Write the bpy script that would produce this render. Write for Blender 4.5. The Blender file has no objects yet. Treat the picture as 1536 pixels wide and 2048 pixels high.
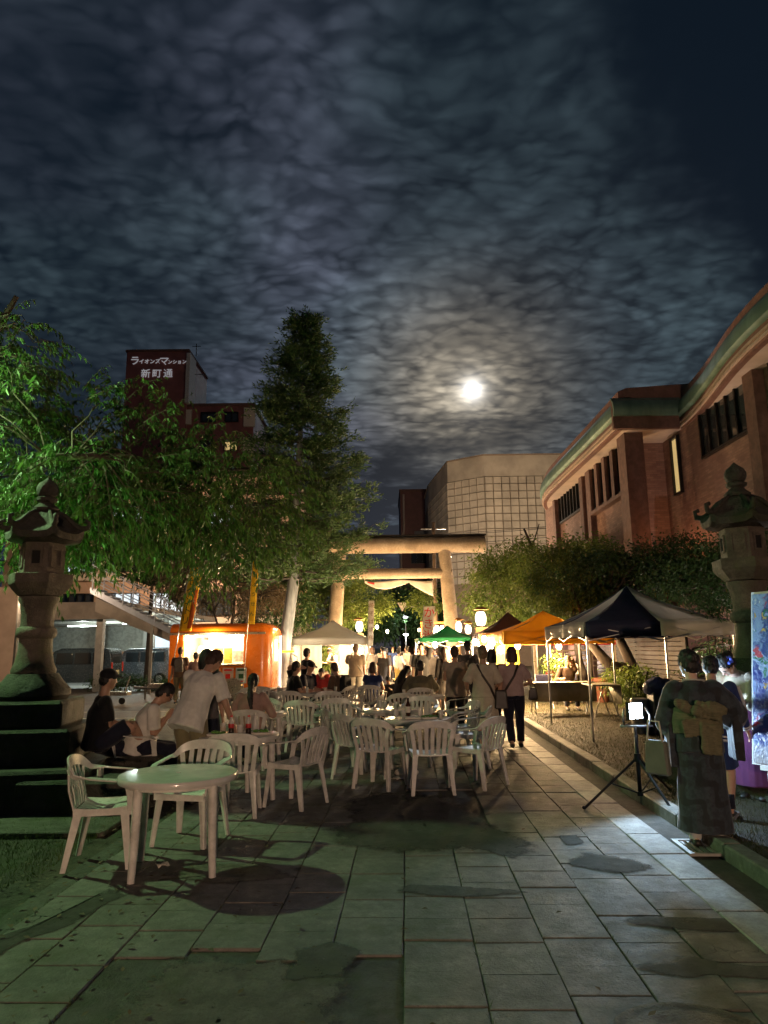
import bpy, bmesh, math, random
import numpy as np
from mathutils import Vector, Matrix, noise, Euler

random.seed(7); np.random.seed(7)
PI = math.pi
def R(d): return math.radians(d)
scn = bpy.context.scene
col = scn.collection
V = Vector

# ------------------------------------------------------------------ camera, sky, moon, exposure
cam = bpy.data.objects.new('camera', bpy.data.cameras.new('camera')); col.objects.link(cam)
cam.matrix_world = Matrix.Translation((0, 0, 1.65)) @ Matrix.Rotation(R(100.8), 4, 'X') @ Matrix.Rotation(R(-0.7), 4, 'Z')
cam.data.sensor_fit = 'VERTICAL'; cam.data.sensor_height = 34.6; cam.data.lens = 24
cam.data.clip_start = .05; cam.data.clip_end = 3000
scn.camera = cam
vs = scn.view_settings
scn.display_settings.display_device = 'sRGB'
vs.view_transform = 'Standard'; vs.look = 'None'; vs.gamma = 1; vs.exposure = 0.3; vs.use_curve_mapping = False
cy = scn.cycles
cy.use_denoising = True
try: cy.denoiser = 'OPENIMAGEDENOISE'
except Exception: pass
cy.max_bounces = 6; cy.diffuse_bounces = 2; cy.glossy_bounces = 3; cy.transmission_bounces = 4; cy.transparent_max_bounces = 8
cy.sample_clamp_indirect = 1.5; cy.caustics_reflective = False; cy.caustics_refractive = False
cy.use_light_tree = True; cy.use_adaptive_sampling = True; cy.adaptive_threshold = .02; cy.adaptive_min_samples = 14

class NT:
    """small expression helper for node trees"""
    def __init__(s, tree): s.t = tree
    def node(s, typ, **kw):
        n = s.t.nodes.new(typ)
        for k, v in kw.items(): setattr(n, k, v)
        return n
    def link(s, a, b): s.t.links.new(a, b)
    def put(s, sock, v):
        if isinstance(v, bpy.types.NodeSocket): s.link(v, sock)
        else: sock.default_value = v
    def m(s, op, a, b=0.0, c=0.0, clamp=False):
        n = s.node('ShaderNodeMath', operation=op, use_clamp=clamp)
        s.put(n.inputs[0], a); s.put(n.inputs[1], b); s.put(n.inputs[2], c)
        return n.outputs[0]
    def add(s, a, b): return s.m('ADD', a, b)
    def mul(s, a, b): return s.m('MULTIPLY', a, b)
    def sub(s, a, b): return s.m('SUBTRACT', a, b)
    def vm(s, op, a, b=(0, 0, 0), out=0):
        n = s.node('ShaderNodeVectorMath', operation=op)
        s.put(n.inputs[0], a); s.put(n.inputs[1], b)
        return n.outputs['Value'] if op in ('DOT_PRODUCT', 'LENGTH', 'DISTANCE') else n.outputs[0]
    def smooth(s, v, a, b, lo=0.0, hi=1.0):
        n = s.node('ShaderNodeMapRange', interpolation_type='SMOOTHSTEP')
        s.put(n.inputs[0], v)
        for i, x in enumerate((a, b, lo, hi)): s.put(n.inputs[1 + i], x)
        return n.outputs[0]
    dim = '3D'
    def noise(s, vec, scale, detail=3, rough=.55, dist=0.0, out='Fac'):
        n = s.node('ShaderNodeTexNoise', noise_dimensions=s.dim); s.put(n.inputs['Vector'], vec)
        n.inputs['Scale'].default_value = scale; n.inputs['Detail'].default_value = detail
        n.inputs['Roughness'].default_value = rough; n.inputs['Distortion'].default_value = dist
        return n.outputs[out]
    def voro(s, vec, scale, feature='F1', out='Distance', sm=None, rnd=1.0):
        n = s.node('ShaderNodeTexVoronoi', feature=feature, voronoi_dimensions=s.dim); s.put(n.inputs['Vector'], vec)
        n.inputs['Scale'].default_value = scale
        n.inputs['Randomness'].default_value = rnd
        if sm is not None: n.inputs['Smoothness'].default_value = sm
        return n.outputs[out]
    def mix(s, f, a, b, mode='MIX'):
        n = s.node('ShaderNodeMix', data_type='RGBA', blend_type=mode)
        s.put(n.inputs[0], f)
        s.put(n.inputs[6], a if isinstance(a, bpy.types.NodeSocket) else (*a, 1))
        s.put(n.inputs[7], b if isinstance(b, bpy.types.NodeSocket) else (*b, 1))
        return n.outputs[2]
    def scale(s, c, f):
        return s.mix(1.0, c, s.comb(f, f, f), 'MULTIPLY')
    def comb(s, x, y, z):
        n = s.node('ShaderNodeCombineXYZ')
        for i, v in enumerate((x, y, z)): s.put(n.inputs[i], v)
        return n.outputs[0]
    def sep(s, v):
        n = s.node('ShaderNodeSeparateXYZ'); s.put(n.inputs[0], v); return n.outputs

MOON = V((0.1239, 0.9297, 0.3469)).normalized()
w = bpy.data.worlds.new('World'); scn.world = w; w.use_nodes = True
w.node_tree.nodes.clear(); n = NT(w.node_tree); n.dim = '2D'
w.cycles.sampling_method = 'NONE'
d = n.node('ShaderNodeTexCoord').outputs['Generated']
sx, sy, sz = n.sep(d)
up = n.m('MAXIMUM', sz, 0.0)
den = n.add(up, .10)
pl = n.comb(n.m('DIVIDE', sx, den), n.m('DIVIDE', sy, den), 0.0)      # the cloud layer seen from below
warp = n.vm('SUBTRACT', n.noise(pl, 2.2, 3, out='Color'), (.5, .5, .5))
ws = n.node('ShaderNodeVectorMath', operation='SCALE'); n.link(warp, ws.inputs[0]); ws.inputs['Scale'].default_value = .12
pw = n.vm('ADD', pl, ws.outputs[0])
warp2 = n.vm('SUBTRACT', n.noise(pl, 9, 3, out='Color'), (.5, .5, .5))
ws2 = n.node('ShaderNodeVectorMath', operation='SCALE'); n.link(warp2, ws2.inputs[0]); ws2.inputs['Scale'].default_value = .04
pw = n.vm('ADD', pw, ws2.outputs[0])
rip = n.vm('MULTIPLY', pw, (1.0, 1.25, 1.0))
cell = n.voro(rip, 13.5, 'SMOOTH_F1', sm=.42)
cell2 = n.voro(n.vm('ADD', rip, (3.3, 1.7, 0)), 24.0, 'F1')
fine = n.noise(pw, 22, 5, .62)
big = n.noise(pl, 1.35, 3, .5)
mid = n.smooth(n.noise(pl, 4.2, 3, .55), .30, .70)
blobs_ = n.smooth(n.noise(n.vm('MULTIPLY', rip, (1.0, 1.45, 1.0)), 13, 2, .45), .36, .64)
puff = n.add(n.mul(n.smooth(cell, .62, .06), .42), n.add(n.mul(blobs_, .22), n.mul(n.smooth(cell2, .60, .05), .26)))
puff = n.add(n.add(puff, n.mul(fine, .24)), n.mul(mid, .30))
puff = n.m('MAXIMUM', puff, 0.0)
cosm = n.vm('DOT_PRODUCT', d, tuple(MOON))
ang = n.m('ARCCOSINE', n.m('MINIMUM', cosm, .99999))
def expf(k, sig): return n.mul(n.m('EXPONENT', n.mul(ang, -1.0 / sig)), k)
veil = n.add(n.mul(n.m('EXPONENT', n.mul(n.mul(ang, ang), -1 / .34)), .034), .0080)
halo = n.add(expf(.60, .036), expf(.13, .14))
core = expf(4.5, .0058)
cov = n.smooth(big, .33, .60)
# the cloud sheet breaks up to the upper right and close to the horizon
edge = n.vm('DOT_PRODUCT', d, tuple(V((.55, .52, .66)).normalized()))
edge = n.add(edge, n.mul(n.sub(n.noise(pl, 2.6, 4), .5), .10))
open1 = n.smooth(edge, .955, .905)
hz = n.add(sz, n.mul(n.sub(n.noise(n.comb(n.m('DIVIDE', sx, den), n.mul(n.m('DIVIDE', sy, den), 1.5), 0.0), 1.4, 4), .5), .20))
open2 = n.smooth(hz, .245, .30)
wisp = n.mul(n.smooth(n.noise(pw, 3.5, 5, .6), .52, .70), .55)
cov = n.m('MAXIMUM', n.mul(n.mul(n.add(n.mul(cov, .55), .45), open1), open2), n.mul(wisp, n.mul(open1, .9)))
lum = n.mul(n.mul(n.add(veil, halo), puff), cov)
mixc = n.smooth(ang, .05, .30)
ccol = n.mix(mixc, (1.0, .86, .64), (.70, .88, 1.20))
tint = n.smooth(n.noise(pl, .9, 2), .35, .65)
ccol = n.mix(n.mul(mixc, 1.0), ccol, n.mix(tint, (.62, .92, 1.06), (.76, .86, 1.18)))
cl = n.scale(ccol, n.mul(lum, 1.5))
base = n.mix(n.smooth(sz, .0, .35), (.0105, .0165, .031), (.0022, .0055, .0105))
sky = n.node('ShaderNodeTexSky', sky_type='NISHITA', sun_disc=False)
sky.sun_elevation = math.asin(MOON.z); sky.sun_rotation = math.atan2(MOON.x, MOON.y)
base = n.mix(1.0, base, n.scale(sky.outputs[0], .0006), 'ADD')
base = n.mix(1.0, base, n.scale(n.mix(0.0, (.95, .95, .95), (1, 1, 1)), n.add(n.mul(expf(.07, .04), 1), core)), 'ADD')
tot = n.mix(1.0, base, cl, 'ADD')
bg = n.node('ShaderNodeBackground'); n.link(tot, bg.inputs[0]); bg.inputs[1].default_value = 1.0
n.link(bg.outputs[0], n.node('ShaderNodeOutputWorld').inputs[0])

sun = bpy.data.objects.new('moonlight', bpy.data.lights.new('moonlight', 'SUN')); col.objects.link(sun)
sun.data.energy = .05; sun.data.angle = R(.6); sun.data.color = (.85, .92, 1)
sun.rotation_euler = (-MOON).to_track_quat('-Z', 'Y').to_euler()

def lamp(name, loc, watts, colour, radius=.06, parent=None, spot=None, aim=None, blend=.5):
    l = bpy.data.lights.new(name, 'SPOT' if spot else 'POINT'); l.energy = watts; l.color = colour
    l.shadow_soft_size = radius
    if spot: l.spot_size = R(spot); l.spot_blend = blend
    o = bpy.data.objects.new(name, l); col.objects.link(o); o.location = loc
    if aim is not None: o.rotation_euler = (V(aim) - V(loc)).to_track_quat('-Z', 'Y').to_euler()
    if parent: o.parent = parent
    return o

# ------------------------------------------------------------------ materials
MATS = {}
def mat(name, c, rough=.6, metal=0.0, var=.25, vs=6.0, bump=0.0, bs=40.0, emit=None, es=0.0, c2=None, rnd=.12,
        trans=0.0, alpha=1.0, spec=.5, world=False, coat=0.0, sheen=0.0, stretch=None, subs=0.0, detail=4):
    """colour c, broken up towards c2 by noise, with relief from a finer noise"""
    if name in MATS: return MATS[name]
    m = bpy.data.materials.new(name); m.use_nodes = True; MATS[name] = m
    n = NT(m.node_tree); p = m.node_tree.nodes['Principled BSDF']
    if world: co = n.node('ShaderNodeNewGeometry').outputs['Position']
    else: co = n.node('ShaderNodeTexCoord').outputs['Object']
    if stretch:
        mp = n.node('ShaderNodeMapping'); n.link(co, mp.inputs[0]); mp.inputs['Scale'].default_value = stretch; co = mp.outputs[0]
    if var > 0:
        c2 = c2 or tuple(x * (1 - var * 1.3) for x in c)
        f = n.smooth(n.noise(co, vs, detail, .6), .34, .66)
        cc = n.mix(f, c2, c)
        if rnd > 0:
            r = n.node('ShaderNodeObjectInfo').outputs['Random']
            cc = n.scale(cc, n.add(n.mul(r, rnd * 2), 1 - rnd))
        n.link(cc, p.inputs['Base Color'])
        n.put(p.inputs['Roughness'], n.add(n.mul(n.noise(co, vs * 3, 3), .3), rough - .15))
    else:
        p.inputs['Base Color'].default_value = (*c, 1); p.inputs['Roughness'].default_value = rough
    p.inputs['Metallic'].default_value = metal
    p.inputs['Specular IOR Level'].default_value = spec
    if coat: p.inputs['Coat Weight'].default_value = coat; p.inputs['Coat Roughness'].default_value = .08
    if sheen: p.inputs['Sheen Weight'].default_value = sheen
    if trans: p.inputs['Transmission Weight'].default_value = trans
    if alpha < 1: p.inputs['Alpha'].default_value = alpha
    if subs: 
        p.inputs['Subsurface Weight'].default_value = subs; p.inputs['Subsurface Radius'].default_value = (.02, .008, .004)
    if bump:
        b = n.node('ShaderNodeBump'); b.inputs['Strength'].default_value = 1.0; b.inputs['Distance'].default_value = bump
        n.link(n.noise(co, bs, 4, .6), b.inputs['Height']); n.link(b.outputs[0], p.inputs['Normal'])
    if emit: p.inputs['Emission Color'].default_value = (*emit, 1); p.inputs['Emission Strength'].default_value = es
    return m

def leafmat(name, c, c2, trans=.35, rough=.5):
    m = bpy.data.materials.new(name); m.use_nodes = True; n = NT(m.node_tree)
    p = m.node_tree.nodes['Principled BSDF']; out = m.node_tree.nodes['Material Output']
    co = n.node('ShaderNodeNewGeometry')
    f = n.smooth(n.noise(co.outputs['Position'], 1.3, 3), .35, .65)
    r = co.outputs['Random Per Island']
    cc = n.mix(n.m('MULTIPLY_ADD', r, .55, n.mul(f, .45)), c, c2)
    n.link(cc, p.inputs['Base Color']); p.inputs['Roughness'].default_value = rough; p.inputs['Specular IOR Level'].default_value = .35
    t = n.node('ShaderNodeBsdfTranslucent'); n.link(cc, t.inputs[0])
    mx = n.node('ShaderNodeMixShader'); mx.inputs[0].default_value = trans
    n.link(p.outputs[0], mx.inputs[1]); n.link(t.outputs[0], mx.inputs[2]); n.link(mx.outputs[0], out.inputs[0])
    return m

# ------------------------------------------------------------------ mesh helpers
def bas(dv, upv=None):
    z = V(dv).normalized(); u = V(upv) if upv is not None else (V((0, 0, 1)) if abs(z.z) < .95 else V((1, 0, 0)))
    x = u.cross(z)
    if x.length < 1e-6: x = V((1, 0, 0)).cross(z)
    x.normalize(); y = z.cross(x); return x, y, z

class MB:
    def __init__(s): s.v = []; s.f = []; s.mi = []; s.cur = 0; s.X = Matrix()
    def pv(s, p): s.v.append(tuple(s.X @ V(p))); return len(s.v) - 1
    def face(s, idx): s.f.append(tuple(idx)); s.mi.append(s.cur)
    def poly(s, pts): s.face([s.pv(p) for p in pts])
    def box(s, c, size, rot=None, taper=1.0):
        c = V(c); M = Euler([R(a) for a in rot]).to_matrix() if rot else Matrix.Identity(3)
        i0 = len(s.v); hx, hy, hz = [a / 2 for a in size]
        for z in (-1, 1):
            k = taper if z > 0 else 1.0
            for x, y in ((-1, -1), (1, -1), (1, 1), (-1, 1)):
                s.pv(c + M @ V((x * hx * k, y * hy * k, z * hz)))
        for q in ((3, 2, 1, 0), (4, 5, 6, 7), (0, 1, 5, 4), (1, 2, 6, 5), (2, 3, 7, 6), (3, 0, 4, 7)): s.face([i0 + a for a in q])
        return s
    def rings(s, rings, cap=True, closed=True):
        n = len(rings[0]); ids = [[s.pv(p) for p in r] for r in rings]
        for a, b in zip(ids[:-1], ids[1:]):
            for i in range(n if closed else n - 1):
                j = (i + 1) % n; s.face((a[i], a[j], b[j], b[i]))
        if cap and closed: s.face(ids[0][::-1]); s.face(ids[-1])
        return s
    def tube(s, pts, rad, n=8, cap=True, upv=None, flat=None):
        pts = [V(p) for p in pts]
        if not isinstance(rad, (list, tuple)): rad = [rad] * len(pts)
        rs = []; px = None
        for i, p in enumerate(pts):
            dv = (pts[min(i + 1, len(pts) - 1)] - pts[max(i - 1, 0)])
            x, y, z = bas(dv, upv)
            if px is not None and upv is None:
                x2 = px - z * px.dot(z)
                if x2.length > 1e-4: x = x2.normalized(); y = z.cross(x)
            px = x
            r = rad[i]; rx, ry = (r, r) if not isinstance(r, (tuple, list)) else r
            rs.append([p + x * (math.cos(2 * PI * k / n) * rx) + y * (math.sin(2 * PI * k / n) * ry) for k in range(n)])
        return s.rings(rs, cap)
    def cyl(s, p0, p1, r, r1=None, n=12): return s.tube([p0, p1], [r, r if r1 is None else r1], n)
    def lathe(s, prof, c=(0, 0, 0), n=24, cap=True, rot=0.0, sy=1.0):
        c = V(c)
        return s.rings([[c + V((r * math.cos(2 * PI * k / n + rot), sy * r * math.sin(2 * PI * k / n + rot), z)) for k in range(n)] for r, z in prof], cap)
    def sph(s, c, r, n=12, m=8, M=None):
        c = V(c); r = (r, r, r) if not isinstance(r, (tuple, list)) else r
        rs = []
        for j in range(m + 1):
            t = PI * j / m; t = min(max(t, .06), PI - .06)
            ring = []
            for k in range(n):
                q = V((r[0] * math.sin(t) * math.cos(2 * PI * k / n), r[1] * math.sin(t) * math.sin(2 * PI * k / n), -r[2] * math.cos(t)))
                ring.append(c + (M @ q if M is not None else q))
            rs.append(ring)
        return s.rings(rs)
    def prism(s, poly, z0, z1):
        return s.rings([[V((x, y, z0)) for x, y in poly], [V((x, y, z1)) for x, y in poly]])
    def sheet(s, fn, nu, nv):
        """open grid surface fn(u,v)"""
        ids = [[s.pv(fn(i / nu, j / nv)) for i in range(nu + 1)] for j in range(nv + 1)]
        for j in range(nv):
            for i in range(nu): s.face((ids[j][i], ids[j][i + 1], ids[j + 1][i + 1], ids[j + 1][i]))
        return s
    def slab(s, fn, nu, nv, th):
        """closed thin grid: fn and fn shifted by th along its normal guess"""
        e = 1e-3
        def nrm(u, v):
            a = V(fn(min(u + e, 1), v)) - V(fn(max(u - e, 0), v)); b = V(fn(u, min(v + e, 1))) - V(fn(u, max(v - e, 0)))
            q = a.cross(b); return q.normalized() if q.length > 1e-12 else V((0, 0, 1))
        A = [[s.pv(V(fn(i / nu, j / nv))) for i in range(nu + 1)] for j in range(nv + 1)]
        B = [[s.pv(V(fn(i / nu, j / nv)) - nrm(i / nu, j / nv) * th) for i in range(nu + 1)] for j in range(nv + 1)]
        for j in range(nv):
            for i in range(nu):
                s.face((A[j][i], A[j][i + 1], A[j + 1][i + 1], A[j + 1][i])); s.face((B[j][i], B[j + 1][i], B[j + 1][i + 1], B[j][i + 1]))
        per = [(0, i) for i in range(nu)] + [(j, nu) for j in range(nv)] + [(nv, i) for i in range(nu, 0, -1)] + [(j, 0) for j in range(nv, 0, -1)]
        for a, b in zip(per, per[1:] + per[:1]): s.face((A[b[0]][b[1]], A[a[0]][a[1]], B[a[0]][a[1]], B[b[0]][b[1]]))
        return s
    def mesh(s, name, mats, smooth=False, bevel=0):
        me = bpy.data.meshes.new(name); me.from_pydata(s.v, [], s.f)
        for m in (mats if isinstance(mats, (list, tuple)) else [mats]): me.materials.append(m)
        if any(s.mi): me.polygons.foreach_set('material_index', s.mi)
        bm = bmesh.new(); bm.from_mesh(me); bmesh.ops.recalc_face_normals(bm, faces=bm.faces)
        if bevel: bmesh.ops.bevel(bm, geom=[e for e in bm.edges if e.is_manifold and e.calc_face_angle(0) > .6], offset=bevel, segments=1, affect='EDGES', profile=.5)
        bm.to_mesh(me); bm.free()
        if smooth:
            me.polygons.foreach_set('use_smooth', [True] * len(me.polygons))
            if smooth is not True: me.set_sharp_from_angle(angle=R(smooth))
        me.update(); return me
    def build(s, name, mats, parent=None, smooth=False, loc=None, bevel=0):
        return link(name, s.mesh(name, mats, smooth, bevel), parent, loc)

def link(name, me, parent=None, loc=None, rz=0.0):
    o = bpy.data.objects.new(name, me); col.objects.link(o)
    if parent is not None: o.parent = parent
    if loc is not None: o.location = loc
    if rz: o.rotation_euler = (0, 0, rz)
    return o
def tag(o, label=None, cat=None, group=None, kind=None):
    for k, v in (('label', label), ('category', cat), ('group', group), ('kind', kind)):
        if v: o[k] = v
    return o
def thing(name, label, cat, loc=(0, 0, 0), rz=0.0, group=None):
    o = bpy.data.objects.new(name, None); col.objects.link(o); o.empty_display_size = .1
    o.location = loc; o.rotation_euler = (0, 0, R(rz)); return tag(o, label, cat, group)
def dup(o, loc=None, rz=None, label=None, parent=None):
    c = o.copy(); col.objects.link(c)
    if parent is not None: c.parent = parent
    if loc is not None: c.location = loc
    if rz is not None: c.rotation_euler = (0, 0, R(rz))
    if label: c['label'] = label
    for ch in o.children: dup(ch, parent=c)
    return c
def text_mesh(s, size, mt, extrude=.01):
    cu = bpy.data.curves.new('lettering', 'FONT'); cu.body = s; cu.size = size; cu.extrude = extrude
    cu.align_x = 'CENTER'; cu.align_y = 'CENTER'; cu.resolution_u = 3
    t = bpy.data.objects.new('lettering', cu); col.objects.link(t)
    dg = bpy.context.evaluated_depsgraph_get()
    me = bpy.data.meshes.new_from_object(t.evaluated_get(dg)); bpy.data.objects.remove(t); bpy.data.curves.remove(cu)
    me.materials.clear(); me.materials.append(mt); return me
def P(xp, y, z=0.0): return V((xp + .03 * y, y, z))      # along the path, which runs slightly to the right
# ------------------------------------------------------------------ ground, path, kerbs
def stonemat(name, c, c2, moss=None, crack=0.0, bump=.004, scale=3.0, rough=.75, rnd=.14):
    m = bpy.data.materials.new(name); m.use_nodes = True; n = NT(m.node_tree); p = m.node_tree.nodes['Principled BSDF']
    co = n.node('ShaderNodeNewGeometry').outputs['Position']
    f = n.smooth(n.noise(co, scale, 5, .65), .32, .68)
    cc = n.mix(f, c, c2)
    sp = n.smooth(n.noise(co, 70, 3, .7), .52, .70)
    cc = n.mix(n.mul(sp, .55), cc, tuple(x * .4 for x in c))
    blot = n.smooth(n.noise(co, 14, 5, .72), .40, .62)
    cc = n.mix(n.mul(blot, .34), cc, tuple(x * .45 for x in c2))
    pale = n.smooth(n.noise(co, 6.5, 6, .75), .56, .70)
    cc = n.mix(n.mul(pale, .40), cc, tuple(min(1, x * 1.55) for x in c))
    st = n.smooth(n.noise(co, .9, 4, .6), .52, .72)
    cc = n.mix(n.mul(st, .55), cc, tuple(x * .5 for x in c2))
    if moss: cc = n.mix(n.mul(n.smooth(n.noise(co, 1.7, 5, .7), .5, .68), .8), cc, moss)
    h = n.add(n.noise(co, 55, 5, .7), n.mul(n.noise(co, 9, 3), 1.4))
    if crack:
        wv = n.vm('SUBTRACT', n.noise(co, 4, 3, out='Color'), (.5, .5, .5))
        s2 = n.node('ShaderNodeVectorMath', operation='SCALE'); n.link(wv, s2.inputs[0]); s2.inputs['Scale'].default_value = .35
        e = n.voro(n.vm('ADD', co, s2.outputs[0]), 3.6, 'DISTANCE_TO_EDGE')
        mk = n.mul(n.smooth(e, .018, .0), n.smooth(n.noise(co, .75, 2), 1 - crack, 1.08 - crack))
        cc = n.mix(n.mul(mk, .85), cc, tuple(x * .12 for x in c)); h = n.sub(h, n.mul(mk, 2.2))
    r = n.node('ShaderNodeObjectInfo').outputs['Random']
    cc = n.scale(cc, n.add(n.mul(r, rnd * 2), 1 - rnd))
    n.link(cc, p.inputs['Base Color'])
    n.put(p.inputs['Roughness'], n.add(n.mul(n.noise(co, 6, 4), .45), rough - .25)); p.inputs['Specular IOR Level'].default_value = .3
    b = n.node('ShaderNodeBump'); b.inputs['Distance'].default_value = bump; n.link(h, b.inputs['Height']); n.link(b.outputs[0], p.inputs['Normal'])
    MATS[name] = m; return m
m_soil = stonemat('soil', (.075, .06, .04), (.05, .045, .03), moss=(.035, .05, .015), bump=.02)
m_paver = stonemat('paving_stone', (.215, .205, .185), (.15, .145, .13), moss=(.10, .105, .07), crack=.36, bump=.007)
m_edge = stonemat('edge_granite', (.42, .41, .39), (.33, .32, .31), bump=.004, rnd=.1)
m_kerb = stonemat('kerb_concrete', (.24, .225, .2), (.16, .15, .13), moss=(.10, .11, .06))
m_asph = stonemat('asphalt', (.065, .063, .06), (.05, .049, .047), bump=.006, crack=.42, rough=.85)
m_patch = stonemat('patch_asphalt', (.105, .10, .092), (.075, .072, .066), bump=.006, rough=1.0, moss=(.085, .085, .06))
m_lot = stonemat('lot_asphalt', (.13, .115, .10), (.09, .08, .07), bump=.005, crack=.45)
m_mortar = stonemat('bedding', (.10, .095, .08), (.07, .066, .055), moss=(.05, .06, .025), bump=.01)
m_rubble = stonemat('broken_concrete', (.20, .185, .15), (.13, .12, .095), moss=(.09, .10, .05), bump=.03, scale=6)

def st(name, o): o['kind'] = 'structure'; return o
g = MB(); g.poly([(-900, -200, -.03), (900, -200, -.03), (900, 1600, -.03), (-900, 1600, -.03)])
ground = st('ground', g.build('ground', m_soil))
# asphalt lot and street on the far side of the tables
lot = MB()
lot.poly([(-60, 13.3, 0), (P(-2.45, 13.3).x, 13.3, 0), (P(-2.45, 36).x, 36, 0), (-60, 36, 0)])
lot = st('lot', lot.build('parking_lot_ground', m_lot))
rd = MB(); rd.poly([(-60, 36, 0), (60, 36, 0), (60, 46, 0), (-60, 46, 0)]); rd.poly([(-3.5, 46, 0), (6.5, 46, 0), (9.5, 130, 0), (-.5, 130, 0)])
road = st('road', rd.build('road', m_asph))
ln = MB()
for x0, x1, y0, y1 in ((-30, -4.2, 18.2, 18.35), (-30, -4.0, 20.1, 20.2), (-30, -6, 14.9, 15.0)):
    ln.poly([(x0, y0, .004), (x1, y0, .004), (x1, y1, .004), (x0, y1, .004)])
ln.build('painted_line', mat('worn_paint', (.55, .48, .34), .7, var=.5, vs=2.5, world=True), lot)

# the stone path: bedding sheet with separate slabs
bed = MB(); a0, a1 = P(-2.6, 1.5), P(2.4, 1.5); b0, b1 = P(-2.6, 37), P(2.4, 37)
bed.poly([(a0.x, a0.y, .0), (a1.x, a1.y, .0), (b1.x, b1.y, .0), (b0.x, b0.y, .0)])
path = st('path', bed.build('path', m_mortar))
CW = .395; x_l = -2.42; NCOL = 11
rnd = random.Random(11)
slabs = {}
def slab_mesh(L):
    k = round(L, 2)
    if k not in slabs:
        m = MB(); hw = CW / 2 - .0035; hl = k / 2 - .0035
        m.rings([[V((sx_ * hw, sy_ * hl, -.03)) for sx_, sy_ in ((-1, -1), (1, -1), (1, 1), (-1, 1))],
                 [V((sx_ * hw, sy_ * hl, .012)) for sx_, sy_ in ((-1, -1), (1, -1), (1, 1), (-1, 1))],
                 [V((sx_ * (hw - .004), sy_ * (hl - .004), .0155)) for sx_, sy_ in ((-1, -1), (1, -1), (1, 1), (-1, 1))]])
        slabs[k] = m.mesh('paving_slab', m_paver)
    return slabs[k]
far = MB(); count = 0; cand = []
for c in range(NCOL):
    xc = x_l + (c + .5) * CW
    y = 1.9 + rnd.uniform(0, .4)
    while y < 36.5:
        L = rnd.choice((.32, .36, .36, .40, .54))
        yc = y + L / 2
        # places where slabs are gone and were filled with concrete or tar
        gone = (abs(xc + .85) < .62 and 3.0 < yc < 4.25) or (abs(xc + .35) < .25 and 3.9 < yc < 4.3) or (abs(xc - .15) < .75 and 6.5 < yc < 8.6)
        if not gone: cand.append((xc, yc, L))
        y += L
cand.sort(key=lambda t: t[1] if t[1] > 2.9 else 100)
rot = -math.atan(.03)
for i, (xc, yc, L) in enumerate(cand):
    p = P(xc, yc)
    if i < 298:
        o = link('paving_slab', slab_mesh(L), path, (p.x + rnd.uniform(-.002, .002), p.y, rnd.uniform(-.004, .004)))
        o.rotation_euler = (rnd.uniform(-.006, .006), rnd.uniform(-.006, .006), rot + rnd.uniform(-.004, .004))
    else:
        far.box((p.x, p.y, -.006), (CW - .012, L - .012, .045), (0, 0, math.degrees(rot)))
tag(far.build('distant_paving', m_paver, path), kind='stuff')
WORN = {}
def worn(m):
    """the patch material, thinning out raggedly towards its rim"""
    if m.name in WORN: return WORN[m.name]
    w_ = m.copy(); w_.name = m.name + '_worn'; n = NT(w_.node_tree); out = w_.node_tree.nodes['Material Output']; p = w_.node_tree.nodes['Principled BSDF']
    at_ = n.node('ShaderNodeAttribute', attribute_name='rim'); co = n.node('ShaderNodeNewGeometry').outputs['Position']
    f = n.add(at_.outputs['Fac'], n.mul(n.sub(n.noise(co, 7, 6, .75), .5), 2.6))
    mx = n.node('ShaderNodeMixShader'); n.link(n.mul(n.smooth(f, .0, .85), .92), mx.inputs[0]); n.link(n.node('ShaderNodeBsdfTransparent').outputs[0], mx.inputs[1]); n.link(p.outputs[0], mx.inputs[2]); n.link(mx.outputs[0], out.inputs[0])
    WORN[m.name] = w_; return w_
def blob(name, m, pts, z, parent, sub=12, jit=.03, seed=1, th=.004):
    """a flat patch with a ragged outline, slightly raised"""
    rr = random.Random(seed); out = []
    for i in range(len(pts)):
        a, b = V(pts[i]), V(pts[(i + 1) % len(pts)])
        for k in range(sub):
            q = a.lerp(b, k / sub); w0 = noise.noise_vector(V((q.x * 3.1, q.y * 3.1, seed))); w1 = noise.noise_vector(V((q.x * 11, q.y * 11, seed)))
            out.append((q.x + w0.x * jit * 2.6 + w1.x * jit * .8, q.y + w0.y * jit * 2.6 + w1.y * jit * .8))
    cx = sum(p[0] for p in out) / len(out); cyy = sum(p[1] for p in out) / len(out)
    b = MB(); ks = (1.0, .93, .84, .6, .25, .02); att = (0, .35, .7, 1, 1, 1)
    b.rings([[V((cx + (x - cx) * k, cyy + (y - cyy) * k, z)) for x, y in out] for k in ks], False)
    o = b.build(name, worn(m), parent); a_ = o.data.attributes.new('rim', 'FLOAT', 'POINT')
    a_.data.foreach_set('value', [att[i // len(out)] for i in range(len(o.data.vertices))]); return o
blob('tar_patch', m_patch, [(-.45, 6.35), (.1, 6.12), (.62, 6.2), (1.02, 5.92), (1.28, 6.0), (1.22, 6.5), (.95, 7.1), (.85, 7.9), (.55, 8.5), (-.2, 8.7), (-.55, 8.0), (-.35, 7.3), (-.62, 6.9)], .0215, path, seed=3)
blob('tar_patch', m_patch, [(.02, 5.24), (.5, 5.08), (.95, 5.18), (.55, 5.34), (.12, 5.38)], .0214, path, 12, .02, seed=4)
blob('tar_patch', m_patch, [(1.32, 5.78), (1.7, 5.55), (2.0, 5.6), (1.86, 5.95), (1.48, 6.08)], .0214, path, 12, .03, seed=5)
blob('tar_patch', m_patch, [(1.44, 6.3), (1.66, 6.34), (1.64, 6.62), (1.5, 6.62)], .0214, path, 12, .02, seed=15)
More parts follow.
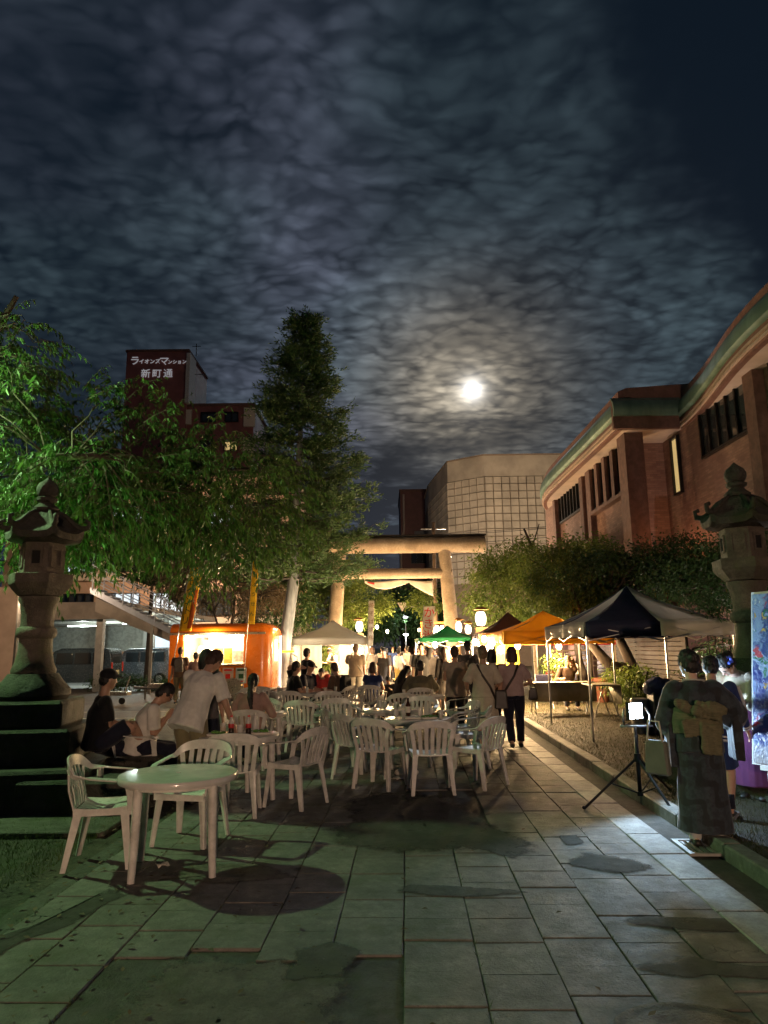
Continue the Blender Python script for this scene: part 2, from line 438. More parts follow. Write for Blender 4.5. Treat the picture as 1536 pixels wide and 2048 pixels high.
blob('concrete_patch', m_rubble, [(-1.18, 2.6), (-.18, 2.6), (-.2, 4.05), (-.55, 4.2), (-1.2, 4.22), (-1.32, 3.6)], .0208, path, 6, .03, seed=6)
blob('tar_patch', m_patch, [(-.55, 3.92), (-.22, 3.95), (-.16, 4.28), (-.3, 4.4), (-.52, 4.3)], .0232, path, 5, .014, seed=8)
blob('tar_patch', m_patch, [(-2.78, 3.4), (-2.5, 3.42), (-1.72, 5.3), (-1.9, 5.4)], .0218, path, 12, .03, seed=9)
blob('tar_patch', m_patch, [(1.35, 4.66), (1.7, 4.5), (2.1, 4.46), (2.06, 4.66), (1.6, 4.72)], .0214, path, 12, .03, seed=10)
blob('tar_patch', m_patch, [(1.2, 4.04), (1.5, 3.88), (2.1, 3.9), (2.08, 4.04), (1.5, 4.16)], .0214, path, 12, .03, seed=13)
blob('concrete_patch', m_rubble, [(-1.75, 5.55), (-1.2, 5.45), (-.6, 5.5), (-.9, 5.85), (-1.5, 5.95)], .0205, path, 5, .04, seed=14)
# round manhole cover at the bottom of the picture
mh = MB(); mh.lathe([(.36, -.01), (.36, .022), (.34, .024), (.32, .020), (.30, .019), (.28, .0205)], (1.28, 3.3, 0), 36)
mh.build('manhole_cover', m_rubble, path, smooth=30)
# pale edge stones, gutter and raised kerb along the lawn
for i in range(34):
    y = 2.6 + i * .62; L = .60; p = P(2.03, y)
    b = MB().box((0, 0, 0), (.29, L, .05)).mesh('edge_stone', m_edge, bevel=.006) if i == 0 else b
    o = link('edge_stone', b, path, (p.x, p.y, rnd.uniform(-.002, .003))); o.rotation_euler = (0, rnd.uniform(-.01, .01), rot + rnd.uniform(-.004, .004))
gut = MB(); gut.poly([P(2.16, 1.5, .004), P(2.46, 1.5, .004), P(2.46, 37, .004), P(2.16, 37, .004)]); gut.build('gutter', m_patch, path)
kf = MB(); kf.rings([[P(2.44, 1.5, z), P(2.57, 1.5, z), P(2.57, 37, z), P(2.44, 37, z)] for z in (-.05, .02)]); kerb = st('kerb', kf.build('kerb', m_kerb))
for i in range(29):
    y = 1.9 + i * 1.0; p = P(2.5, y + .5)
    b = MB().box((0, 0, .03), (.15, .985, .20)).mesh('kerb_stone', m_kerb, bevel=.014) if i == 0 else b
    o = link('kerb_stone', b, kerb, (p.x + rnd.uniform(-.006, .006), p.y, rnd.uniform(-.008, .006))); o.rotation_euler = (0, 0, rot + rnd.uniform(-.006, .006))
# lawn
m_lawn = stonemat('lawn_soil', (.055, .044, .022), (.036, .03, .016), moss=(.03, .038, .012), bump=.02)
lw = MB()
def lawnf(u, v):
    y = 1.5 + v * 34; x = P(2.57, y).x + u * 14
    return V((x, y, .10 + .03 * noise.noise(V((x, y, 0)) * .7) + .012 * noise.noise(V((x, y, 3)) * 4)))
lw.sheet(lawnf, 40, 90)
lawn = st('lawn', lw.build('lawn', m_lawn, smooth=True))
def blades(name, N, fn, hmin, hmax, wd, mt, seed, parent=None):
    r = np.random.RandomState(seed); pts = np.array([fn(r) for _ in range(N)])
    a = r.uniform(0, 2 * PI, N); h = r.uniform(hmin, hmax, N); l = r.uniform(.2, 1.0, N) * h; a2 = a + r.uniform(-1, 1, N) + 1.5
    w_ = np.stack([np.cos(a), np.sin(a), 0 * a], 1) * wd
    tip = pts + np.stack([np.cos(a2) * l, np.sin(a2) * l, h], 1)
    vv = np.empty((N * 3, 3)); vv[0::3] = pts - w_; vv[1::3] = pts + w_; vv[2::3] = tip
    me = bpy.data.meshes.new(name); me.vertices.add(N * 3); me.vertices.foreach_set('co', vv.ravel())
    me.loops.add(N * 3); me.loops.foreach_set('vertex_index', np.arange(N * 3)); me.polygons.add(N); me.polygons.foreach_set('loop_start', np.arange(N) * 3)
    me.update(); me.validate(); me.materials.append(mt); return link(name, me, parent)
m_grass = leafmat('dry_grass', (.07, .060, .022), (.034, .042, .012), .3, .8)
def gl(r):
    y = 4.5 + 17 * r.rand() ** 1.5; x = P(2.6, y).x + 8 * r.rand() ** 1.25
    return (x, y, .10 + .03 * noise.noise(V((x, y, 0)) * .7))
tag(blades('grass', 60000, gl, .02, .055, .003, m_grass, 3), 'short dry yellow-green grass of the lawn beside the kerb', 'grass', kind='stuff')
m_grass2 = leafmat('weed_grass', (.10, .12, .035), (.05, .07, .02), .3, .7)
def gl2(r):
    y = 4.6 + 4.6 * r.rand(); x = -2.62 - .09 * (y < 5.6) - 1.9 * r.rand() ** 1.3
    return (x, y, 0.0)
tag(blades('weeds', 9000, gl2, .015, .06, .003, m_grass2, 5), 'patchy weeds and moss in the soil by the stone lantern', 'weeds', kind='stuff')
def gl3(r):
    c = r.randint(0, NCOL + 1); y = 3.2 + 8 * r.rand() ** 1.3; q = P(x_l + c * CW + r.normal() * .006, y)
    return (q.x, q.y, .004) if noise.noise(q * 1.3) > .05 or c < 2 else (q.x, q.y, -.05)
tag(blades('joint_weeds', 5000, gl3, .012, .035, .002, m_grass2, 8), 'tiny weeds sprouting from the joints of the paving', 'weeds', kind='stuff')
rl_ = random.Random(4); lt = MB()
for k in range(420):
    x = -2.9 + abs(rl_.gauss(0, 1.5)); y = 3.4 + 6.5 * rl_.random(); a = rl_.uniform(0, 6.3); L = rl_.uniform(.03, .06); u = V((math.cos(a), math.sin(a), 0)); v_ = V((-u.y, u.x, 0)) * L * .28; c = V((x, y, .026 + rl_.uniform(0, .004)))
    lt.poly([c - u * L * .5, c + v_ + V((0, 0, .006)), c + u * L * .5 + V((0, 0, rl_.uniform(0, .012))), c - v_ + V((0, 0, .006))])
tag(lt.build('fallen_leaves', mat('dead_leaf', (.13, .09, .045), .8, var=.4, vs=3, world=True)), 'scattered fallen leaves on the paving near the lantern', 'leaves', kind='stuff')
# a concrete flag beside the path at the foot of the lantern
fl = MB(); fl.box((-3.35, 7.35, .0), (1.5, .85, .05)); st('apron', fl.build('lantern_apron', m_rubble, bevel=.01))

# ------------------------------------------------------------------ brick hall with the wavy copper eaves
m_brick = bpy.data.materials.new('red_brick'); m_brick.use_nodes = True
n = NT(m_brick.node_tree); p = m_brick.node_tree.nodes['Principled BSDF']
ge = n.node('ShaderNodeNewGeometry'); gx, gy, gz = n.sep(ge.outputs['Position'])
br = n.node('ShaderNodeTexBrick'); n.link(n.comb(n.add(gy, gx), gz, 0.0), br.inputs['Vector'])
for k, v in (('Scale', 1.0), ('Mortar Size', .006), ('Mortar Smooth', .3), ('Brick Width', .24), ('Row Height', .075), ('Bias', 0.0)): br.inputs[k].default_value = v
br.inputs['Color1'].default_value = (.30, .175, .14, 1); br.inputs['Color2'].default_value = (.20, .11, .09, 1); br.inputs['Mortar'].default_value = (.16, .12, .10, 1)
n.link(n.mix(n.mul(n.smooth(n.noise(ge.outputs['Position'], 1.1, 4), .4, .7), .45), br.outputs['Color'], (.16, .075, .06)), p.inputs['Base Color']); p.inputs['Roughness'].default_value = .85
bb = n.node('ShaderNodeBump'); bb.inputs['Distance'].default_value = .012; n.link(n.sub(1.0, br.outputs['Fac']), bb.inputs['Height']); n.link(bb.outputs[0], p.inputs['Normal'])
m_pier = mat('dark_brick', (.14, .072, .058), .8, vs=5, bump=.006, bs=25)
m_soffit = mat('soffit', (.62, .50, .44), .8, var=.12, vs=1.5)
m_copper = mat('patinated_copper', (.15, .25, .20), .55, .2, var=.4, vs=1.6, c2=(.08, .15, .12), stretch=(1, 1, .15))
m_fascia = mat('fascia', (.20, .10, .08), .6, var=.2)
m_trim = mat('fascia_trim', (.55, .43, .36), .5, var=.15)
m_frame = mat('bronze_frame', (.02, .018, .016), .35, .6, var=.1)
m_pane = mat('window_glass', (.03, .035, .04), .06, 0, var=0, spec=.8)
m_pane_l = mat('lit_window', (.5, .4, .2), .4, var=.1, emit=(1, .70, .28), es=.42)
hall = thing('brick_hall', 'red brick hall with wavy green copper eaves behind the trees', 'building', (9, 20, 0))
def kid(mb, name, m, par=hall, **k):
    o = mb.build(name, m, par, **k); o.location = -V(par.location); return o
WX = 9.5; EZ = 8.35
kid(MB().box((WX + 4, 17.2, 4.4), (8, 19.6, 8.8)), 'wall', m_brick)               # near wing, y 7.4 .. 27
kid(MB().box((12.1, 29.3, 4.4), (7.8, 12, 8.8)), 'wall', m_brick)                   # far wing, front at x 8.2
# rounded far end of the far wing
e_ = MB(); e_.tube([(10.7, 35.2, 0), (10.7, 35.2, 8.8)], 2.5, 32); kid(e_, 'corner_turret', m_brick, smooth=40)
def pilaster(x0, x1, y0, y1, z0=0, z1=8.6, nm='pilaster'): kid(MB().box(((x0 + x1) / 2, (y0 + y1) / 2, (z0 + z1) / 2), (x1 - x0, y1 - y0, z1 - z0)), nm, m_pier)
pilaster(9.2, 9.7, 16.75, 17.25); pilaster(9.2, 9.7, 13.0, 13.5)
pilaster(7.75, 8.35, 22.0, 22.75, nm='porch_column')
for y in (27.0, 27.95): pilaster(7.98, 8.4, y, y + .42)
pilaster(7.98, 8.4, 32.6, 33.0)
def window(y0, y1, z0, z1, x, nb, pane=m_pane, depth=.16, par=hall, ax='x', frame=m_frame, fw=.07):
    """a framed opening set proud of the wall with nb lights between mullions"""
    f = MB()
    def bar(a0, a1, c0, c1, t=depth):
        f.box((x - t / 2 + .05, (a0 + a1) / 2, (c0 + c1) / 2) if ax == 'x' else ((a0 + a1) / 2, x - t / 2 + .05, (c0 + c1) / 2), (t, a1 - a0, c1 - c0) if ax == 'x' else (a1 - a0, t, c1 - c0))
    bar(y0, y1, z1 - fw, z1); bar(y0, y1, z0, z0 + fw)
    for k in range(nb + 1):
        yy = y0 + (y1 - y0 - fw) * k / nb; bar(yy, yy + fw, z0 + fw, z1 - fw, depth - .01)
    fr = kid(f, 'window', frame, par)
    wd = (y1 - y0 - fw) / nb
    for k in range(nb):
        a0, a1 = y0 + fw + wd * k, y0 + wd * (k + 1); c0, c1 = z0 + fw, z1 - fw; xx = x - .03
        q = MB()
        if ax == 'x': q.box((xx + .01, (a0 + a1) / 2, (c0 + c1) / 2), (.02, a1 - a0, c1 - c0))
        else: q.box(((a0 + a1) / 2, xx + .01, (c0 + c1) / 2), (a1 - a0, .02, c1 - c0))
        o = q.build('pane', pane, fr)
    return fr
window(17.55, 20.35, 7.0, 8.45, WX, 5)
window(21.95, 22.55, 6.35, 8.25, WX, 1, m_pane_l)
window(13.9, 16.4, 6.9, 8.4, WX, 5)
window(28.75, 32.4, 7.15, 8.6, 8.2, 7)
# tall slots between brick piers on the far wing
for k in range(4):
    y = 23.2 + k * .95
    window(y + .2, y + .78, 6.75, 8.55, 8.2, 1)
    pilaster(7.98, 8.22, y + .80, y + 1.12, 6.7, 8.7, 'brick_pier')
kid(MB().box((8.08, 24.9, 6.62), (.26, 4.2, .12)), 'sill_course', m_pier)
# eaves: a plan curve swept with a soffit, fascia, trim beads and rolled copper edge
near = [(8.55, 6.5), (8.5, 9), (8.5, 12), (8.5, 14), (8.55, 15.6), (8.7, 17.0), (8.95, 18.4), (9.2, 19.8), (9.35, 21.0), (9.4, 21.9)]
farc = [(7.35, 21.75), (7.35, 24), (7.35, 27), (7.35, 30), (7.4, 32), (7.6, 33.6), (8.1, 35.2), (8.9, 36.6), (10.2, 37.6), (12, 38)]
def curve(pts, k=6):
    out = []
    for i in range(len(pts) - 1):
        p0, p1, p2, p3 = [V(pts[max(0, min(len(pts) - 1, i + j))]) for j in (-1, 0, 1, 2)]
        for t in range(k):
            t /= k; out.append(.5 * ((2 * p1) + (-p0 + p2) * t + (2 * p0 - 5 * p1 + 4 * p2 - p3) * t * t + (-p0 + 3 * p1 - 3 * p2 + p3) * t ** 3))
    return out + [V(pts[-1])]
def sweep(c, prof, name, m, back=False):
    """prof: (offset inward from the eave edge, z)"""
    b = MB(); rs = []
    for i, q in enumerate(c):
        t = (c[min(i + 1, len(c) - 1)] - c[max(i - 1, 0)]).normalized(); nx, ny = t.y, -t.x      # inward, to +x
        rs.append([V((q.x + nx * o_, q.y + ny * o_, z)) for o_, z in prof])
    b.rings(rs, True); return kid(b, name, m, smooth=35)
for c in (curve(near), curve(farc)):
    sweep(c, [(.16, EZ), (2.2, EZ + .02), (2.2, EZ + .14), (.16, EZ + .12)], 'soffit', m_soffit)
    sweep(c, [(.10, EZ + .0), (.26, EZ + .0), (.26, EZ + .55), (.10, EZ + .55)], 'fascia', m_fascia)
    for z in (EZ + .07, EZ + .19): sweep(c, [(.03, z), (.12, z), (.12, z + .06), (.04, z + .06)], 'trim_bead', m_trim)
    sweep(c, [(.04, EZ + .40), (-.05, EZ + .46), (-.05, EZ + .60), (.0, EZ + .82), (.10, EZ + .98), (.30, EZ + 1.10), (.6, EZ + 1.12), (.6, EZ + .40)], 'copper_edge', m_copper)
    sweep(c, [(.22, EZ + 1.08), (.22, EZ + 1.30), (.5, EZ + 1.42), (3.4, EZ + 1.6), (3.4, EZ + .9)], 'roof', m_fascia)
b = MB(); b.box((8.36, 21.68, EZ + .5), (2.1, .14, .96)); kid(b, 'gable_end', m_pier)
b = MB(); b.rings([[V((7.3, y, z)), V((9.5, y, z))] + [V((9.5, y + .1, z)), V((7.3, y + .1, z))] for y, z in ((21.5, EZ + .42), (21.44, EZ + .6), (21.5, EZ + .85), (21.7, EZ + 1.06))]); kid(b, 'copper_edge', m_copper, smooth=40)
kid(MB().box((9.6, 29, EZ + .3), (2.6, 14, .3)), 'soffit_infill', m_soffit)
kid(MB().box((8.95, 24.7, EZ + .16), (1.5, 5.4, .1)), 'soffit_infill', m_soffit)
kid(MB().box((13.6, 22, EZ + .8), (6.5, 30, .9)), 'roof', m_fascia)
# low slatted annex wall and a warm uplight at the porch
m_slat = mat('grey_slat', (.07, .058, .055), .6, vs=4)
ax_ = thing('slatted_screen', 'long grey horizontal slat screen in front of the brick hall', 'fence', (8.2, 24, .1))
for k in range(15): kid(MB().box((7.6, 22.2, .28 + k * .125), (.03, 7.8, .105)), 'slat', m_slat, ax_)
for y in (18.4, 20.3, 22.2, 24.1, 26.0): kid(MB().box((7.66, y, 1.1), (.06, .06, 2.0)), 'post', m_frame, ax_)
def uplight(loc, label, watts, c, spot=150, aim=(0, 0, 5)):
    t = thing('ground_uplight', label, 'light', loc)
    MB().cyl((0, 0, 0), (0, 0, .16), .08, .10).build('housing', m_frame, t, smooth=40)
    MB().cyl((0, 0, .161), (0, 0, .168), .085).build('lens', mat('warm_lens', (1, .8, .5), emit=(1, .55, .22), es=8, var=0), t)
    lamp('uplight_bulb', (0, 0, .26), watts, c, .05, t, spot=spot, aim=aim, blend=.6)
for x_, y_, w_, l_ in ((8.0, 12.5, 380, 'added fill uplight for the hall in the hedge nearest the lantern'), (8.5, 18.6, 320, 'added fill uplight for the hall beside the slatted screen'), (6.9, 26.3, 420, 'added fill uplight for the hall below the tall slots'), (7.0, 31.5, 360, 'added fill uplight for the hall near the rounded corner')): uplight((x_, y_, .12), l_, w_, (1, .82, .70))  # added fill lights that brighten the brick front and soffit from below
uplight((9.0, 21.3, 3.6), 'warm uplight on a porch ledge glowing on the brick wall', 70, (1, .42, .16))
b = MB().box((9.15, 21.3, 1.8), (.7, .5, 3.58)); kid(b, 'porch_ledge', m_pier)

# ------------------------------------------------------------------ beige panelled block beyond the torii
m_panel = mat('beige_panel', (.46, .40, .32), .7, var=.22, vs=.5, rnd=.07, bump=.01, bs=3, world=True)
m_joint = mat('panel_joint', (.24, .18, .13), .9, var=.1)
blk = thing('panelled_block', 'tall windowless beige block clad in square panels behind the torii', 'building', (9, 62, 0))
prof = [(4.6, 72.0), (5.75, 62.2), (8.75, 60.0), (26.0, 60.0)]
TOP = 18.0
kid(MB().prism([(x, y + .12) for x, y in prof] + [(26, 78), (4.6, 78)], 0, TOP - 1.9), 'core', m_joint, blk)
kid(MB().box((21, 60.05, 8), (10, .1, 16)), 'plain_bay', m_panel, blk)
kid(MB().prism([(x, y + .02) for x, y in prof] + [(26, 78), (4.6, 78)], TOP - 1.85, TOP), 'parapet', m_panel, blk)
kid(MB().prism([(x - .05, y - .05) for x, y in prof] + [(26.1, 78.1), (4.5, 78.1)], TOP + .003, TOP + .12), 'coping', m_joint, blk)
PH = .655; pm = {}
for (x0, y0), (x1, y1), nc, r0 in ((prof[0], prof[1], 5, 2), (prof[1], prof[2], 5, 1), (prof[2], (15.95, 60.0), 10, 1)):
    L = math.hypot(x1 - x0, y1 - y0); a = math.atan2(y1 - y0, x1 - x0); wv = L / nc
    if wv not in pm:
        m_ = MB(); hw, hh = wv / 2 - .03, PH / 2 - .03
        m_.rings([[V((sx_ * hw, .1, sz_ * hh)) for sx_, sz_ in ((-1, -1), (1, -1), (1, 1), (-1, 1))], [V((sx_ * hw, -.06, sz_ * hh)) for sx_, sz_ in ((-1, -1), (1, -1), (1, 1), (-1, 1))],
                  [V((sx_ * hw * .82, -.02, sz_ * hh * .82)) for sx_, sz_ in ((-1, -1), (1, -1), (1, 1), (-1, 1))]])
        pm[wv] = m_.mesh('panel', m_panel)
    for i in range(nc):
        for j in range(14):
            z = TOP - 1.9 - PH * (j + .5); t = (i + .5) / nc
            if z < .5: continue
            o = link('panel', pm[wv], blk, V((x0 + (x1 - x0) * t, y0 + (y1 - y0) * t, z)) - V(blk.location)); o.rotation_euler = (0, 0, a)
# ------------------------------------------------------------------ dark maroon building further down the street
m_maroon = mat('maroon_tile', (.13, .05, .045), .6, var=.2, vs=1.2, bump=.004, bs=14)
mar = thing('maroon_building', 'narrow dark maroon building with an outside pipe beside the beige block', 'building', (4, 88, 0))
kid(MB().box((5.2, 90, 10.2), (6.4, 10, 20.4)), 'wall', m_maroon, mar)
kid(MB().box((5.2, 90, 20.5), (6.6, 10.2, .3)), 'coping', m_pier, mar)
kid(MB().tube([(2.4, 84.9, 20), (2.4, 84.9, 15.6), (2.0, 84.9, 13.2), (2.0, 84.9, 5)], .12, 8), 'pipe', mat('pale_pipe', (.4, .34, .3), .5), mar)
for z in (3.5, 7.5, 11.5): window(3.2, 5.2, z, z + 1.6, 85.0, 3, m_pane, .2, mar, 'y')
kid(MB().box((4.6, 84.7, 14.6), (1.9, .4, 1.6)), 'cabinet', mat('cabinet_grey', (.12, .12, .13), .6), mar)

# ------------------------------------------------------------------ apartment tower with its roof sign
m_tile = mat('wine_tile', (.24, .085, .075), .55, var=.2, vs=.6, bump=.01, bs=6)
m_sign = mat('sign_white', (.8, .8, .82), .5, var=.08, emit=(.9, .92, 1), es=.16)
m_cream = mat('cream_panel', (.55, .47, .38), .7, var=.1)
tw = thing('apartment_tower', 'wine red tiled apartment tower with white katakana roof sign', 'building', (-26, 95, 0))
kid(MB().box((-30.25, 95, 20.6), (8.3, 10, 41.2)), 'lift_tower', m_tile, tw)
kid(MB().box((-21.9, 96, 16.8), (9.4, 11, 33.6)), 'wall', m_tile, tw)
kid(MB().box((-21.9, 96, 33.75), (9.7, 11.4, .35)), 'coping', m_pier, tw); kid(MB().box((-30.25, 95, 41.35), (8.6, 10.3, .3)), 'coping', m_pier, tw)
kid(MB().box((-25.95, 91, 37.3), (.5, 3, 7.0)), 'roof_fin', mat('fin_grey', (.5, .48, .46), .6), tw)
for z in (33.5, 29.4, 25.2): kid(MB().box((-17.7, 90.35, z - 1.6), (1.5, .5, 2.6)), 'balcony_panel', m_cream, tw)
kid(MB().box((-25.9, 90.3, 32.0), (1.0, .5, 2.0)), 'balcony_panel', m_cream, tw)
for z in (31.3, 27.3, 23.3, 19.3):
    window(-24.2, -22.2, z, z + 1.4, 90.5, 2, m_pane, .3, tw, 'y', fw=.12)
    window(-21.0, -19.2, z, z + 1.4, 90.5, 2, m_pane_l if z == 27.3 else m_pane, .3, tw, 'y', fw=.12)
kid(MB().tube([(-25.6, 92, 41.4), (-25.6, 92, 43.2)], .06, 6).tube([(-26.2, 92, 42.8), (-25.0, 92, 42.8)], .04, 6).tube([(-25.2, 90.2, 38), (-24.0, 90.2, 38)], .05, 6), 'antenna', m_frame, tw)
for s_, sz_, x_, z_ in (('ラ', 1.35, -33.25, 39.85), ('イオンズ', .72, -31.25, 39.75), ('マ', 1.35, -29.3, 39.75), ('ンション', .64, -27.55, 39.65), ('新', 1.3, -31.7, 38.0), ('町', 1.3, -30.2, 38.0), ('通', 1.3, -28.7, 38.0)):
    me = text_mesh(s_, sz_, m_sign, .06)
    bm_ = bmesh.new(); bm_.from_mesh(me); bmesh.ops.scale(bm_, vec=(1.0, 1.0, 1), verts=bm_.verts); bm_.to_mesh(me); bm_.free()
    o = link('sign_character', me, tw, V((x_, 89.9, z_)) - V(tw.location)); o.rotation_euler = (PI / 2, 0, 0)

# ------------------------------------------------------------------ pinkish office block behind the garage
m_pink = mat('salmon_render', (.42, .29, .215), .8, var=.15, vs=.6)
off = thing('office_block', 'salmon coloured low block with window bands behind the cedar', 'building', (-15, 52, 0))
kid(MB().box((-17, 57, 7.2), (21, 12, 14.4)), 'wall', m_pink, off)
for z in (4.4, 7.6, 10.8): kid(MB().box((-17, 50.9, z - .75), (21.3, .4, .5)), 'band', m_cream, off)
m_pane_c = mat('cool_window', (.3, .35, .4), .3, var=.05, emit=(.75, .9, 1), es=.8)
for z in (4.0, 7.2, 10.4):
    for k in range(6):
        x = -26.5 + k * 3.3; lit = (z, k) in ((10.4, 4), (10.4, 2), (7.2, 1), (4.0, 2), (4.0, 3))
        window(x, x + 2.4, z, z + 1.7, 51.0, 4, m_pane_c if lit else m_pane, .2, off, 'y')

# ------------------------------------------------------------------ parking deck with steel stair
m_steel = mat('galvanised_steel', (.30, .29, .27), .5, .5, var=.2, vs=3)
m_conc = mat('deck_concrete', (.32, .28, .24), .85, var=.25, vs=1.2, bump=.004, bs=20)
m_rail = mat('blue_grey_rail', (.42, .46, .56), .45, .3, var=.1)
gar = thing('parking_deck', 'open parking deck on steel columns with a sloping ramp beam', 'parking deck', (-13, 33, 0))
kid(MB().box((-20.5, 38.5, 3.55), (19, 17, .25)), 'deck', m_conc, gar)
kid(MB().box((-20.3, 29.9, 3.3), (18.4, .25, .7)), 'edge_beam', m_conc, gar)
for x in (-12.0, -14.6, -17.5):
    for y in (30.3, 37, 44): kid(MB().box((x, y, 1.75), (.28, .28, 3.5)), 'column', m_steel, gar)
kid(MB().box((-9.9, 37.6, 1.45), (.26, .26, 2.9)), 'column', m_steel, gar)
for y in (33, 36.5, 40, 43.5): kid(MB().box((-18.5, y, 3.28), (13, .18, .28)), 'joist', m_steel, gar)
b = MB(); b.rings([[V((-11.6, y, 3.75)), V((-7.2, y, 1.75)), V((-7.2, y, 1.45)), V((-11.6, y, 3.2))] for y in (28.6, 29.1)]); kid(b, 'sloping_beam', m_conc, gar)
kid(MB().box((-17, 46.5, 2.4), (15, .15, 1.6)), 'back_panel', mat('back_wall', (.35, .36, .33), .7), gar)
kid(MB().box((-13.5, 46.35, 2.1), (3.2, .1, .9)), 'lit_opening', m_pane_c, gar)
kid(MB().box((-16.35, 28.5, 2.1), (3.6, .4, 4.2)), 'wall', mat('pale_concrete', (.40, .30, .24), .85, var=.2, vs=.9), gar)
stc = thing('steel_stair', 'blue-grey steel stair with tube railings climbing to the parking deck', 'stairs', (-9.5, 28, 0))
for k in range(14):
    t = k / 13; kid(MB().box((-11.1 + 3.6 * t, 27.6, 3.95 - 1.85 * t), (.30, 1.0, .05)), 'tread', m_rail, stc)
for y in (27.05, 28.15):
    b = MB(); b.rings([[V((-11.2, y + dy, 3.95 + dz)), V((-7.3, y + dy, 1.98 + dz))] + [V((-7.3, y + dy + .04, 1.98 + dz)), V((-11.2, y + dy + .04, 3.95 + dz))] for dy, dz in ((0, -.14), (0, .08))]); kid(b, 'stringer', m_rail, stc)
    for h in (.35, .65, .95): kid(MB().tube([(-11.3, y, 4.0 + h), (-7.35, y, 2.05 + h)], .022, 6), 'rail', m_rail, stc)
    for t in (0.02, .33, .66, .98): kid(MB().tube([(-11.2 + 3.8 * t, y, 3.95 - 1.9 * t), (-11.2 + 3.8 * t, y, 4.95 - 1.9 * t)], .025, 6), 'post', m_rail, stc)
for x in (-9.2, -7.3): kid(MB().box((x, 28.35, 1.0 if x > -8 else 1.5), (.1, .1, 2.0 if x > -8 else 3.0)), 'support', m_steel, stc)
m_tube = mat('tube_light', (1, 1, 1), var=0, emit=(.85, 1, .92), es=6)
for x, y, L, tx in ((-12.2, 35.5, 1.6, 'over the blue van'), (-11.4, 42, 1.4, 'above the car with the red tail'), (-16, 38, 1.6, 'deep inside the parking deck')):
    t = thing('tube_lamp', 'fluorescent tube lamp under the parking deck ' + tx, 'lamp', (x, y, 2.96))
    MB().box((0, 0, .07), (L, .16, .08)).build('housing', m_steel, t); MB().tube([(-L / 2, 0, 0), (L / 2, 0, 0)], .03, 8).build('tube', m_tube, t)
    lamp('tube_glow', (0, 0, -.12), 420, (.85, 1, .9), .2, t)

# ------------------------------------------------------------------ torii
m_torii = stonemat('torii_concrete', (.46, .38, .29), (.34, .27, .20), bump=.006, scale=1.6, rnd=.03)
tor = thing('torii', 'large weathered concrete torii gate spanning the path', 'torii', (.36, 33, 0))
def tk(mb, name): o = mb.build(name, m_torii, tor, smooth=40); return o
for s in (-1, 1):
    x0, x1 = s * 2.86, s * 2.44
    tk(MB().tube([(x0, 0, 0), ((x0 + x1) / 2, 0, 3), (x1, 0, 6.05)], [.34, .32, .29], 28), 'pillar')
    tk(MB().lathe([(.5, 0), (.5, .28), (.42, .36)], (x0, 0, 0), 28), 'pillar_base')
tk(MB().tube([(-2.75, 0, 5.02), (2.75, 0, 5.02)], .24, 24), 'tie_beam')
tk(MB().tube([(-4.35, 0, 6.35), (4.35, 0, 6.35)], .38, 28), 'lintel')
MB().box((0, 0, 6.77), (8.75, .62, .07)).build('lintel_capping', m_frame, tor)
rope = thing('shrine_cloth', 'white cloth with a red stripe draped under the torii tie beam', 'cloth', (.36, 33, 0))
m_cloth = mat('white_cloth', (.72, .68, .62), .8, var=.1, vs=3, bump=.002, bs=30); m_red = mat('red_cloth', (.55, .03, .03), .7, var=.15)
def drape(u, v):
    x = -1.3 + 3.2 * u
    sag = .30 * (4 * ((u * 1.5) % 1) * (1 - (u * 1.5) % 1)) if u < .67 else .1 + .55 * (u - .67) / .33
    return V((x, .32 + .05 * math.sin(u * 21), 4.72 - v * (.08 + sag) - .04 * math.sin(u * 9)))
b = MB(); b.slab(drape, 40, 5, .01); b.build('cloth', m_cloth, rope, smooth=True)
b = MB(); b.slab(lambda u, v: drape(.04 + u * .1, .1 + v * .4) + V((0, -.014, 0)), 6, 2, .006); b.build('red_stripe', m_red, rope, smooth=True)
for x in (-1.3, .3, 1.9): MB().tube([(x, .3, 4.72), (x, .2, 4.85)], .01, 5).build('tie', m_cloth, rope)
# ------------------------------------------------------------------ trees
def leaf_mesh(name, pos, dr, ln, wd, mt, parent, rng, droop=.25, loc=None):
    """one mesh of small bent leaf blades; pos, dr: (N,3)"""
    N = len(pos); dr = dr / (np.linalg.norm(dr, axis=1, keepdims=True) + 1e-9)
    rv = rng.normal(size=(N, 3)); sd = np.cross(dr, rv); sd /= (np.linalg.norm(sd, axis=1, keepdims=True) + 1e-9)
    nm = np.cross(sd, dr); L = ln[:, None]; W = wd[:, None]
    dn = np.array([0, 0, -1.0]) * L * droop
    b = pos; m1 = pos + dr * L * .35; m2 = pos + dr * L * .72 + dn * .4; tip = pos + dr * L + dn
    fold = nm * W * .25
    vv = np.stack([b, m1 + sd * W * .5 + fold, m1 - sd * W * .5 + fold, m2 + sd * W * .34 + fold, m2 - sd * W * .34 + fold, tip], 1).reshape(-1, 3)
    k = np.arange(N)[:, None] * 6
    f3 = np.concatenate([k + np.array([[0, 1, 2]]), k + np.array([[1, 3, 2]]), k + np.array([[2, 3, 4]]), k + np.array([[3, 5, 4]])], 1).reshape(-1)
    nt = N * 4
    me = bpy.data.meshes.new(name); me.vertices.add(len(vv)); me.vertices.foreach_set('co', vv.ravel().astype(np.float32))
    me.loops.add(nt * 3); me.loops.foreach_set('vertex_index', f3.astype(np.int32)); me.polygons.add(nt)
    me.polygons.foreach_set('loop_start', (np.arange(nt) * 3).astype(np.int32)); me.update(); me.materials.append(mt)
    return link(name, me, parent)
m_bark = mat('bark', (.10, .075, .055), .9, vs=9, bump=.02, bs=14, stretch=(1, 1, .25))
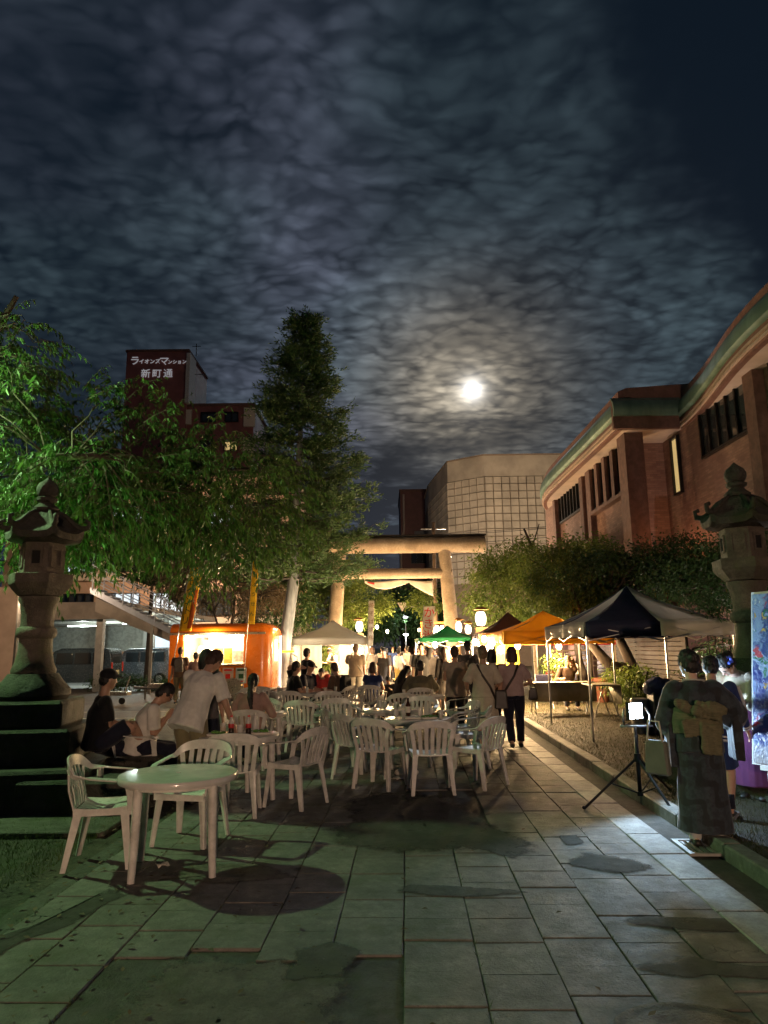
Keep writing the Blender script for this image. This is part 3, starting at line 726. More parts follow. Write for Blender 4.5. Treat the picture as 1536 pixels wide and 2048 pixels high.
m_bark_d = mat('dark_bark', (.055, .042, .035), .9, vs=9, bump=.025, bs=12, stretch=(1, 1, .25))
m_bark_p = mat('pale_bark', (.30, .29, .29), .85, vs=5, bump=.02, bs=12, stretch=(1, 1, .2), c2=(.15, .145, .15))
L_cherry = leafmat('cherry_leaf', (.042, .10, .024), (.105, .17, .04), .38, .42)
L_dark = leafmat('evergreen_leaf', (.024, .062, .02), (.05, .105, .03), .28, .45)
L_yel = leafmat('maple_leaf', (.06, .11, .02), (.125, .16, .03), .40, .5)
L_brown = leafmat('bronze_leaf', (.10, .075, .045), (.15, .115, .07), .3, .55)
L_ced = leafmat('cedar_spray', (.038, .085, .028), (.085, .135, .045), .32, .6)

def in_blobs(rng, blobs, n, shell=.35):
    out = []; vols = np.array([b[3] * b[4] * b[5] for b in blobs], float); vols /= vols.sum()
    while len(out) < n:
        b = blobs[rng.choice(len(blobs), p=vols)]
        q = rng.normal(size=3); q /= np.linalg.norm(q); r = (shell + (1 - shell) * rng.rand()) ** (1 / 2.2)
        p = np.array(b[:3]) + q * r * np.array(b[3:6])
        if noise.noise(V(p) * .9) > -.22: out.append(p)
    return np.array(out)
def broadleaf(name, label, base, trunk, blobs, nclump, nleaf, llen, lw, mt, bark, seed, spread=.28, limbs=40, group=None, cat='tree', droop=.3, tr=(.16, .05), down=.25):
    rng = np.random.RandomState(seed); rr = random.Random(seed)
    t = thing(name, label, cat, base, 0, group); B = V(base)
    tb = MB()
    for path_ in trunk:
        m = len(path_); tb.tube([V(q) - B for q in path_], [tr[0] + (tr[1] - tr[0]) * i / max(1, m - 1) for i in range(m)], 9)
    tb.build('trunk', bark, t, smooth=True)
    cl = in_blobs(rng, blobs, nclump)
    nodes = [V(q) for path_ in trunk for q in path_[1:]]
    if limbs:
        lb = MB()
        for c in cl[:limbs]:
            c = V(c); q = min(nodes, key=lambda k: (k - c).length + max(0, k.z - c.z) * 1.5); mid = q.lerp(c, .55) + V((rr.gauss(0, .12), rr.gauss(0, .12), rr.uniform(0, .25)))
            lb.tube([q - B, q.lerp(mid, .5) - B + V((rr.gauss(0, .05), rr.gauss(0, .05), 0)), mid - B, c - B], [.045, .034, .022, .008], 5)
        lb.build('branches', bark, t, smooth=True)
    pos = np.repeat(cl, nleaf, 0); N = len(pos)
    off = rng.normal(size=(N, 3)) * spread * np.array([1, 1, .62])
    ctr = np.mean(np.array([b[:3] for b in blobs]), 0)
    outd = pos - ctr; outd /= (np.linalg.norm(outd, axis=1, keepdims=True) + 1e-6)
    dr = rng.normal(size=(N, 3)) * .8 + outd * .5 + off * .9; dr[:, 2] -= down
    leaf_mesh('crown', pos + off - np.array(base), dr, rng.uniform(.7, 1.25, N) * llen, rng.uniform(.75, 1.2, N) * lw, mt, t, rng, droop)
    return t

# the big drooping-leaved tree over the stone lantern: twigs set with alternate leaves
def cherry():
    rng = np.random.RandomState(21); rr = random.Random(21)
    base = (-7.6, 12.6, 0)
    t = thing('cherry_tree', 'spreading tree with long drooping leaves lit bright green over the stone lantern', 'tree', base); B = V(base)
    trunks = [[V((-7.6, 12.6, -.05)), V((-7.4, 12.5, 1.4)), V((-7.1, 12.3, 2.6)), V((-6.6, 12.0, 3.6))],
              [V((-6.6, 12.0, 3.6)), V((-5.5, 12.0, 4.3)), V((-4.4, 12.2, 4.7)), V((-3.3, 12.4, 4.8)), V((-2.4, 12.6, 4.9))],
              [V((-6.6, 12.0, 3.6)), V((-6.7, 11.4, 5.0)), V((-6.6, 11.0, 6.4)), V((-6.0, 10.8, 7.4))],
              [V((-6.6, 12.0, 3.6)), V((-5.9, 11.0, 4.2)), V((-5.0, 10.2, 4.5)), V((-4.1, 9.9, 4.4))],
              [V((-6.6, 12.0, 3.6)), V((-5.6, 12.8, 3.9)), V((-4.2, 13.6, 4.0)), V((-3.0, 14.0, 3.9))]]
    tb = MB()
    for i, pth in enumerate(trunks): tb.tube([q - B for q in pth], [.2 - .03 * k for k in range(4)] if i == 0 else [.11, .085, .06, .04, .025][:len(pth)], 9)
    tb.build('trunk', m_bark, t, smooth=True)
    blobs = [(-5.9, 11.2, 4.7, 2.5, 2.2, 1.3), (-3.9, 12.3, 4.25, 1.9, 1.8, 1.0), (-7.2, 11.0, 6.2, 1.6, 2.0, 1.5), (-5.0, 10.2, 3.75, 1.8, 1.2, .8), (-3.2, 13.3, 3.75, 1.6, 1.5, .85), (-7.6, 10.6, 7.2, 1.1, 1.5, .8), (-6.6, 12, 3.7, 1.8, 2.0, .9), (-2.9, 12.8, 4.5, 1.5, 1.4, .9), (-4.4, 11.6, 5.0, 1.5, 1.3, .8), (-8.2, 11.4, 7.4, 1.2, 1.4, .8)]
    st_ = in_blobs(rng, blobs, 3000, .2)
    nodes = [q for pth in trunks[1:] for a, b in zip(pth, pth[1:]) for q in (a, a.lerp(b, .5), b)]
    tw_ = MB(); P_, D_ = [], []
    for i, s in enumerate(st_):
        s = V(s); near_ = min(nodes, key=lambda k: (k - s).length)
        if i % 9 == 0: tw_.tube([near_ - B, near_.lerp(s, .33) + V((rr.gauss(0, .12), rr.gauss(0, .12), .14)) - B, near_.lerp(s, .7) + V((rr.gauss(0, .1), rr.gauss(0, .1), .1)) - B, s - B], [.016, .013, .009, .005], 4, cap=False)
        o = (s - near_); o.z *= .4
        if o.length < .05: o = V((rr.gauss(0, 1), rr.gauss(0, 1), 0))
        o = (o.normalized() + V((rr.gauss(0, .5), rr.gauss(0, .5), rr.uniform(-.1, .45)))).normalized()
        L = rr.uniform(.45, .95); pts = [s]; dv = o.copy()
        for k in range(6):
            dv = (dv + V((0, 0, -.10 * k * .55))).normalized(); pts.append(pts[-1] + dv * L / 6)
        tw_.tube([q - B for q in pts[::2]], [.007, .005, .003, .002], 3, cap=False)
        x, y, z = bas(o)
        for k in range(19):
            f = rr.uniform(.08, 1) * 6; j = min(5, int(f)); q = pts[j].lerp(pts[j + 1], f - j)
            sd = x * (1 if k % 2 else -1) * rr.uniform(.4, 1.0)
            P_.append(q - B); D_.append((sd + (pts[j + 1] - pts[j]).normalized() * .6 + V((rr.gauss(0, .2), rr.gauss(0, .2), -rr.uniform(.35, 1.2)))))
    tw_.build('twigs', m_bark, t)
    N = len(P_)
    leaf_mesh('crown', np.array([tuple(q) for q in P_]), np.array([tuple(q) for q in D_]), rng.uniform(.065, .125, N), rng.uniform(.026, .042, N), L_cherry, t, rng, .35)
cherry()

def cedar():
    rng = np.random.RandomState(5); rr = random.Random(5)
    base = (-3.85, 26, 0); B = V(base)
    t = thing('cedar_tree', 'tall conical cedar with a pale leaning trunk beside the orange trailer', 'tree', base)
    def tp(z): return V((-3.85 + .50 * (z / 4.0) if z < 4 else -3.35 + .37 * (z - 4) / 10.6, 26, z))
    tb = MB(); zs = [-.1, .3, 1, 2, 3, 4, 5.5, 7.5, 10, 12.5, 14.4]
    tb.tube([tp(z) - B for z in zs], [.30, .255, .235, .225, .215, .205, .18, .14, .09, .05, .015], 14); tb.build('trunk', m_bark_p, t, smooth=True)
    lb = MB(); P_, D_ = [], []
    z = 4.2
    while z < 14.5:
        f = (z - 3.3) / 11.3
        # measured half-width of the crown
        Rm = np.interp(z, [3.3, 4.2, 5.5, 7, 8.5, 10, 11, 12, 13, 14, 14.6], [2.3, 2.9, 3.1, 2.85, 2.35, 2.15, 1.75, 1.35, .95, .5, .12])
        nb = 5
        for k in range(nb):
            a = rr.uniform(0, 2 * PI); rb = Rm * rr.uniform(.55, 1.08)
            if math.cos(a) < -.3 and z < 6.5: rb *= 1.05
            st_ = tp(z); o = V((math.cos(a), math.sin(a), 0))
            pts = [st_, st_ + o * rb * .4 + V((0, 0, -.05 * rb)), st_ + o * rb * .75 + V((0, 0, -.02 * rb)), st_ + o * rb + V((0, 0, .16 * rb))]
            lb.tube([q - B for q in pts], [.045 * (1 - f) + .012, .03 * (1 - f) + .009, .014, .005], 5, cap=False)
            nt = int(7 + rb * 8.5)
            for j in range(nt):
                u = rr.uniform(.22, 1.02); q = pts[0].lerp(pts[1], u / .4) if u < .4 else (pts[1].lerp(pts[2], (u - .4) / .35) if u < .75 else pts[2].lerp(pts[3], (u - .75) / .27))
                c = q + V((rr.gauss(0, .16), rr.gauss(0, .16), rr.gauss(.0, .10)))
                td = (o * .8 + V((rr.gauss(0, .5), rr.gauss(0, .5), rr.uniform(-.2, .5)))).normalized()
                for i in range(14):
                    P_.append(c + td * rr.uniform(-.05, .26) + V((rr.gauss(0, .05), rr.gauss(0, .05), rr.gauss(0, .05))) - B); D_.append(td + V((rr.gauss(0, .6), rr.gauss(0, .6), rr.gauss(.1, .5))))
        z += .20 + .08 * (1 - f)
    lb.build('branches', m_bark_d, t)
    N = len(P_)
    leaf_mesh('crown', np.array([tuple(q) for q in P_]), np.array([tuple(q) for q in D_]), rng.uniform(.12, .22, N), rng.uniform(.03, .055, N), L_ced, t, rng, .0)
cedar()

def tr_(x, y, z, dx=0, dy=0): return [(x, y, -.05), (x + dx * .4, y + dy * .4, z * .5), (x + dx, y + dy, z)]
broadleaf('bronze_tree', 'reddish brown leaved tree with thin forking stems behind the orange trailer', (-6.8, 30, 0),
          [[(-6.8, 30, 0), (-6.6, 30, 1.6), (-7.2, 30, 3.2)], [(-6.6, 30, 1.6), (-5.9, 29.9, 2.6), (-5.4, 30, 3.8)], [(-6.6, 30, 1.6), (-6.4, 30.2, 3.0), (-6.3, 30, 4.2)], [(-6.8, 30, .8), (-8.0, 30, 2.4), (-8.8, 30, 3.6)]],
          [(-7.6, 30, 4.2, 2.0, 1.6, .9), (-5.4, 30, 4.0, 1.6, 1.5, .95), (-8.6, 29.6, 4.8, 1.3, 1.2, .7)], 150, 60, .15, .05, L_brown, m_bark_d, 31, .3, 60, tr=(.10, .035))
broadleaf('roadside_tree', 'green bushy tree filling the gap between cedar and trailer', (-5.3, 33, 0), [tr_(-5.3, 33, 3.2, .3)], [(-5.2, 33, 3.6, 1.7, 1.5, 1.7), (-4.4, 33.5, 5.4, 1.7, 1.4, 1.3), (-6.6, 34, 6.0, 1.8, 1.3, 1.2)], 200, 60, .16, .06, L_dark, m_bark_d, 33, .3)
broadleaf('deck_tree', 'dark leafy tree in front of the salmon block above the stair', (-10.5, 32, 0), [tr_(-10.5, 32, 4.5)], [(-10.4, 32, 6.2, 2.4, 1.6, 1.6), (-8.0, 33, 7.4, 2.2, 1.5, 1.5), (-12.5, 31.5, 6.6, 1.8, 1.4, 1.6)], 240, 60, .2, .07, L_dark, m_bark_d, 34, .38)
broadleaf('gate_maple', 'yellow-green lit tree behind the torii pillar nearest the cedar', (-2.6, 35, 0), [tr_(-2.6, 35, 3.0)], [(-2.9, 35, 3.6, 1.6, 1.2, 1.5), (-1.3, 35, 3.9, 1.5, 1.2, 1.2), (-2.6, 36, 5.3, 2.3, 1.2, 1.0), (-.4, 35, 3.5, .9, .8, .5)], 230, 60, .14, .06, L_yel, m_bark, 35, .28)
broadleaf('gate_maple', 'wide bright yellow-green tree standing against the other torii pillar', (5.6, 31, 0),
          [[(5.6, 31, 0), (5.5, 31, 1.8), (5.0, 31, 3.4), (4.6, 31, 4.4)], [(5.5, 31, 1.8), (6.4, 31, 3.4), (7.0, 31, 4.6)]],
          [(4.9, 30.6, 3.9, 1.5, 1.5, 1.5), (6.4, 30.4, 4.1, 1.7, 1.5, 1.6), (5.6, 30, 5.3, 1.7, 1.4, .8), (7.7, 30, 4.5, 1.4, 1.4, 1.5)], 300, 60, .14, .06, L_yel, m_bark, 36, .27, 50)
broadleaf('garden_tree', 'twisted garden tree with two stems shading the lawn by the long table', (5.5, 20.9, .1),
          [[(5.52, 20.9, .05), (5.45, 20.9, .7), (5.58, 20.9, 1.4), (5.42, 20.9, 2.1), (5.5, 20.8, 2.7)], [(5.6, 20.92, .05), (5.66, 20.9, .9), (5.52, 20.9, 1.5), (5.68, 20.8, 2.3), (5.9, 20.6, 3.0)]],
          [(5.3, 20.6, 3.3, 1.35, 1.3, .75), (6.3, 20.6, 3.6, 1.4, 1.3, .8), (4.7, 20.6, 3.9, .9, 1.0, .5), (5.8, 20.4, 4.3, 1.0, 1.0, .45)], 240, 60, .10, .04, L_yel, m_bark_d, 37, .2, 40, tr=(.11, .06))
broadleaf('leaning_garden_tree', 'dark leaning tree behind the work light with a low forked limb', (6.45, 18.6, .1),
          [[(6.5, 18.6, .05), (6.45, 18.6, .7), (6.2, 18.6, 1.35), (5.95, 18.6, 2.0), (5.8, 18.5, 2.7)], [(6.4, 18.6, .95), (5.75, 18.6, 1.1), (5.25, 18.7, 1.75), (5.1, 18.7, 2.5)]],
          [(6.1, 18.2, 3.3, 1.5, 1.3, .7), (7.2, 17.6, 3.55, 1.3, 1.4, .75), (5.0, 18.5, 3.2, 1.0, 1.0, .6), (7.9, 17.0, 3.2, 1.0, 1.2, .8)], 260, 60, .09, .035, L_dark, m_bark_d, 38, .2, 45, tr=(.20, .07))
broadleaf('hall_tree', 'dark green tree hiding the lower brick wall beside the porch ledge', (8.0, 15.6, .1), [tr_(8.0, 15.6, 2.8, -.3)],
          [(7.6, 15.3, 3.4, 1.0, 1.1, .75), (8.3, 14.6, 3.3, .9, 1.2, .7), (7.0, 16.2, 3.1, .9, 1.0, .5)], 150, 55, .09, .035, L_dark, m_bark_d, 39, .19, 30, tr=(.12, .04))
broadleaf('flank_tree', 'leafy tree between the yellow-green maple and the brick turret', (8.0, 27, .1), [tr_(7.4, 27, 3.2)],
          [(7.2, 26.6, 3.8, 1.3, 1.3, 1.1), (7.6, 25, 4.6, 1.1, 1.2, .8), (6.9, 25.6, 3.0, 1.3, 1.3, .9)], 180, 55, .13, .05, L_yel, m_bark_d, 40, .26, 30)
# bare twigs standing above the maple
bt = thing('bare_branch', 'leafless forked branch sticking up before the beige panels', 'branch', (6.2, 29.6, 4.6))
bb_ = MB()
for pts in ([(0, 0, -.6), (.05, 0, .4), (.0, 0, 1.1), (.35, 0, 2.1)], [(0, 0, 1.1), (-.3, 0, 1.9)], [(.9, 0, -.6), (1.0, 0, .2), (.9, 0, .6), (1.05, 0, 1.0)], [(2.4, -2, .0), (2.6, -2, 1.2), (3.0, -2.2, 2.2)], [(2.5, -2, .6), (2.2, -2, 1.5), (2.35, -2, 2.1)]):
    bb_.tube(pts, [.06, .045, .035, .02][:len(pts)], 6)
bb_.build('stem', m_bark_d, bt, smooth=True)
for i, (x, y, h, lab) in enumerate(((-1.6, 62, 6.5, 'dark street tree beyond the torii under the triangular sign'), (3.2, 66, 7.5, 'dark street tree beyond the torii behind the shaved ice flag'), (1.0, 78, 8.5, 'farthest dark tree closing the end of the street'))):
    broadleaf('street_tree', lab, (x, y, 0), [tr_(x, y, h * .5)], [(x, y, h * .65, 2.2, 1.8, h * .3), (x + 1.2, y, h * .5, 1.6, 1.4, h * .22)], 110, 45, .35, .16, L_dark, m_bark_d, 50 + i, .55, 10, 'dark street trees beyond the torii')
broadleaf('twig_tree', 'sparse tree with pale leaves on a bare pole between torii pillar and lanterns', (2.3, 37, 0), [tr_(2.4, 37, 4.2)], [(2.1, 36.6, 4.0, .8, .7, .7)], 30, 40, .16, .07, L_yel, m_bark, 60, .22, 12, tr=(.10, .05))
# shrubs
broadleaf('shrub', 'upright shrub with many bare stems beside the mossy stone lantern', (5.75, 12.2, .1),
          [[(5.7 + k * .07, 12.2, .05), (5.68 + k * .08, 12.2, .7), (5.45 + k * .12, 12.2, 1.5), (5.4 + k * .12, 12.1, 2.15)] for k in range(6)], [(5.9, 12.2, 1.0, .45, .4, .35), (5.7, 12.1, 2.35, .5, .4, .28)], 45, 40, .07, .028, L_dark, m_bark_d, 61, .13, 0, tr=(.014, .008), cat='shrub')
broadleaf('shrub', 'bright feathery shrub at the foot of the leaning tree', (6.2, 17.6, .1), [tr_(6.2, 17.6, .5)], [(6.0, 17.5, .75, .6, .5, .38), (6.9, 17.4, .75, .4, .4, .34)], 45, 45, .15, .03, L_yel, m_bark_d, 62, .16, 8, tr=(.04, .02), cat='shrub')
broadleaf('shrub', 'leafy potted green shrub inside the yellow tent', (4.55, 19.6, .1), [tr_(4.55, 19.6, .6)], [(4.55, 19.6, 1.0, .28, .3, .42)], 26, 45, .10, .03, L_yel, m_bark_d, 63, .11, 4, tr=(.03, .02), cat='shrub')
broadleaf('shrub', 'dark low shrub bed under the parked vans', (-11.4, 30.6, 0), [tr_(-11.4, 30.6, .2)], [(-11.3, 30.6, .35, 1.3, .5, .3), (-9.6, 30.2, .3, 1.0, .5, .25)], 70, 45, .09, .035, L_dark, m_bark_d, 64, .16, 4, tr=(.03, .02), cat='shrub')
broadleaf('shrub', 'green shrub seen through the white tent', (-2.45, 30.3, 0), [tr_(-2.45, 30.3, .6)], [(-2.4, 30.3, 1.25, .5, .4, .6)], 34, 45, .12, .04, L_yel, m_bark_d, 65, .16, 6, tr=(.04, .02), cat='shrub')
broadleaf('hedge', 'dark hedge running behind the slatted screen', (8.4, 20, .1), [tr_(8.5, 20, 1.5)], [(8.3, 16.5, 1.4, .6, 2.0, .9), (8.3, 13, 1.3, .6, 2, .9)], 100, 45, .09, .035, L_dark, m_bark_d, 66, .2, 4, cat='hedge')
# ------------------------------------------------------------------ stone lanterns
m_gran = stonemat('lantern_granite', (.16, .132, .11), (.10, .085, .07), moss=(.10, .105, .055), bump=.02, scale=4, rnd=.02)
m_gran_d = stonemat('mossy_granite', (.085, .078, .065), (.05, .046, .038), moss=(.04, .055, .02), bump=.025, scale=4, rnd=.02)
m_void = mat('painted_opening_dark', (.006, .005, .005), .9, var=0)  # near-black panel colour, paints the darkness inside the fire box openings
def hexr(r, z, rot=0.0, bulge=None):
    return [V((r * math.cos(k * PI / 3 + rot), r * math.sin(k * PI / 3 + rot), z)) for k in range(6)]
def stone_lantern(label, loc, rz, tall=True):
    t = thing('stone_lantern', label, 'stone lantern', loc, rz)
    MB().box((0, 0, .22), (2.0, 2.0, .44)).build('step', m_gran_d, t, bevel=.03)
    MB().box((0, 0, .63), (1.35, 1.35, .38)).build('plinth', m_gran_d, t, bevel=.03)
    MB().box((0, 0, .965), (1.06, 1.06, .29)).build('plinth', m_gran_d, t, bevel=.03)
    MB().lathe([(.42, 1.11), (.47, 1.16), (.46, 1.22), (.36, 1.32), (.30, 1.40)], n=36).build('lotus_base', m_gran_d, t, smooth=45)
    MB().lathe([(.265, 1.40), (.275, 1.44), (.235, 1.52), (.205, 1.66), (.20, 1.80), (.235, 1.82), (.25, 1.87), (.235, 1.92), (.20, 1.94), (.20, 2.08), (.225, 2.2), (.25, 2.25), (.25, 2.29)], n=36).build('shaft', m_gran, t, smooth=45)
    b = MB(); b.rings([hexr(.27, 2.30), hexr(.36, 2.38), hexr(.41, 2.44), hexr(.41, 2.555)]); b.build('platform', m_gran, t, bevel=.008)
    fb = MB(); fb.rings([hexr(.285, 2.56), hexr(.285, 2.925)]); fb = fb.build('fire_box', m_gran, t, bevel=.006)
    for k in range(6):
        a = (k + .5) * PI / 3; ap = .285 * math.cos(PI / 6)
        f = MB(); X = Matrix.Rotation(a, 4, 'Z'); f.X = X
        w_, h_ = (.10, .15) if k % 2 == 0 else (.12, .17)
        for s in (-1, 1): f.box((ap + .006, s * (w_ / 2 + .018), 2.745), (.022, .03, h_ + .06))
        f.box((ap + .006, 0, 2.745 + h_ / 2 + .02), (.022, w_, .03)); f.box((ap + .006, 0, 2.745 - h_ / 2 - .02), (.022, w_, .03))
        f.build('panel_frame', m_gran, fb)
        q = MB(); q.X = X; q.box((ap + .001, 0, 2.745), (.008, w_, h_)); q.build('window' if k % 2 == 0 else 'blind_panel', m_void if k % 2 == 0 else m_gran, fb)
    rf = MB(); NN = 36
    def rr_(k, r, z, curl):
        a = 2 * PI * k / NN; e = abs(((k / 6) % 1) - .5) * 2          # 1 at corners
        hx = math.cos(PI / 6) / math.cos((a % (PI / 3)) - PI / 6)
        return V((r * hx * math.cos(a), r * hx * math.sin(a), z + curl * e ** 5))
    rf.rings([[rr_(k, r, z, c) for k in range(NN)] for r, z, c in ((.29, 2.928, 0), (.44, 2.95, .02), (.50, 2.955, .05), (.515, 3.03, .075), (.45, 3.075, .07), (.36, 3.13, .03), (.30, 3.20, .01), (.24, 3.275, 0), (.15, 3.32, 0), (.10, 3.33, 0))])
    rf = rf.build('roof', m_gran_d, t, smooth=50)
    for k in range(6):
        a = k * PI / 3; u = V((math.cos(a), math.sin(a), 0)); b = MB()
        b.tube([u * .14 + V((0, 0, 3.33)), u * .27 + V((0, 0, 3.265)), u * .38 + V((0, 0, 3.16)), u * .47 + V((0, 0, 3.11)), u * .555 + V((0, 0, 3.13)), u * .565 + V((0, 0, 3.20)), u * .51 + V((0, 0, 3.215))], [.022, .028, .034, .038, .036, .03, .026], 8); b.build('ridge_scroll', m_gran_d, rf, smooth=True)
    t.scale = (.9, .9, 1.0)
    MB().lathe([(.16, 3.325), (.17, 3.36), (.12, 3.40), (.09, 3.43), (.13, 3.455), (.135, 3.49), (.115, 3.50)], n=28).build('finial_cup', m_gran_d, t, smooth=45)
    MB().lathe([(.06, 3.49), (.115, 3.52), (.14, 3.57), (.14, 3.62), (.115, 3.67), (.06, 3.71), (.02, 3.745), (.004, 3.76)], n=28).build('jewel', m_gran_d, t, smooth=60)
    return t
stone_lantern('tall stone lantern on a dark stepped base under the cherry tree', (-4.12, 8.5, 0), 8)
stone_lantern('tall stone lantern before the brick hall, its base hidden by the painting', (4.32, 8.5, .08), 21)
# low dark stone bench beside the lantern step, with the can on it
b = MB().box((-3.15, 8.0, .17), (1.3, .8, .36)); b.box((-2.9, 8.75, .23), (.6, .7, .46))
tag(b.build('stone_step', m_gran_d, bevel=.03), 'low dark stone step beside the lantern under the seated man', 'step')

# ------------------------------------------------------------------ white plastic furniture
m_pl = mat('white_plastic', (.74, .72, .68), .30, var=.22, vs=7, detail=6, rnd=.06, spec=.45, bump=.0006, bs=220)
def bez(p, k=8):
    return [V(q) for q in p]
def make_chair():
    c = thing('plastic_chair', 'chair', 'chair', (0, 0, 0))         # faces +y
    def seatf(u, v):
        x = (u - .5) * (.44 + .02 * v); y = -.20 + .44 * v
        return V((x, y, .425 + .012 * v + .025 * (abs(u - .5) * 2) ** 3 - .03 * math.sin(PI * v) * .6 - (.03 * ((v - .9) / .1) ** 2 if v > .9 else 0)))
    MB().slab(seatf, 10, 10, .012).build('seat', m_pl, c, smooth=50)
    ap = MB(); ap.slab(lambda u, v: V(((u - .5) * .46, .245, .425 - .05 * v)), 6, 1, .008); ap.slab(lambda u, v: V((-.225 , -.2 + .44 * u, .44 - .05 * v)), 6, 1, .008); ap.slab(lambda u, v: V((.225, -.2 + .44 * u, .44 - .05 * v)), 6, 1, .008); ap.build('seat_skirt', m_pl, c)
    # one hoop: arm front - arm - round the back top - arm - arm front
    def hoop(u):
        t = u * 2 - 1; s = 1 if t > 0 else -1; a = abs(t)
        if a < .5:      # back arc
            th = a / .5 * PI / 2
            return V((s * .275 * math.sin(th), -.295 + .10 * (1 - math.cos(th)), .79 - .10 * (1 - math.cos(th)) ** 1.3))
        k = (a - .5) / .5
        return V((s * (.275 + .012 * math.sin(PI * k)), -.195 + .42 * k, .69 - .055 * k ** .7 - (.03 * max(0, k - .85) / .15)))
    b = MB()
    def hf(u, v):
        p = hoop(u); t = abs(u * 2 - 1); wd = .055
        if t < .5: o = V((0, 0, .085 - .03 * t)) * (v - .5) + V((0, -.01 * v, -.02))
        else:
            s = 1 if u > .5 else -1; o = V((s * wd, 0, -.012 * abs(v - .5))) * (v - .5)
        if .38 < t < .62:
            f = (t - .38) / .24; s = 1 if u > .5 else -1
            o = (V((0, -.01 * v, .07 * (v - .5) - .02)) * (1 - f) + V((s * wd * (v - .5), 0, 0)) * f)
        return p + o
    b.slab(hf, 44, 3, .011); b.build('arm_hoop', m_pl, c, smooth=50)
    sb = MB()
    for i, x in enumerate((-.128, -.064, 0, .064, .128)):
        top = V((x * 1.18, -.296 + .03 * (x / .15) ** 2, .745 - .03 * (x / .15) ** 2)); bot = V((x, -.205, .435))
        m = MB(); w_ = .021
        m.rings([[q + V((-w_, -.005, 0)), q + V((w_, -.005, 0)), q + V((w_, .006, 0)), q + V((-w_, .006, 0))] for q in (bot, bot.lerp(top, .35) + V((0, .012, 0)), bot.lerp(top, .7) + V((0, .006, 0)), top)])
        m.build('slat', m_pl, c)
    for s in (-1, 1):
        m = MB(); m.rings([[q + V((-.022, -.006, 0)), q + V((.022, -.006, 0)), q + V((.022, .008, 0)), q + V((-.022, .008, 0))] for q in (V((s * .195, -.2, .43)), V((s * .215, -.24, .58)), V((s * .235, -.245, .70)))]); m.build('back_post', m_pl, c)
        m = MB()
        for q0, q1 in ((V((s * .285, .21, .615)), V((s * .255, .23, .42))),):
            m.rings([[q + V((0, -w2, 0)), q + V((0, w2, 0)), q + V((-s * .02, w2, 0)), q + V((-s * .02, -w2, 0))] for q, w2 in ((q0, .035), (q0.lerp(q1, .5), .026), (q1, .03))])
        m.build('arm_support', m_pl, c, bevel=.003)
        for y0, y1 in ((.205, .245), (-.195, -.262)):
            m = MB(); q0, q1 = V((s * .222, y0, .43)), V((s * .252, y1, .0)); e = 1 if y0 > 0 else -1
            m.rings([[q + V((0, -e * k, 0)), q + V((0, 0, 0)), q + V((-s * k * .35, .004 * e, 0)), q + V((-s * k, -e * .006, 0)), q + V((-s * k, -e * .016, 0)), q + V((-s * .012, -e * k, 0))] for q, k in ((q0, .064), (q0.lerp(q1, .5), .050), (q1, .038))])
            m.build('leg', m_pl, c)
    return c
def make_table():
    t = thing('plastic_table', 'table', 'table', (0, 0, 0))
    MB().lathe([(.40, .665), (.445, .645), (.452, .66), (.452, .682), (.445, .692), (.43, .694), (.02, .694), (.018, .690), (.004, .690)], n=48).build('table_top', mat('glossy_table_plastic', (.70, .69, .66), .2, var=.12, vs=5, rnd=.05, coat=.4, bump=.0008, bs=40), t, smooth=35)
    MB().lathe([(.36, .62), (.40, .62), (.40, .668), (.36, .668)], n=32).build('apron', m_pl, t, smooth=35)
    for k in range(4):
        a = PI / 4 + k * PI / 2; u = V((math.cos(a), math.sin(a), 0))
        MB().tube([u * .375 + V((0, 0, .66)), u * .385 + V((0, 0, .3)), u * .40], [.036, .032, .027], 12).build('leg', m_pl, t, smooth=40)
    return t
tab0 = make_table(); ch0 = make_chair()
TG = 'white plastic tables on the path'; CG = 'white plastic chairs on the path'
def place(proto, used, spots, grp):
    for x, y, rz, lab in spots:
        if not used: o = proto; used.append(1); o.location = (x, y, .02); o.rotation_euler = (0, 0, R(rz)); o['label'] = lab
        else: o = dup(proto, (x, y, .02), rz, lab)
        o['group'] = grp
tabs = [(-1.62, 5.80, 12, 'empty white round table nearest the camera'), (-1.66, 8.30, 40, 'white round table with two cola bottles before the standing man'), (.42, 9.95, 20, 'white round table crowded with cups and a brown bottle'),
        (.08, 11.45, 5, 'white round table right behind the one with the brown bottle'), (-1.0, 13.0, 33, 'bare white round table in the middle of the seating'), (-1.45, 15.8, 10, 'white round table where the group in dark shirts drinks'), (.75, 14.6, 50, 'white round table in front of the seated man in olive'), (-1.95, 11.1, 20, 'white round table beside the woman with the ponytail'), (-.15, 17.6, 0, 'farthest white round table near the seated woman in navy')]
place(tab0, [], tabs, TG)
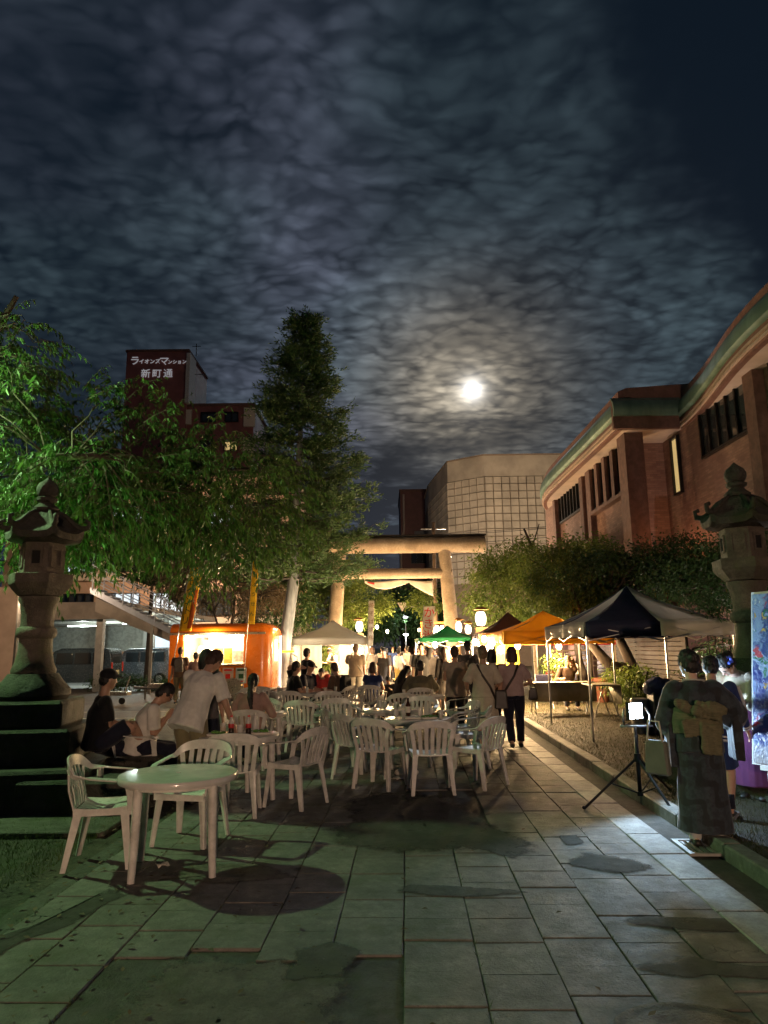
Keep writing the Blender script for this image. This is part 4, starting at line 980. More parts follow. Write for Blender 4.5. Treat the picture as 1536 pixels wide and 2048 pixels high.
chs = [(-2.24, 6.0, -80, 'white plastic chair drawn up to the empty table, nearest the lantern'), (-1.72, 6.6, 168, 'white plastic chair behind the empty table facing the camera'),
       (-2.95, 8.7, -75, 'white plastic chair carrying the boy with glasses'), (-.98, 8.0, 62, 'white plastic chair turned sideways between the cola table and the path middle'), (-1.55, 7.62, 4, 'white plastic chair with its back to the empty table, at the cola table'),
       (-.58, 10.1, -66, 'leftmost chair of the row around the brown bottle table'), (-.36, 9.45, -50, 'second chair from the left around the brown bottle table'), (-.08, 8.95, -28, 'third chair from the left around the brown bottle table, angled'),
       (.50, 8.62, 4, 'chair squarely facing the brown bottle table from the camera side'), (1.10, 8.95, 48, 'chair at the brown bottle table nearest the kerb, turned half round'), (1.18, 10.35, 82, 'chair on the kerb side behind the angled one at the brown bottle table'), (1.12, 11.3, 105, 'chair with its seat towards the table, by the woman in the long dress'),
       (-1.35, 12.1, -12, 'chair seen from behind before the bare middle table'), (-.75, 12.0, -160, 'chair backed against the seats of the brown bottle table'), (-1.72, 12.6, -55, 'chair at the bare middle table, on the lantern side'), (-.35, 12.9, 78, 'chair at the bare middle table, on the kerb side'), (-1.15, 14.0, 175, 'chair behind the bare middle table facing the camera'),
       (-2.35, 13.9, -30, 'chair standing alone between the ponytail woman and the drinkers'), (-2.75, 16.6, -20, 'chair at the edge of the lot near the trailer hitch'), (-3.15, 16.3, 40, 'outermost chair near the orange trailer'), (-1.9, 14.75, -10, 'chair seen from behind at the drinkers table'), (-.75, 15.4, 95, 'chair of the drinkers table towards the path middle'),
       (.25, 13.6, 10, 'chair before the olive shirt man, seen from behind'), (1.45, 14.0, 70, 'chair beside the olive shirt man on the kerb side'), (.55, 12.25, 170, 'chair facing the camera behind the stacked cups'), (-.6, 17.4, -80, 'chair beside the woman in navy'), (-2.3, 11.8, 150, 'chair at the ponytail table facing the camera')]
place(ch0, [], chs, CG)
m_clear = mat('clear_cup', (.75, .75, .72), .25, var=0, alpha=.42, spec=.6); m_paper = mat('paper', (.72, .68, .60), .8, var=.12)
m_cola = mat('cola', (.02, .006, .004), .12, var=0, spec=.6); m_lab = mat('red_label', (.5, .02, .02), .5, var=.1); m_cap = mat('red_cap', (.6, .03, .03), .4, var=0)
m_brown = mat('brown_glass', (.045, .014, .004), .1, var=0, spec=.7); m_beer = mat('beer', (.55, .26, .03), .3, var=.05); m_green = mat('green_leaf_pack', (.12, .30, .05), .5, var=.3, vs=30); m_can = mat('can_metal', (.6, .58, .54), .3, .8, var=.1, vs=30)
TZ = .716
def cola(x, y, lab):
    t = thing('cola_bottle', lab, 'bottle', (x, y, TZ))
    MB().lathe([(.026, 0), (.031, .01), (.031, .05), (.027, .075), (.032, .11), (.031, .125)], n=16).build('body', m_cola, t, smooth=40)
    MB().lathe([(.0315, .085), (.0325, .09), (.0325, .125), (.0315, .13)], n=16).build('label', m_lab, t, smooth=40)
    MB().lathe([(.031, .13), (.029, .15), (.018, .19), (.0125, .2)], n=16).build('neck', m_clear, t, smooth=40)
    MB().lathe([(.014, .2), (.014, .218), (.012, .22)], n=14).build('cap', m_cap, t, smooth=40)
cola(-1.71, 8.12, 'cola bottle with red label closer to the standing man'); cola(-1.52, 8.12, 'cola bottle with red label closer to the sideways chair')
t = thing('water_bottle', 'clear plastic water bottle behind the cola bottles', 'bottle', (-1.5, 8.42, TZ)); MB().lathe([(.03, 0), (.032, .02), (.032, .13), (.014, .19), (.013, .215)], n=16).build('body', m_clear, t, smooth=40); MB().lathe([(.014, .2), (.014, .22)], n=12).build('cap', m_paper, t, smooth=40)
t = thing('beer_bottle', 'tall brown beer bottle on the crowded table', 'bottle', (.30, 10.15, TZ)); MB().lathe([(.03, 0), (.034, .01), (.034, .15), (.014, .2), (.013, .26)], n=16).build('body', m_brown, t, smooth=40); MB().lathe([(.0145, .245), (.0145, .265)], n=12).build('cap', m_can, t, smooth=40); MB().lathe([(.0345, .05), (.035, .06), (.035, .12), (.0345, .13)], n=16).build('label', m_paper, t, smooth=40)
def cup(x, y, lab, fill=None, z=TZ, h=.11):
    t = thing('plastic_cup', lab, 'cup', (x, y, z), 0, 'clear plastic cups on the tables')
    MB().lathe([(.027, 0), (.036, h), (.034, h), (.026, .004)], n=14).build('wall', m_clear, t, smooth=40)
    if fill: MB().lathe([(.0255, .005), (.031, h * .6), (.004, h * .6)], n=14).build('drink', fill, t, smooth=40)
for x, y, f, lab in ((.72, 9.75, m_beer, 'plastic cup half full of beer on the crowded table'), (.12, 9.95, None, 'empty clear cup at the lantern end of the crowded table'), (.22, 9.82, m_green, 'clear cup with green garnish on the crowded table'), (.46, 10.2, None, 'empty clear cup behind the brown bottle'), (.62, 10.1, None, 'empty clear cup between bottle and beer cup'),
                     (-1.62, 8.16, m_paper, 'cup with ice between the two cola bottles'), (-1.86, 8.4, m_beer, 'cup by the hand of the standing man'), (-.02, 11.4, m_green, 'clear cup with lime on the second table'), (.15, 11.3, m_green, 'second lime cup on the table behind the brown bottle'), (-.1, 11.65, None, 'empty cup at the back of the second table'), (-1.7, 15.7, None, 'tall empty cup before the drinking man'), (-1.3, 15.6, m_beer, 'beer cup in the middle of the drinkers table'), (-1.1, 15.9, m_paper, 'paper-filled cup on the drinkers table'), (.35, 14.5, None, 'empty cup on the olive shirt man table'), (.9, 14.4, m_beer, 'beer cup on the olive shirt man table')):
    cup(x, y, lab, f)
def tray(x, y, rz, lab, m=m_green, lump=True):
    t = thing('food_tray', lab, 'food tray', (x, y, TZ), rz)
    b = MB(); b.box((0, 0, .012), (.2, .13, .022), taper=1.12); b.build('tray', m_paper if m is m_green else m_green, t, bevel=.003)
    if lump:
        b = MB(); rr = random.Random(int(x * 100))
        for k in range(9): b.sph((rr.uniform(-.07, .07), rr.uniform(-.04, .04), .03 + rr.uniform(0, .014)), (.03, .024, .014), 7, 5)
        b.build('food', m, t, smooth=True)
tray(.55, 9.75, 20, 'paper tray of green edamame at the front of the crowded table'); tray(-1.4, 8.25, 10, 'tray of green leaves beside the cola bottles'); tray(-1.86, 8.15, -20, 'tray of green snacks under the standing man arm')
tray(.7, 10.05, 60, 'brown food tray near the kerb side of the crowded table', mat('fried_food', (.35, .16, .05), .6, var=.4, vs=40)); tray(.35, 9.78, 0, 'flat green wrapper tray on the crowded table', m_green, False)
t = thing('drink_can', 'silver drink can standing on the dark stone step', 'can', (-2.98, 7.75, .352)); MB().lathe([(.026, 0), (.032, .008), (.032, .112), (.026, .122), (.024, .12), (.004, .118)], n=18).build('body', m_can, t, smooth=40); MB().lathe([(.0325, .03), (.0325, .09)], n=18).build('label', m_paper, t, smooth=40)
def litter(x, y, lab, s=.09):
    b = MB(); b.slab(lambda u, v: V(((u - .5) * s, (v - .5) * s * .7, .03 + .012 * math.sin(u * 7 + v * 4))), 5, 4, .003); o = b.build('crumpled_paper', m_paper, None, loc=(x, y, .0), smooth=True); o.rotation_euler = (0, 0, x * 5); tag(o, lab, 'litter')
litter(-1.74, 5.88, 'scrap of white paper under the empty table'); litter(.15, 9.45, 'crumpled wrapper on the slabs under the chair row', .2)
t = thing('wrapped_bundle', 'crumpled plastic bag lying under the brown bottle table', 'bag', (.25, 9.6, .02)); b = MB(); b.sph((0, 0, .05), (.16, .1, .055), 14, 8); b.build('bag', m_paper, t, smooth=True)

# ------------------------------------------------------------------ marquees
m_alu = mat('tent_pole', (.55, .54, .52), .35, .8, var=.1)
def tentcloth(nm, c, tr=.35, var=.18):
    m = mat(nm, c, .75, var=var, vs=2.5, bump=.006, bs=7, rnd=0)
    n = NT(m.node_tree); p = m.node_tree.nodes['Principled BSDF']; out = m.node_tree.nodes['Material Output']
    t = n.node('ShaderNodeBsdfTranslucent'); t.inputs[0].default_value = (*c, 1)
    mx = n.node('ShaderNodeMixShader'); mx.inputs[0].default_value = tr
    n.link(p.outputs[0], mx.inputs[1]); n.link(t.outputs[0], mx.inputs[2]); n.link(mx.outputs[0], out.inputs[0]); return m
m_navy = tentcloth('navy_canvas', (.016, .017, .055), .1); m_wcan = tentcloth('white_canvas', (.80, .78, .74), .68); m_gcan = tentcloth('green_canvas', (.02, .26, .10), .35); m_ocan = tentcloth('orange_canvas', (.95, .60, .10), .65); m_bcan = tentcloth('brown_canvas', (.34, .17, .10), .35)
def tent(label, x0, x1, y0, y1, ze, zp, val, faces, poles=True, valm=None, sag=.10, zl=None):
    """faces: material for front, right, back, left roof panels; each panel is a sagging triangle with its own valance"""
    cx, cyy = (x0 + x1) / 2, (y0 + y1) / 2
    t = thing('market_tent', label, 'tent', (cx, cyy, 0)); C_ = V((cx, cyy, 0)); pk = V((0, 0, zp))
    cor = [V((x0, y0, ze)) - C_, V((x1, y0, ze)) - C_, V((x1, y1, ze)) - C_, V((x0, y1, ze)) - C_]
    for i in range(4):
        a, b_ = cor[i], cor[(i + 1) % 4]; fm = faces[i] if isinstance(faces[i], tuple) else (faces[i],)
        nparts = len(fm)
        for k, m in enumerate(fm):
            u0, u1 = k / nparts, (k + 1) / nparts
            def f(u, v):
                q = a.lerp(b_, u0 + (u1 - u0) * u).lerp(pk, v)
                return q - V((0, 0, sag * math.sin(PI * v) * (.6 + .8 * abs((u0 + (u1 - u0) * u) - .5)))) + V((0, 0, .008 * math.sin(u * 17 + v * 9 + i)))
            MB().slab(f, 8, 10, .004).build('roof_panel', m, t, smooth=True)
            nn = (b_ - a).cross(V((0, 0, 1))).normalized()
            def g_(u, v):
                q = a.lerp(b_, u0 + (u1 - u0) * u); return q + nn * (.012 + .02 * v * math.sin(u * 13 + i * 2 + k)) - V((0, 0, val * v - .004))
            MB().slab(g_, 14, 3, .004).build('valance', (valm or {}).get((i, k), m), t, smooth=True)
        b2 = MB()
        for q0, q1 in ((a.lerp(b_, .02), a.lerp(b_, .5)), (a.lerp(b_, .5), a.lerp(b_, .98))):
            b2.tube([q0 - V((0, 0, .06)), q1 - V((0, 0, .30))], .011, 5); b2.tube([q0 - V((0, 0, .30)), q1 - V((0, 0, .06))], .011, 5)
        b2.build('scissor_truss', m_alu, t)
    zg = zl or 0
    for q in cor:
        q2 = q * .985; pb = MB(); pb.box((q2.x, q2.y, (ze + zg) / 2 + .2), (.035, .035, ze - zg - .4)); pb.box((q2.x, q2.y, zg + .35), (.027, .027, .7)); pb.box((q2.x, q2.y, zg + .004), (.1, .1, .008)); pb.build('pole', m_alu, t)
        b2 = MB(); b2.tube([(q2.x, q2.y, ze - .05), (pk.x * .9, pk.y * .9, zp - .12)], .012, 5); b2.build('rafter', m_alu, t)
    return t
tent('navy and white peaked tent on the lawn behind the work light', 3.32, 5.8, 11.95, 14.95, 2.02, 2.74, .24, [(m_navy, m_wcan), m_navy, m_navy, (m_navy, m_wcan)], valm={(3, 0): m_wcan, (3, 1): m_wcan}, zl=.1)
wt = tent('white peaked tent beside the cedar trunk, lit from inside', -3.5, -.6, 26.6, 29.6, 2.02, 2.72, .26, [m_wcan] * 4)
def wall_(t, a, b_, z0, z1, m, nm='side_wall'):
    a, b_ = V(a) - V((t.location.x, t.location.y, 0)), V(b_) - V((t.location.x, t.location.y, 0)); nn = (b_ - a).cross(V((0, 0, 1))).normalized()
    MB().slab(lambda u, v: a.lerp(b_, u) + nn * .03 * math.sin(u * 22) * v + V((0, 0, z1 + (z0 - z1) * v)), 22, 3, .004).build(nm, m, t, smooth=True)
wall_(wt, (-3.45, 29.5, 0), (-2.6, 29.5, 0), .1, 1.95, m_wcan); wall_(wt, (-1.9, 29.5, 0), (-.65, 29.5, 0), .1, 1.95, m_wcan); wall_(wt, (-3.45, 26.7, 0), (-3.45, 29.4, 0), .1, 1.95, m_wcan)
tent('green peaked tent between the torii pillar and the bulb stall', 1.02, 3.0, 22.0, 24.8, 1.92, 2.32, .12, [m_gcan] * 4)
ot = tent('glowing yellow-orange tent next to the navy tent', 2.75, 5.3, 16.8, 19.8, 1.98, 2.52, .30, [m_ocan] * 4, zl=.05)
tent('brown striped tent half hidden behind the orange one', 2.62, 4.6, 20.2, 22.0, 2.0, 2.62, .34, [m_bcan] * 4)
m_yel = tentcloth('yellow_sheet', (.75, .62, .03), .35); m_redv = tentcloth('red_sheet', (.55, .03, .03), .3)
b = MB(); b.slab(lambda u, v: V((3.0 + .62 * u, 19.7 + .02 * math.sin(u * 9), 1.75 - 1.0 * v)), 10, 3, .004); tag(b.build('yellow_sheet', m_yel, None, smooth=True), 'bright yellow cloth hanging at the back of the orange tent', 'cloth')
rs = thing('awning_stall', 'low stall with red edged awning and pale posts on the lawn', 'stall', (5.6, 23, .1))
kid(MB().slab(lambda u, v: V((4.6 + 2.6 * u, 22.6 + .9 * v, 1.78 + .45 * v)), 8, 4, .02), 'awning', m_wcan, rs); kid(MB().box((5.9, 22.58, 1.72), (2.6, .02, .14)), 'red_valance', m_redv, rs)
for x in (4.65, 5.5, 6.4, 7.15): kid(MB().box((x, 22.64, .95), (.07, .07, 1.7)), 'post', mat('pale_post', (.5, .40, .30), .7), rs)
for z in (1.0, 1.16, 1.32, 1.48): kid(MB().box((6.0, 23.3, z), (1.6, .03, .05)), 'shelf_slat', mat('pale_post', (.5, .4, .3)), rs)

# long trestle tables and folding chairs on the lawn
m_tt = mat('trestle_top', (.30, .27, .20), .5, var=.2, vs=4); m_leg = mat('chrome_leg', (.5, .5, .48), .3, .8, var=.1)
def trestle(x, y, L, rz, lab):
    t = thing('trestle_table', lab, 'table', (x, y, .1), rz); MB().box((0, 0, .69), (L, .6, .035)).build('table_top', m_tt, t, bevel=.005)
    MB().slab(lambda u, v: V((-L / 2 + L * u, -.31 - .01 * math.sin(u * 20), .68 - .40 * v)), 16, 2, .004).build('front_cloth', m_tt, t, smooth=True)
    for s in (-1, 1):
        for a in (-1, 1): MB().tube([(s * (L / 2 - .1), a * .05, .66), (s * (L / 2 - .1), a * .27, 0)], .014, 6).build('leg', m_leg, t)
trestle(4.1, 17.2, 1.5, 0, 'long folding table with a hanging cloth under the orange tent')
trestle(4.75, 16.2, .9, 90, 'second folding table end-on at the pole of the orange tent')
def fold_chair(x, y, rz, lab):
    t = thing('folding_chair', lab, 'chair', (x, y, .1), rz)
    MB().box((0, 0, .43), (.4, .4, .04)).build('seat', m_navy, t, bevel=.01); MB().box((0, -.24, .72), (.4, .03, .2), (-12, 0, 0)).build('backrest', m_navy, t, bevel=.01)
    for s in (-1, 1): MB().tube([(s * .2, -.27, .82), (s * .2, -.12, .43), (s * .2, .24, 0)], .012, 6).build('leg', m_leg, t); MB().tube([(s * .18, .18, .42), (s * .18, -.24, 0)], .012, 6).build('leg', m_leg, t)
fold_chair(5.05, 20.0, -20, 'dark folding chair under the man with the crossed leg'); fold_chair(4.0, 18.5, 170, 'dark folding chair behind the long table of the orange tent')
# terracotta pots and bins
def pot(x, y, lab, s=1):
    t = thing('terracotta_pot', lab, 'pot', (x, y, .1)); MB().lathe([(.13 * s, 0), (.19 * s, .42 * s), (.21 * s, .42 * s), (.21 * s, .48 * s), (.185 * s, .48 * s), (.17 * s, .44 * s), (.01, .43 * s)], n=24).build('body', mat('terracotta', (.28, .10, .06), .8, var=.3), t, smooth=40)
pot(5.95, 20.3, 'tall terracotta pot beside the twisted garden tree', 1.35); pot(6.3, 20.7, 'smaller terracotta pot behind the tall one', 1.0)
bn = thing('steel_bin', 'cylindrical steel bin beside the dark kimono', 'bin', (4.55, 13.2, .1)); MB().lathe([(.16, 0), (.16, .58), (.14, .6)], n=24).build('body', m_alu, bn, smooth=40)
bg_ = thing('covered_bin', 'waste bin under a crumpled dark blue cover', 'bin', (4.85, 13.0, .1)); MB().box((0, 0, .38), (.34, .34, .76)).build('body', mat('bin_grey', (.08, .08, .09), .5), bg_, bevel=.02)
b = MB(); b.sph((0, 0, .80), (.27, .25, .17), 20, 12); cvo = b.build('cover', mat('blue_cover', (.02, .03, .16), .45, var=.3, vs=14, bump=.03, bs=9), bg_, smooth=True)
for v_ in cvo.data.vertices: v_.co += V(v_.co - V((0, 0, .8))).normalized() * .05 * noise.noise(v_.co * 9)

# ------------------------------------------------------------------ bulbs and paper lanterns
m_bulb = mat('hot_bulb', (1, 1, 1), var=0, emit=(1, .86, .58), es=14)
m_bulb_c = mat('cool_bulb', (1, 1, 1), var=0, emit=(.9, .95, 1), es=12)
WARM = (1, .64, .30)
def bulb(x, y, z, watts, lab, r=.07, c=WARM, m=None, drop=.25):
    t = thing('light_bulb', lab, 'light bulb', (x, y, z)); MB().sph((0, 0, 0), (r, r, r * 1.15), 14, 10).build('glass', m or m_bulb, t, smooth=True)
    MB().cyl((0, 0, r), (0, 0, r + .06), .022).build('socket', m_frame, t); MB().tube([(0, 0, r + .05), (0, 0, r + drop)], .005, 5).build('cord', m_frame, t)
    lamp('bulb_glow', (0, 0, -r - .04), watts * 6.0, c, r, t)
bulb(-1.15, 26.9, 1.76, 150, 'bare bulb under the front edge of the white tent', .11); bulb(-.95, 27.9, 1.55, 80, 'lower bulb inside the white tent', .09); bulb(-2.2, 28.2, 1.86, 120, 'bulb at the back of the white tent', .07)
bulb(1.55, 22.7, 1.72, 110, 'bulb under the green tent', .085, (1, .85, .65))
for x, y, z, w_, lab in ((2.35, 18.9, 1.76, 80, 'first bulb of the bright cluster by the stall pole'), (2.6, 19.0, 1.84, 80, 'highest bulb of the bright cluster'), (2.75, 18.9, 1.66, 80, 'third bulb of the bright cluster'), (3.02, 19.0, 1.56, 70, 'lone round bulb to the kerb side of the cluster'), (3.25, 17.8, 1.66, 80, 'bulb before the yellow cloth'), (4.6, 19.2, 1.63, 90, 'bulb over the elderly guest at the long table')):
    bulb(x, y, z, w_, lab, .085 if 'lone' in lab else .075)
bulb(4.05, 18.3, 1.95, 60, 'bulb high under the orange tent roof', .06)
for x_, y_, z_, l_ in ((.1, 38.5, 2.5, 'added fill bulb over the street left of the dark figure'), (1.9, 40.5, 2.6, 'added fill bulb over the street behind the woman in red'), (-.4, 33.8, 2.6, 'added fill bulb just behind the torii on the tent side')): bulb(x_, y_, z_, 130, l_, .08)  # bulbs added to brighten the crowd around and beyond the torii
m_lant = mat('paper_lantern', (.9, .85, .75), var=0, emit=(1, .86, .62), es=3.2); m_blk = mat('lantern_black', (.02, .018, .016), .5, var=0); m_roofw = mat('lantern_roof', (.45, .2, .06), .7)
def lantern(x, y, z, r, h, lab, watts=18, mark=None, roof=False):
    t = thing('paper_lantern', lab, 'paper lantern', (x, y, z), 0, 'glowing paper lanterns by the torii')
    prof = [(r * .55, -h / 2)]
    for k in range(13):
        u = k / 12; prof.append((r * (math.sin(PI * (.12 + .76 * u)) ** .45) * (1 + .02 * (-1) ** k), -h / 2 + h * u))
    MB().lathe(prof + [(r * .55, h / 2)], n=20).build('paper', m_lant, t, smooth=50)
    MB().lathe([(r * .56, h / 2), (r * .56, h / 2 + .04), (r * .3, h / 2 + .06)], n=16).build('cap', m_blk, t); MB().lathe([(r * .56, -h / 2), (r * .56, -h / 2 - .04)], n=16).build('base_ring', m_blk, t)
    if mark:
        o = link('crest', text_mesh(mark, h * .5, m_blk, .006), t, (0, -r - .012, 0)); o.rotation_euler = (PI / 2, 0, 0)
    if watts: lamp('lantern_glow', (0, -r - .12, -.05), watts * 4, (1, .72, .4), .12, t)
for i in range(6): lantern(1.98 + i * .24, 34.4, 2.42, .115, .44, ('first', 'second', 'third', 'fourth', 'fifth', 'sixth')[i] + ' paper lantern from the flag in the row on the orange bar', 14)
fr_ = thing('lantern_rack', 'orange barred rack holding the row of paper lanterns', 'rack', (2.6, 34.5, 0))
kid(MB().box((2.55, 34.5, 2.78), (1.75, .12, .10)), 'bar', mat('orange_lacquer', (.7, .22, .05), .5), fr_)
for x in (1.75, 3.35): kid(MB().box((x, 34.55, 1.36), (.1, .1, 2.75)), 'post', mat('orange_lacquer', (.7, .22, .05)), fr_)
def pole_lantern(x, y, z, r, h, lab, mark=None, lab2=''):
    lantern(x, y, z, r, h, lab, 40, mark)
    t = thing('lantern_post', lab2, 'post', (x, y, 0)); MB().box((0, .0, (z - h / 2 - .05) / 2), (.07, .07, z - h / 2 - .05)).build('post', m_roofw, t); MB().box((0, 0, z - h / 2 - .16), (r * 2.1, r * 2.1, .18)).build('shelf_box', m_roofw, t)
    b = MB(); b.box((0, 0, z + h / 2 + .12), (r * 2.6, r * 2.6, .1), taper=.4); b.build('roof', m_roofw, t)
pole_lantern(3.27, 24.6, 2.58, .19, .46, 'large white lantern with a black leaf crest on a wooden post', '夕', 'wooden post of the large crested lantern')
pole_lantern(3.05, 30, 2.45, .13, .42, 'slim white lantern beside the torii pillar', None, 'wooden post of the slim lantern'); pole_lantern(3.45, 30, 2.35, .13, .34, 'small round lantern next to the slim one', '夕', 'wooden post of the small round lantern')
pole_lantern(-1.12, 31, 2.55, .16, .44, 'white lantern under a gilt roof beyond the white tent', None, 'wooden post of the lantern beyond the white tent')
for x, y, z, lab in ((1.55, 55, 2.6, 'distant white street light low between the trees'), (1.75, 62, 4.2, 'distant white street light high in the dark tree')):
    t = thing('street_light', lab, 'street light', (x, y, 0)); MB().cyl((0, .1, 0), (0, .1, z), .05, .04, 8).build('post', m_steel, t); MB().sph((0, 0, z), (.2, .14, .08), 14, 8).build('head', m_bulb_c, t, smooth=True); lamp('street_glow', (0, -.3, z - .2), 120, (.9, .95, 1), .2, t)

# ------------------------------------------------------------------ banners
m_yb = tentcloth('yellow_banner', (.80, .52, .02), .3); m_ob = tentcloth('orange_print', (.75, .16, .03), .2); m_wb = tentcloth('banner_white', (.75, .70, .62), .3); m_ink = mat('green_ink', (.01, .07, .02), .7, var=0); m_rink = mat('red_ink', (.7, .02, .015), .6, var=0)
def flag(label, x, y, z0, z1, wd, lean, m, chars, ink, base=0.0, size=None, twist=0, stripe=None):
    t = thing('banner_flag', label, 'banner', (x, y, base), twist)
    h = z1 - z0; top = V((lean * (z1 - base) / 3, 0, z1 - base))
    MB().tube([(0, .02, 0), (top.x, .02, top.z + .06)], .014, 6).build('pole', m_leg, t)
    MB().tube([(top.x, .02, top.z), (top.x + wd, .02, top.z)], .008, 5).build('cross_bar', m_leg, t)
    def f(u, v):
        z = z1 - base - h * v; return V((lean * z / 3 + wd * u, .012 * math.sin(v * 9 + u * 3), z))
    MB().slab(f, 4, 16, .003).build('cloth', m, t, smooth=True)
    if stripe: MB().slab(lambda u, v: f(.62 + .34 * u, .36 + .6 * v) + V((0, -.012, 0)), 3, 12, .002).build('printed_stripe', stripe, t, smooth=True)
    for i, s in enumerate(chars):
        v = (i + .6) / len(chars) * .9; sz = size or min(wd * .82, h / len(chars) * .9); q = f(.36 if stripe else .5, v)
        o = link('character', text_mesh(s, sz, ink, .003), t, q + V((0, -.018, -.0))); o.rotation_euler = (PI / 2, math.atan2(lean, 3), 0)
    return t
flag('yellow banner with green lettering at the hatch end of the orange trailer', -7.05, 23.5, 2.25, 4.35, .42, .42, m_yb, 'ヤセクントリ', m_ink, .1, .30, 0, m_ob)
flag('narrow yellow banner at the door end of the orange trailer', -4.62, 23.5, 2.45, 4.55, .22, .16, m_yb, 'かみふうせん', m_ink, .1, .16)
flag('white shaved ice banner with red lettering before the torii', 1.2, 27, 1.75, 3.15, .42, .25, m_wb, 'かき氷', m_rink, 0, .42)
flag('faded white banner with brown lettering rising over the white tent', -.72, 26.3, 1.7, 3.35, .20, .12, m_wb, '焼そば焼鳥', mat('brown_ink', (.25, .13, .05), .7, var=0), 0, .2, 15)
# red and white small flag cloth near the far end
ts = thing('triangle_sign', 'downward pointing triangular road sign seen from behind on an arm', 'road sign', (2.3, 44, 0))
MB().cyl((.6, .1, 0), (.6, .1, 4.6), .05, .05, 8).build('post', m_steel, ts); MB().tube([(.6, .08, 4.05), (-1.2, .08, 4.1)], .03, 6).build('arm', m_steel, ts)
b = MB(); b.rings([[V((-1.55, y, 4.35)), V((-.95, y, 4.35)), V((-1.25, y, 3.8))] for y in (0, .03)]); b.build('plate', mat('sign_back', (.4, .36, .32), .5), ts)
# overhead wires
m_wire = mat('wire', (.01, .01, .01), .6, var=0)
for i, (y, z, sg) in enumerate(((48, 8.9, 1.2), (48.4, 8.3, 1.1), (50, 9.4, 1.5))):
    b = MB(); b.tube([(-12 + 3 * k, y, z - sg * (1 - ((k - 5) / 5) ** 2) * .35 + .12 * k) for k in range(11)], .018, 4, cap=False); tag(b.build('overhead_wire', m_wire), ('lowest sagging', 'middle sagging', 'highest sagging')[i] + ' overhead wire crossing in front of the beige block', 'wire', 'overhead wires over the street')
# utility pole beyond the torii
up_ = thing('utility_pole', 'thin brown utility pole between torii pillar and lantern row', 'pole', (2.95, 42, 0)); MB().cyl((0, 0, 0), (0, 0, 9), .14, .10, 12).build('pole', mat('pole_wood', (.25, .17, .11), .8), up_, smooth=True); MB().box((0, 0, 8.6), (1.5, .08, .08)).build('cross_arm', m_steel, up_)

# ------------------------------------------------------------------ orange food trailer
m_or = mat('orange_paint', (.72, .17, .012), .28, var=.12, vs=1.5, coat=.3, rnd=0); m_alu2 = mat('polished_trim', (.6, .5, .4), .3, .8, var=.1)
m_int = mat('trailer_interior', (.75, .66, .5), .6, var=.08); m_tyre = mat('tyre', (.015, .015, .015), .8, var=.1)
tr = thing('food_trailer', 'orange rounded food trailer with a lit serving hatch and menu posters', 'trailer', (-5.62, 24.0, 0), -4)
W2, D2, Z0, Z1 = 1.60, 1.75, .36, 2.52          # half width, depth, floor, roof
def rr_sec(x, k=1.0):
    r = .34; pts = []
    for (cy_, cz, a0) in ((-.0 + r, Z1 - r, 90), (D2 - r, Z1 - r, 0)):
        pass
    pts = [(0, Z0)]
    for i in range(6): a = R(180 - 15 * i * 1.2); pts.append((r + r * math.cos(a), Z1 - r + r * math.sin(a)))
    for i in range(6): a = R(90 - 18 * i); pts.append((D2 - r + r * math.cos(a), Z1 - r + r * math.sin(a)))
    pts.append((D2, Z0))
    return [V((x, .9 + (p[0] - .9) * k, Z0 + (p[1] - Z0) * (1 if k == 1 else .5 + .5 * k))) for p in pts]
# end caps and roof shell around the hatch opening
b = MB(); b.rings([rr_sec(-W2), rr_sec(-W2 + .0001), rr_sec(-1.14)]); b.build('body_end', m_or, tr, smooth=40)
b = MB(); b.rings([rr_sec(.92), rr_sec(1.48), rr_sec(1.72, .93), rr_sec(1.84, .80)]); b.build('body_end', m_or, tr, smooth=40)
b = MB(); b.box((-.11, .02, .745), (2.06, .04, .77)); b.build('counter_wall', m_or, tr)
b = MB(); b.rings([[V((x, 0.02, 2.14))] + [V((x, .34 + .34 * math.cos(R(180 - 18 * i)), Z1 - .34 + .34 * math.sin(R(180 - 18 * i)))) for i in range(6)] + [V((x, D2 - .3, Z1)), V((x, D2 - .3, Z1 - .06)), V((x, .4, Z1 - .06)), V((x, .1, 2.14))] for x in (-1.14, .92)]); b.build('roof', m_or, tr, smooth=40)
MB().box((-.11, D2 - .03, 1.3), (2.06, .05, 2.1)).build('back_wall', m_int, tr); MB().box((-.11, .9, .40), (2.06, 1.7, .06)).build('floor', m_int, tr); MB().box((-.11, .95, 2.40), (2.06, 1.4, .03)).build('ceiling', m_int, tr)
for x in (-1.128, .908): MB().box((x, .9, 1.5), (.02, 1.6, 1.8)).build('inner_wall', m_int, tr)
MB().box((-.11, -.12, 1.155), (2.1, .34, .05)).build('counter', m_alu2, tr, bevel=.01)
MB().box((-.0, -.02, 2.17), (3.3, .05, .07)).build('trim_strip', m_alu2, tr); MB().box((.1, -.015, .37), (3.5, .06, .08)).build('skirt_trim', m_alu2, tr); MB().box((1.86, .85, .37), (.05, 1.5, .07)).build('skirt_trim', m_alu2, tr)
b = MB(); b.box((1.80, .62, 1.6), (.16, .42, .72)); b.build('end_window', mat('trailer_window', (.9, .75, .5), var=.1, emit=(1, .76, .42), es=1.3), tr)
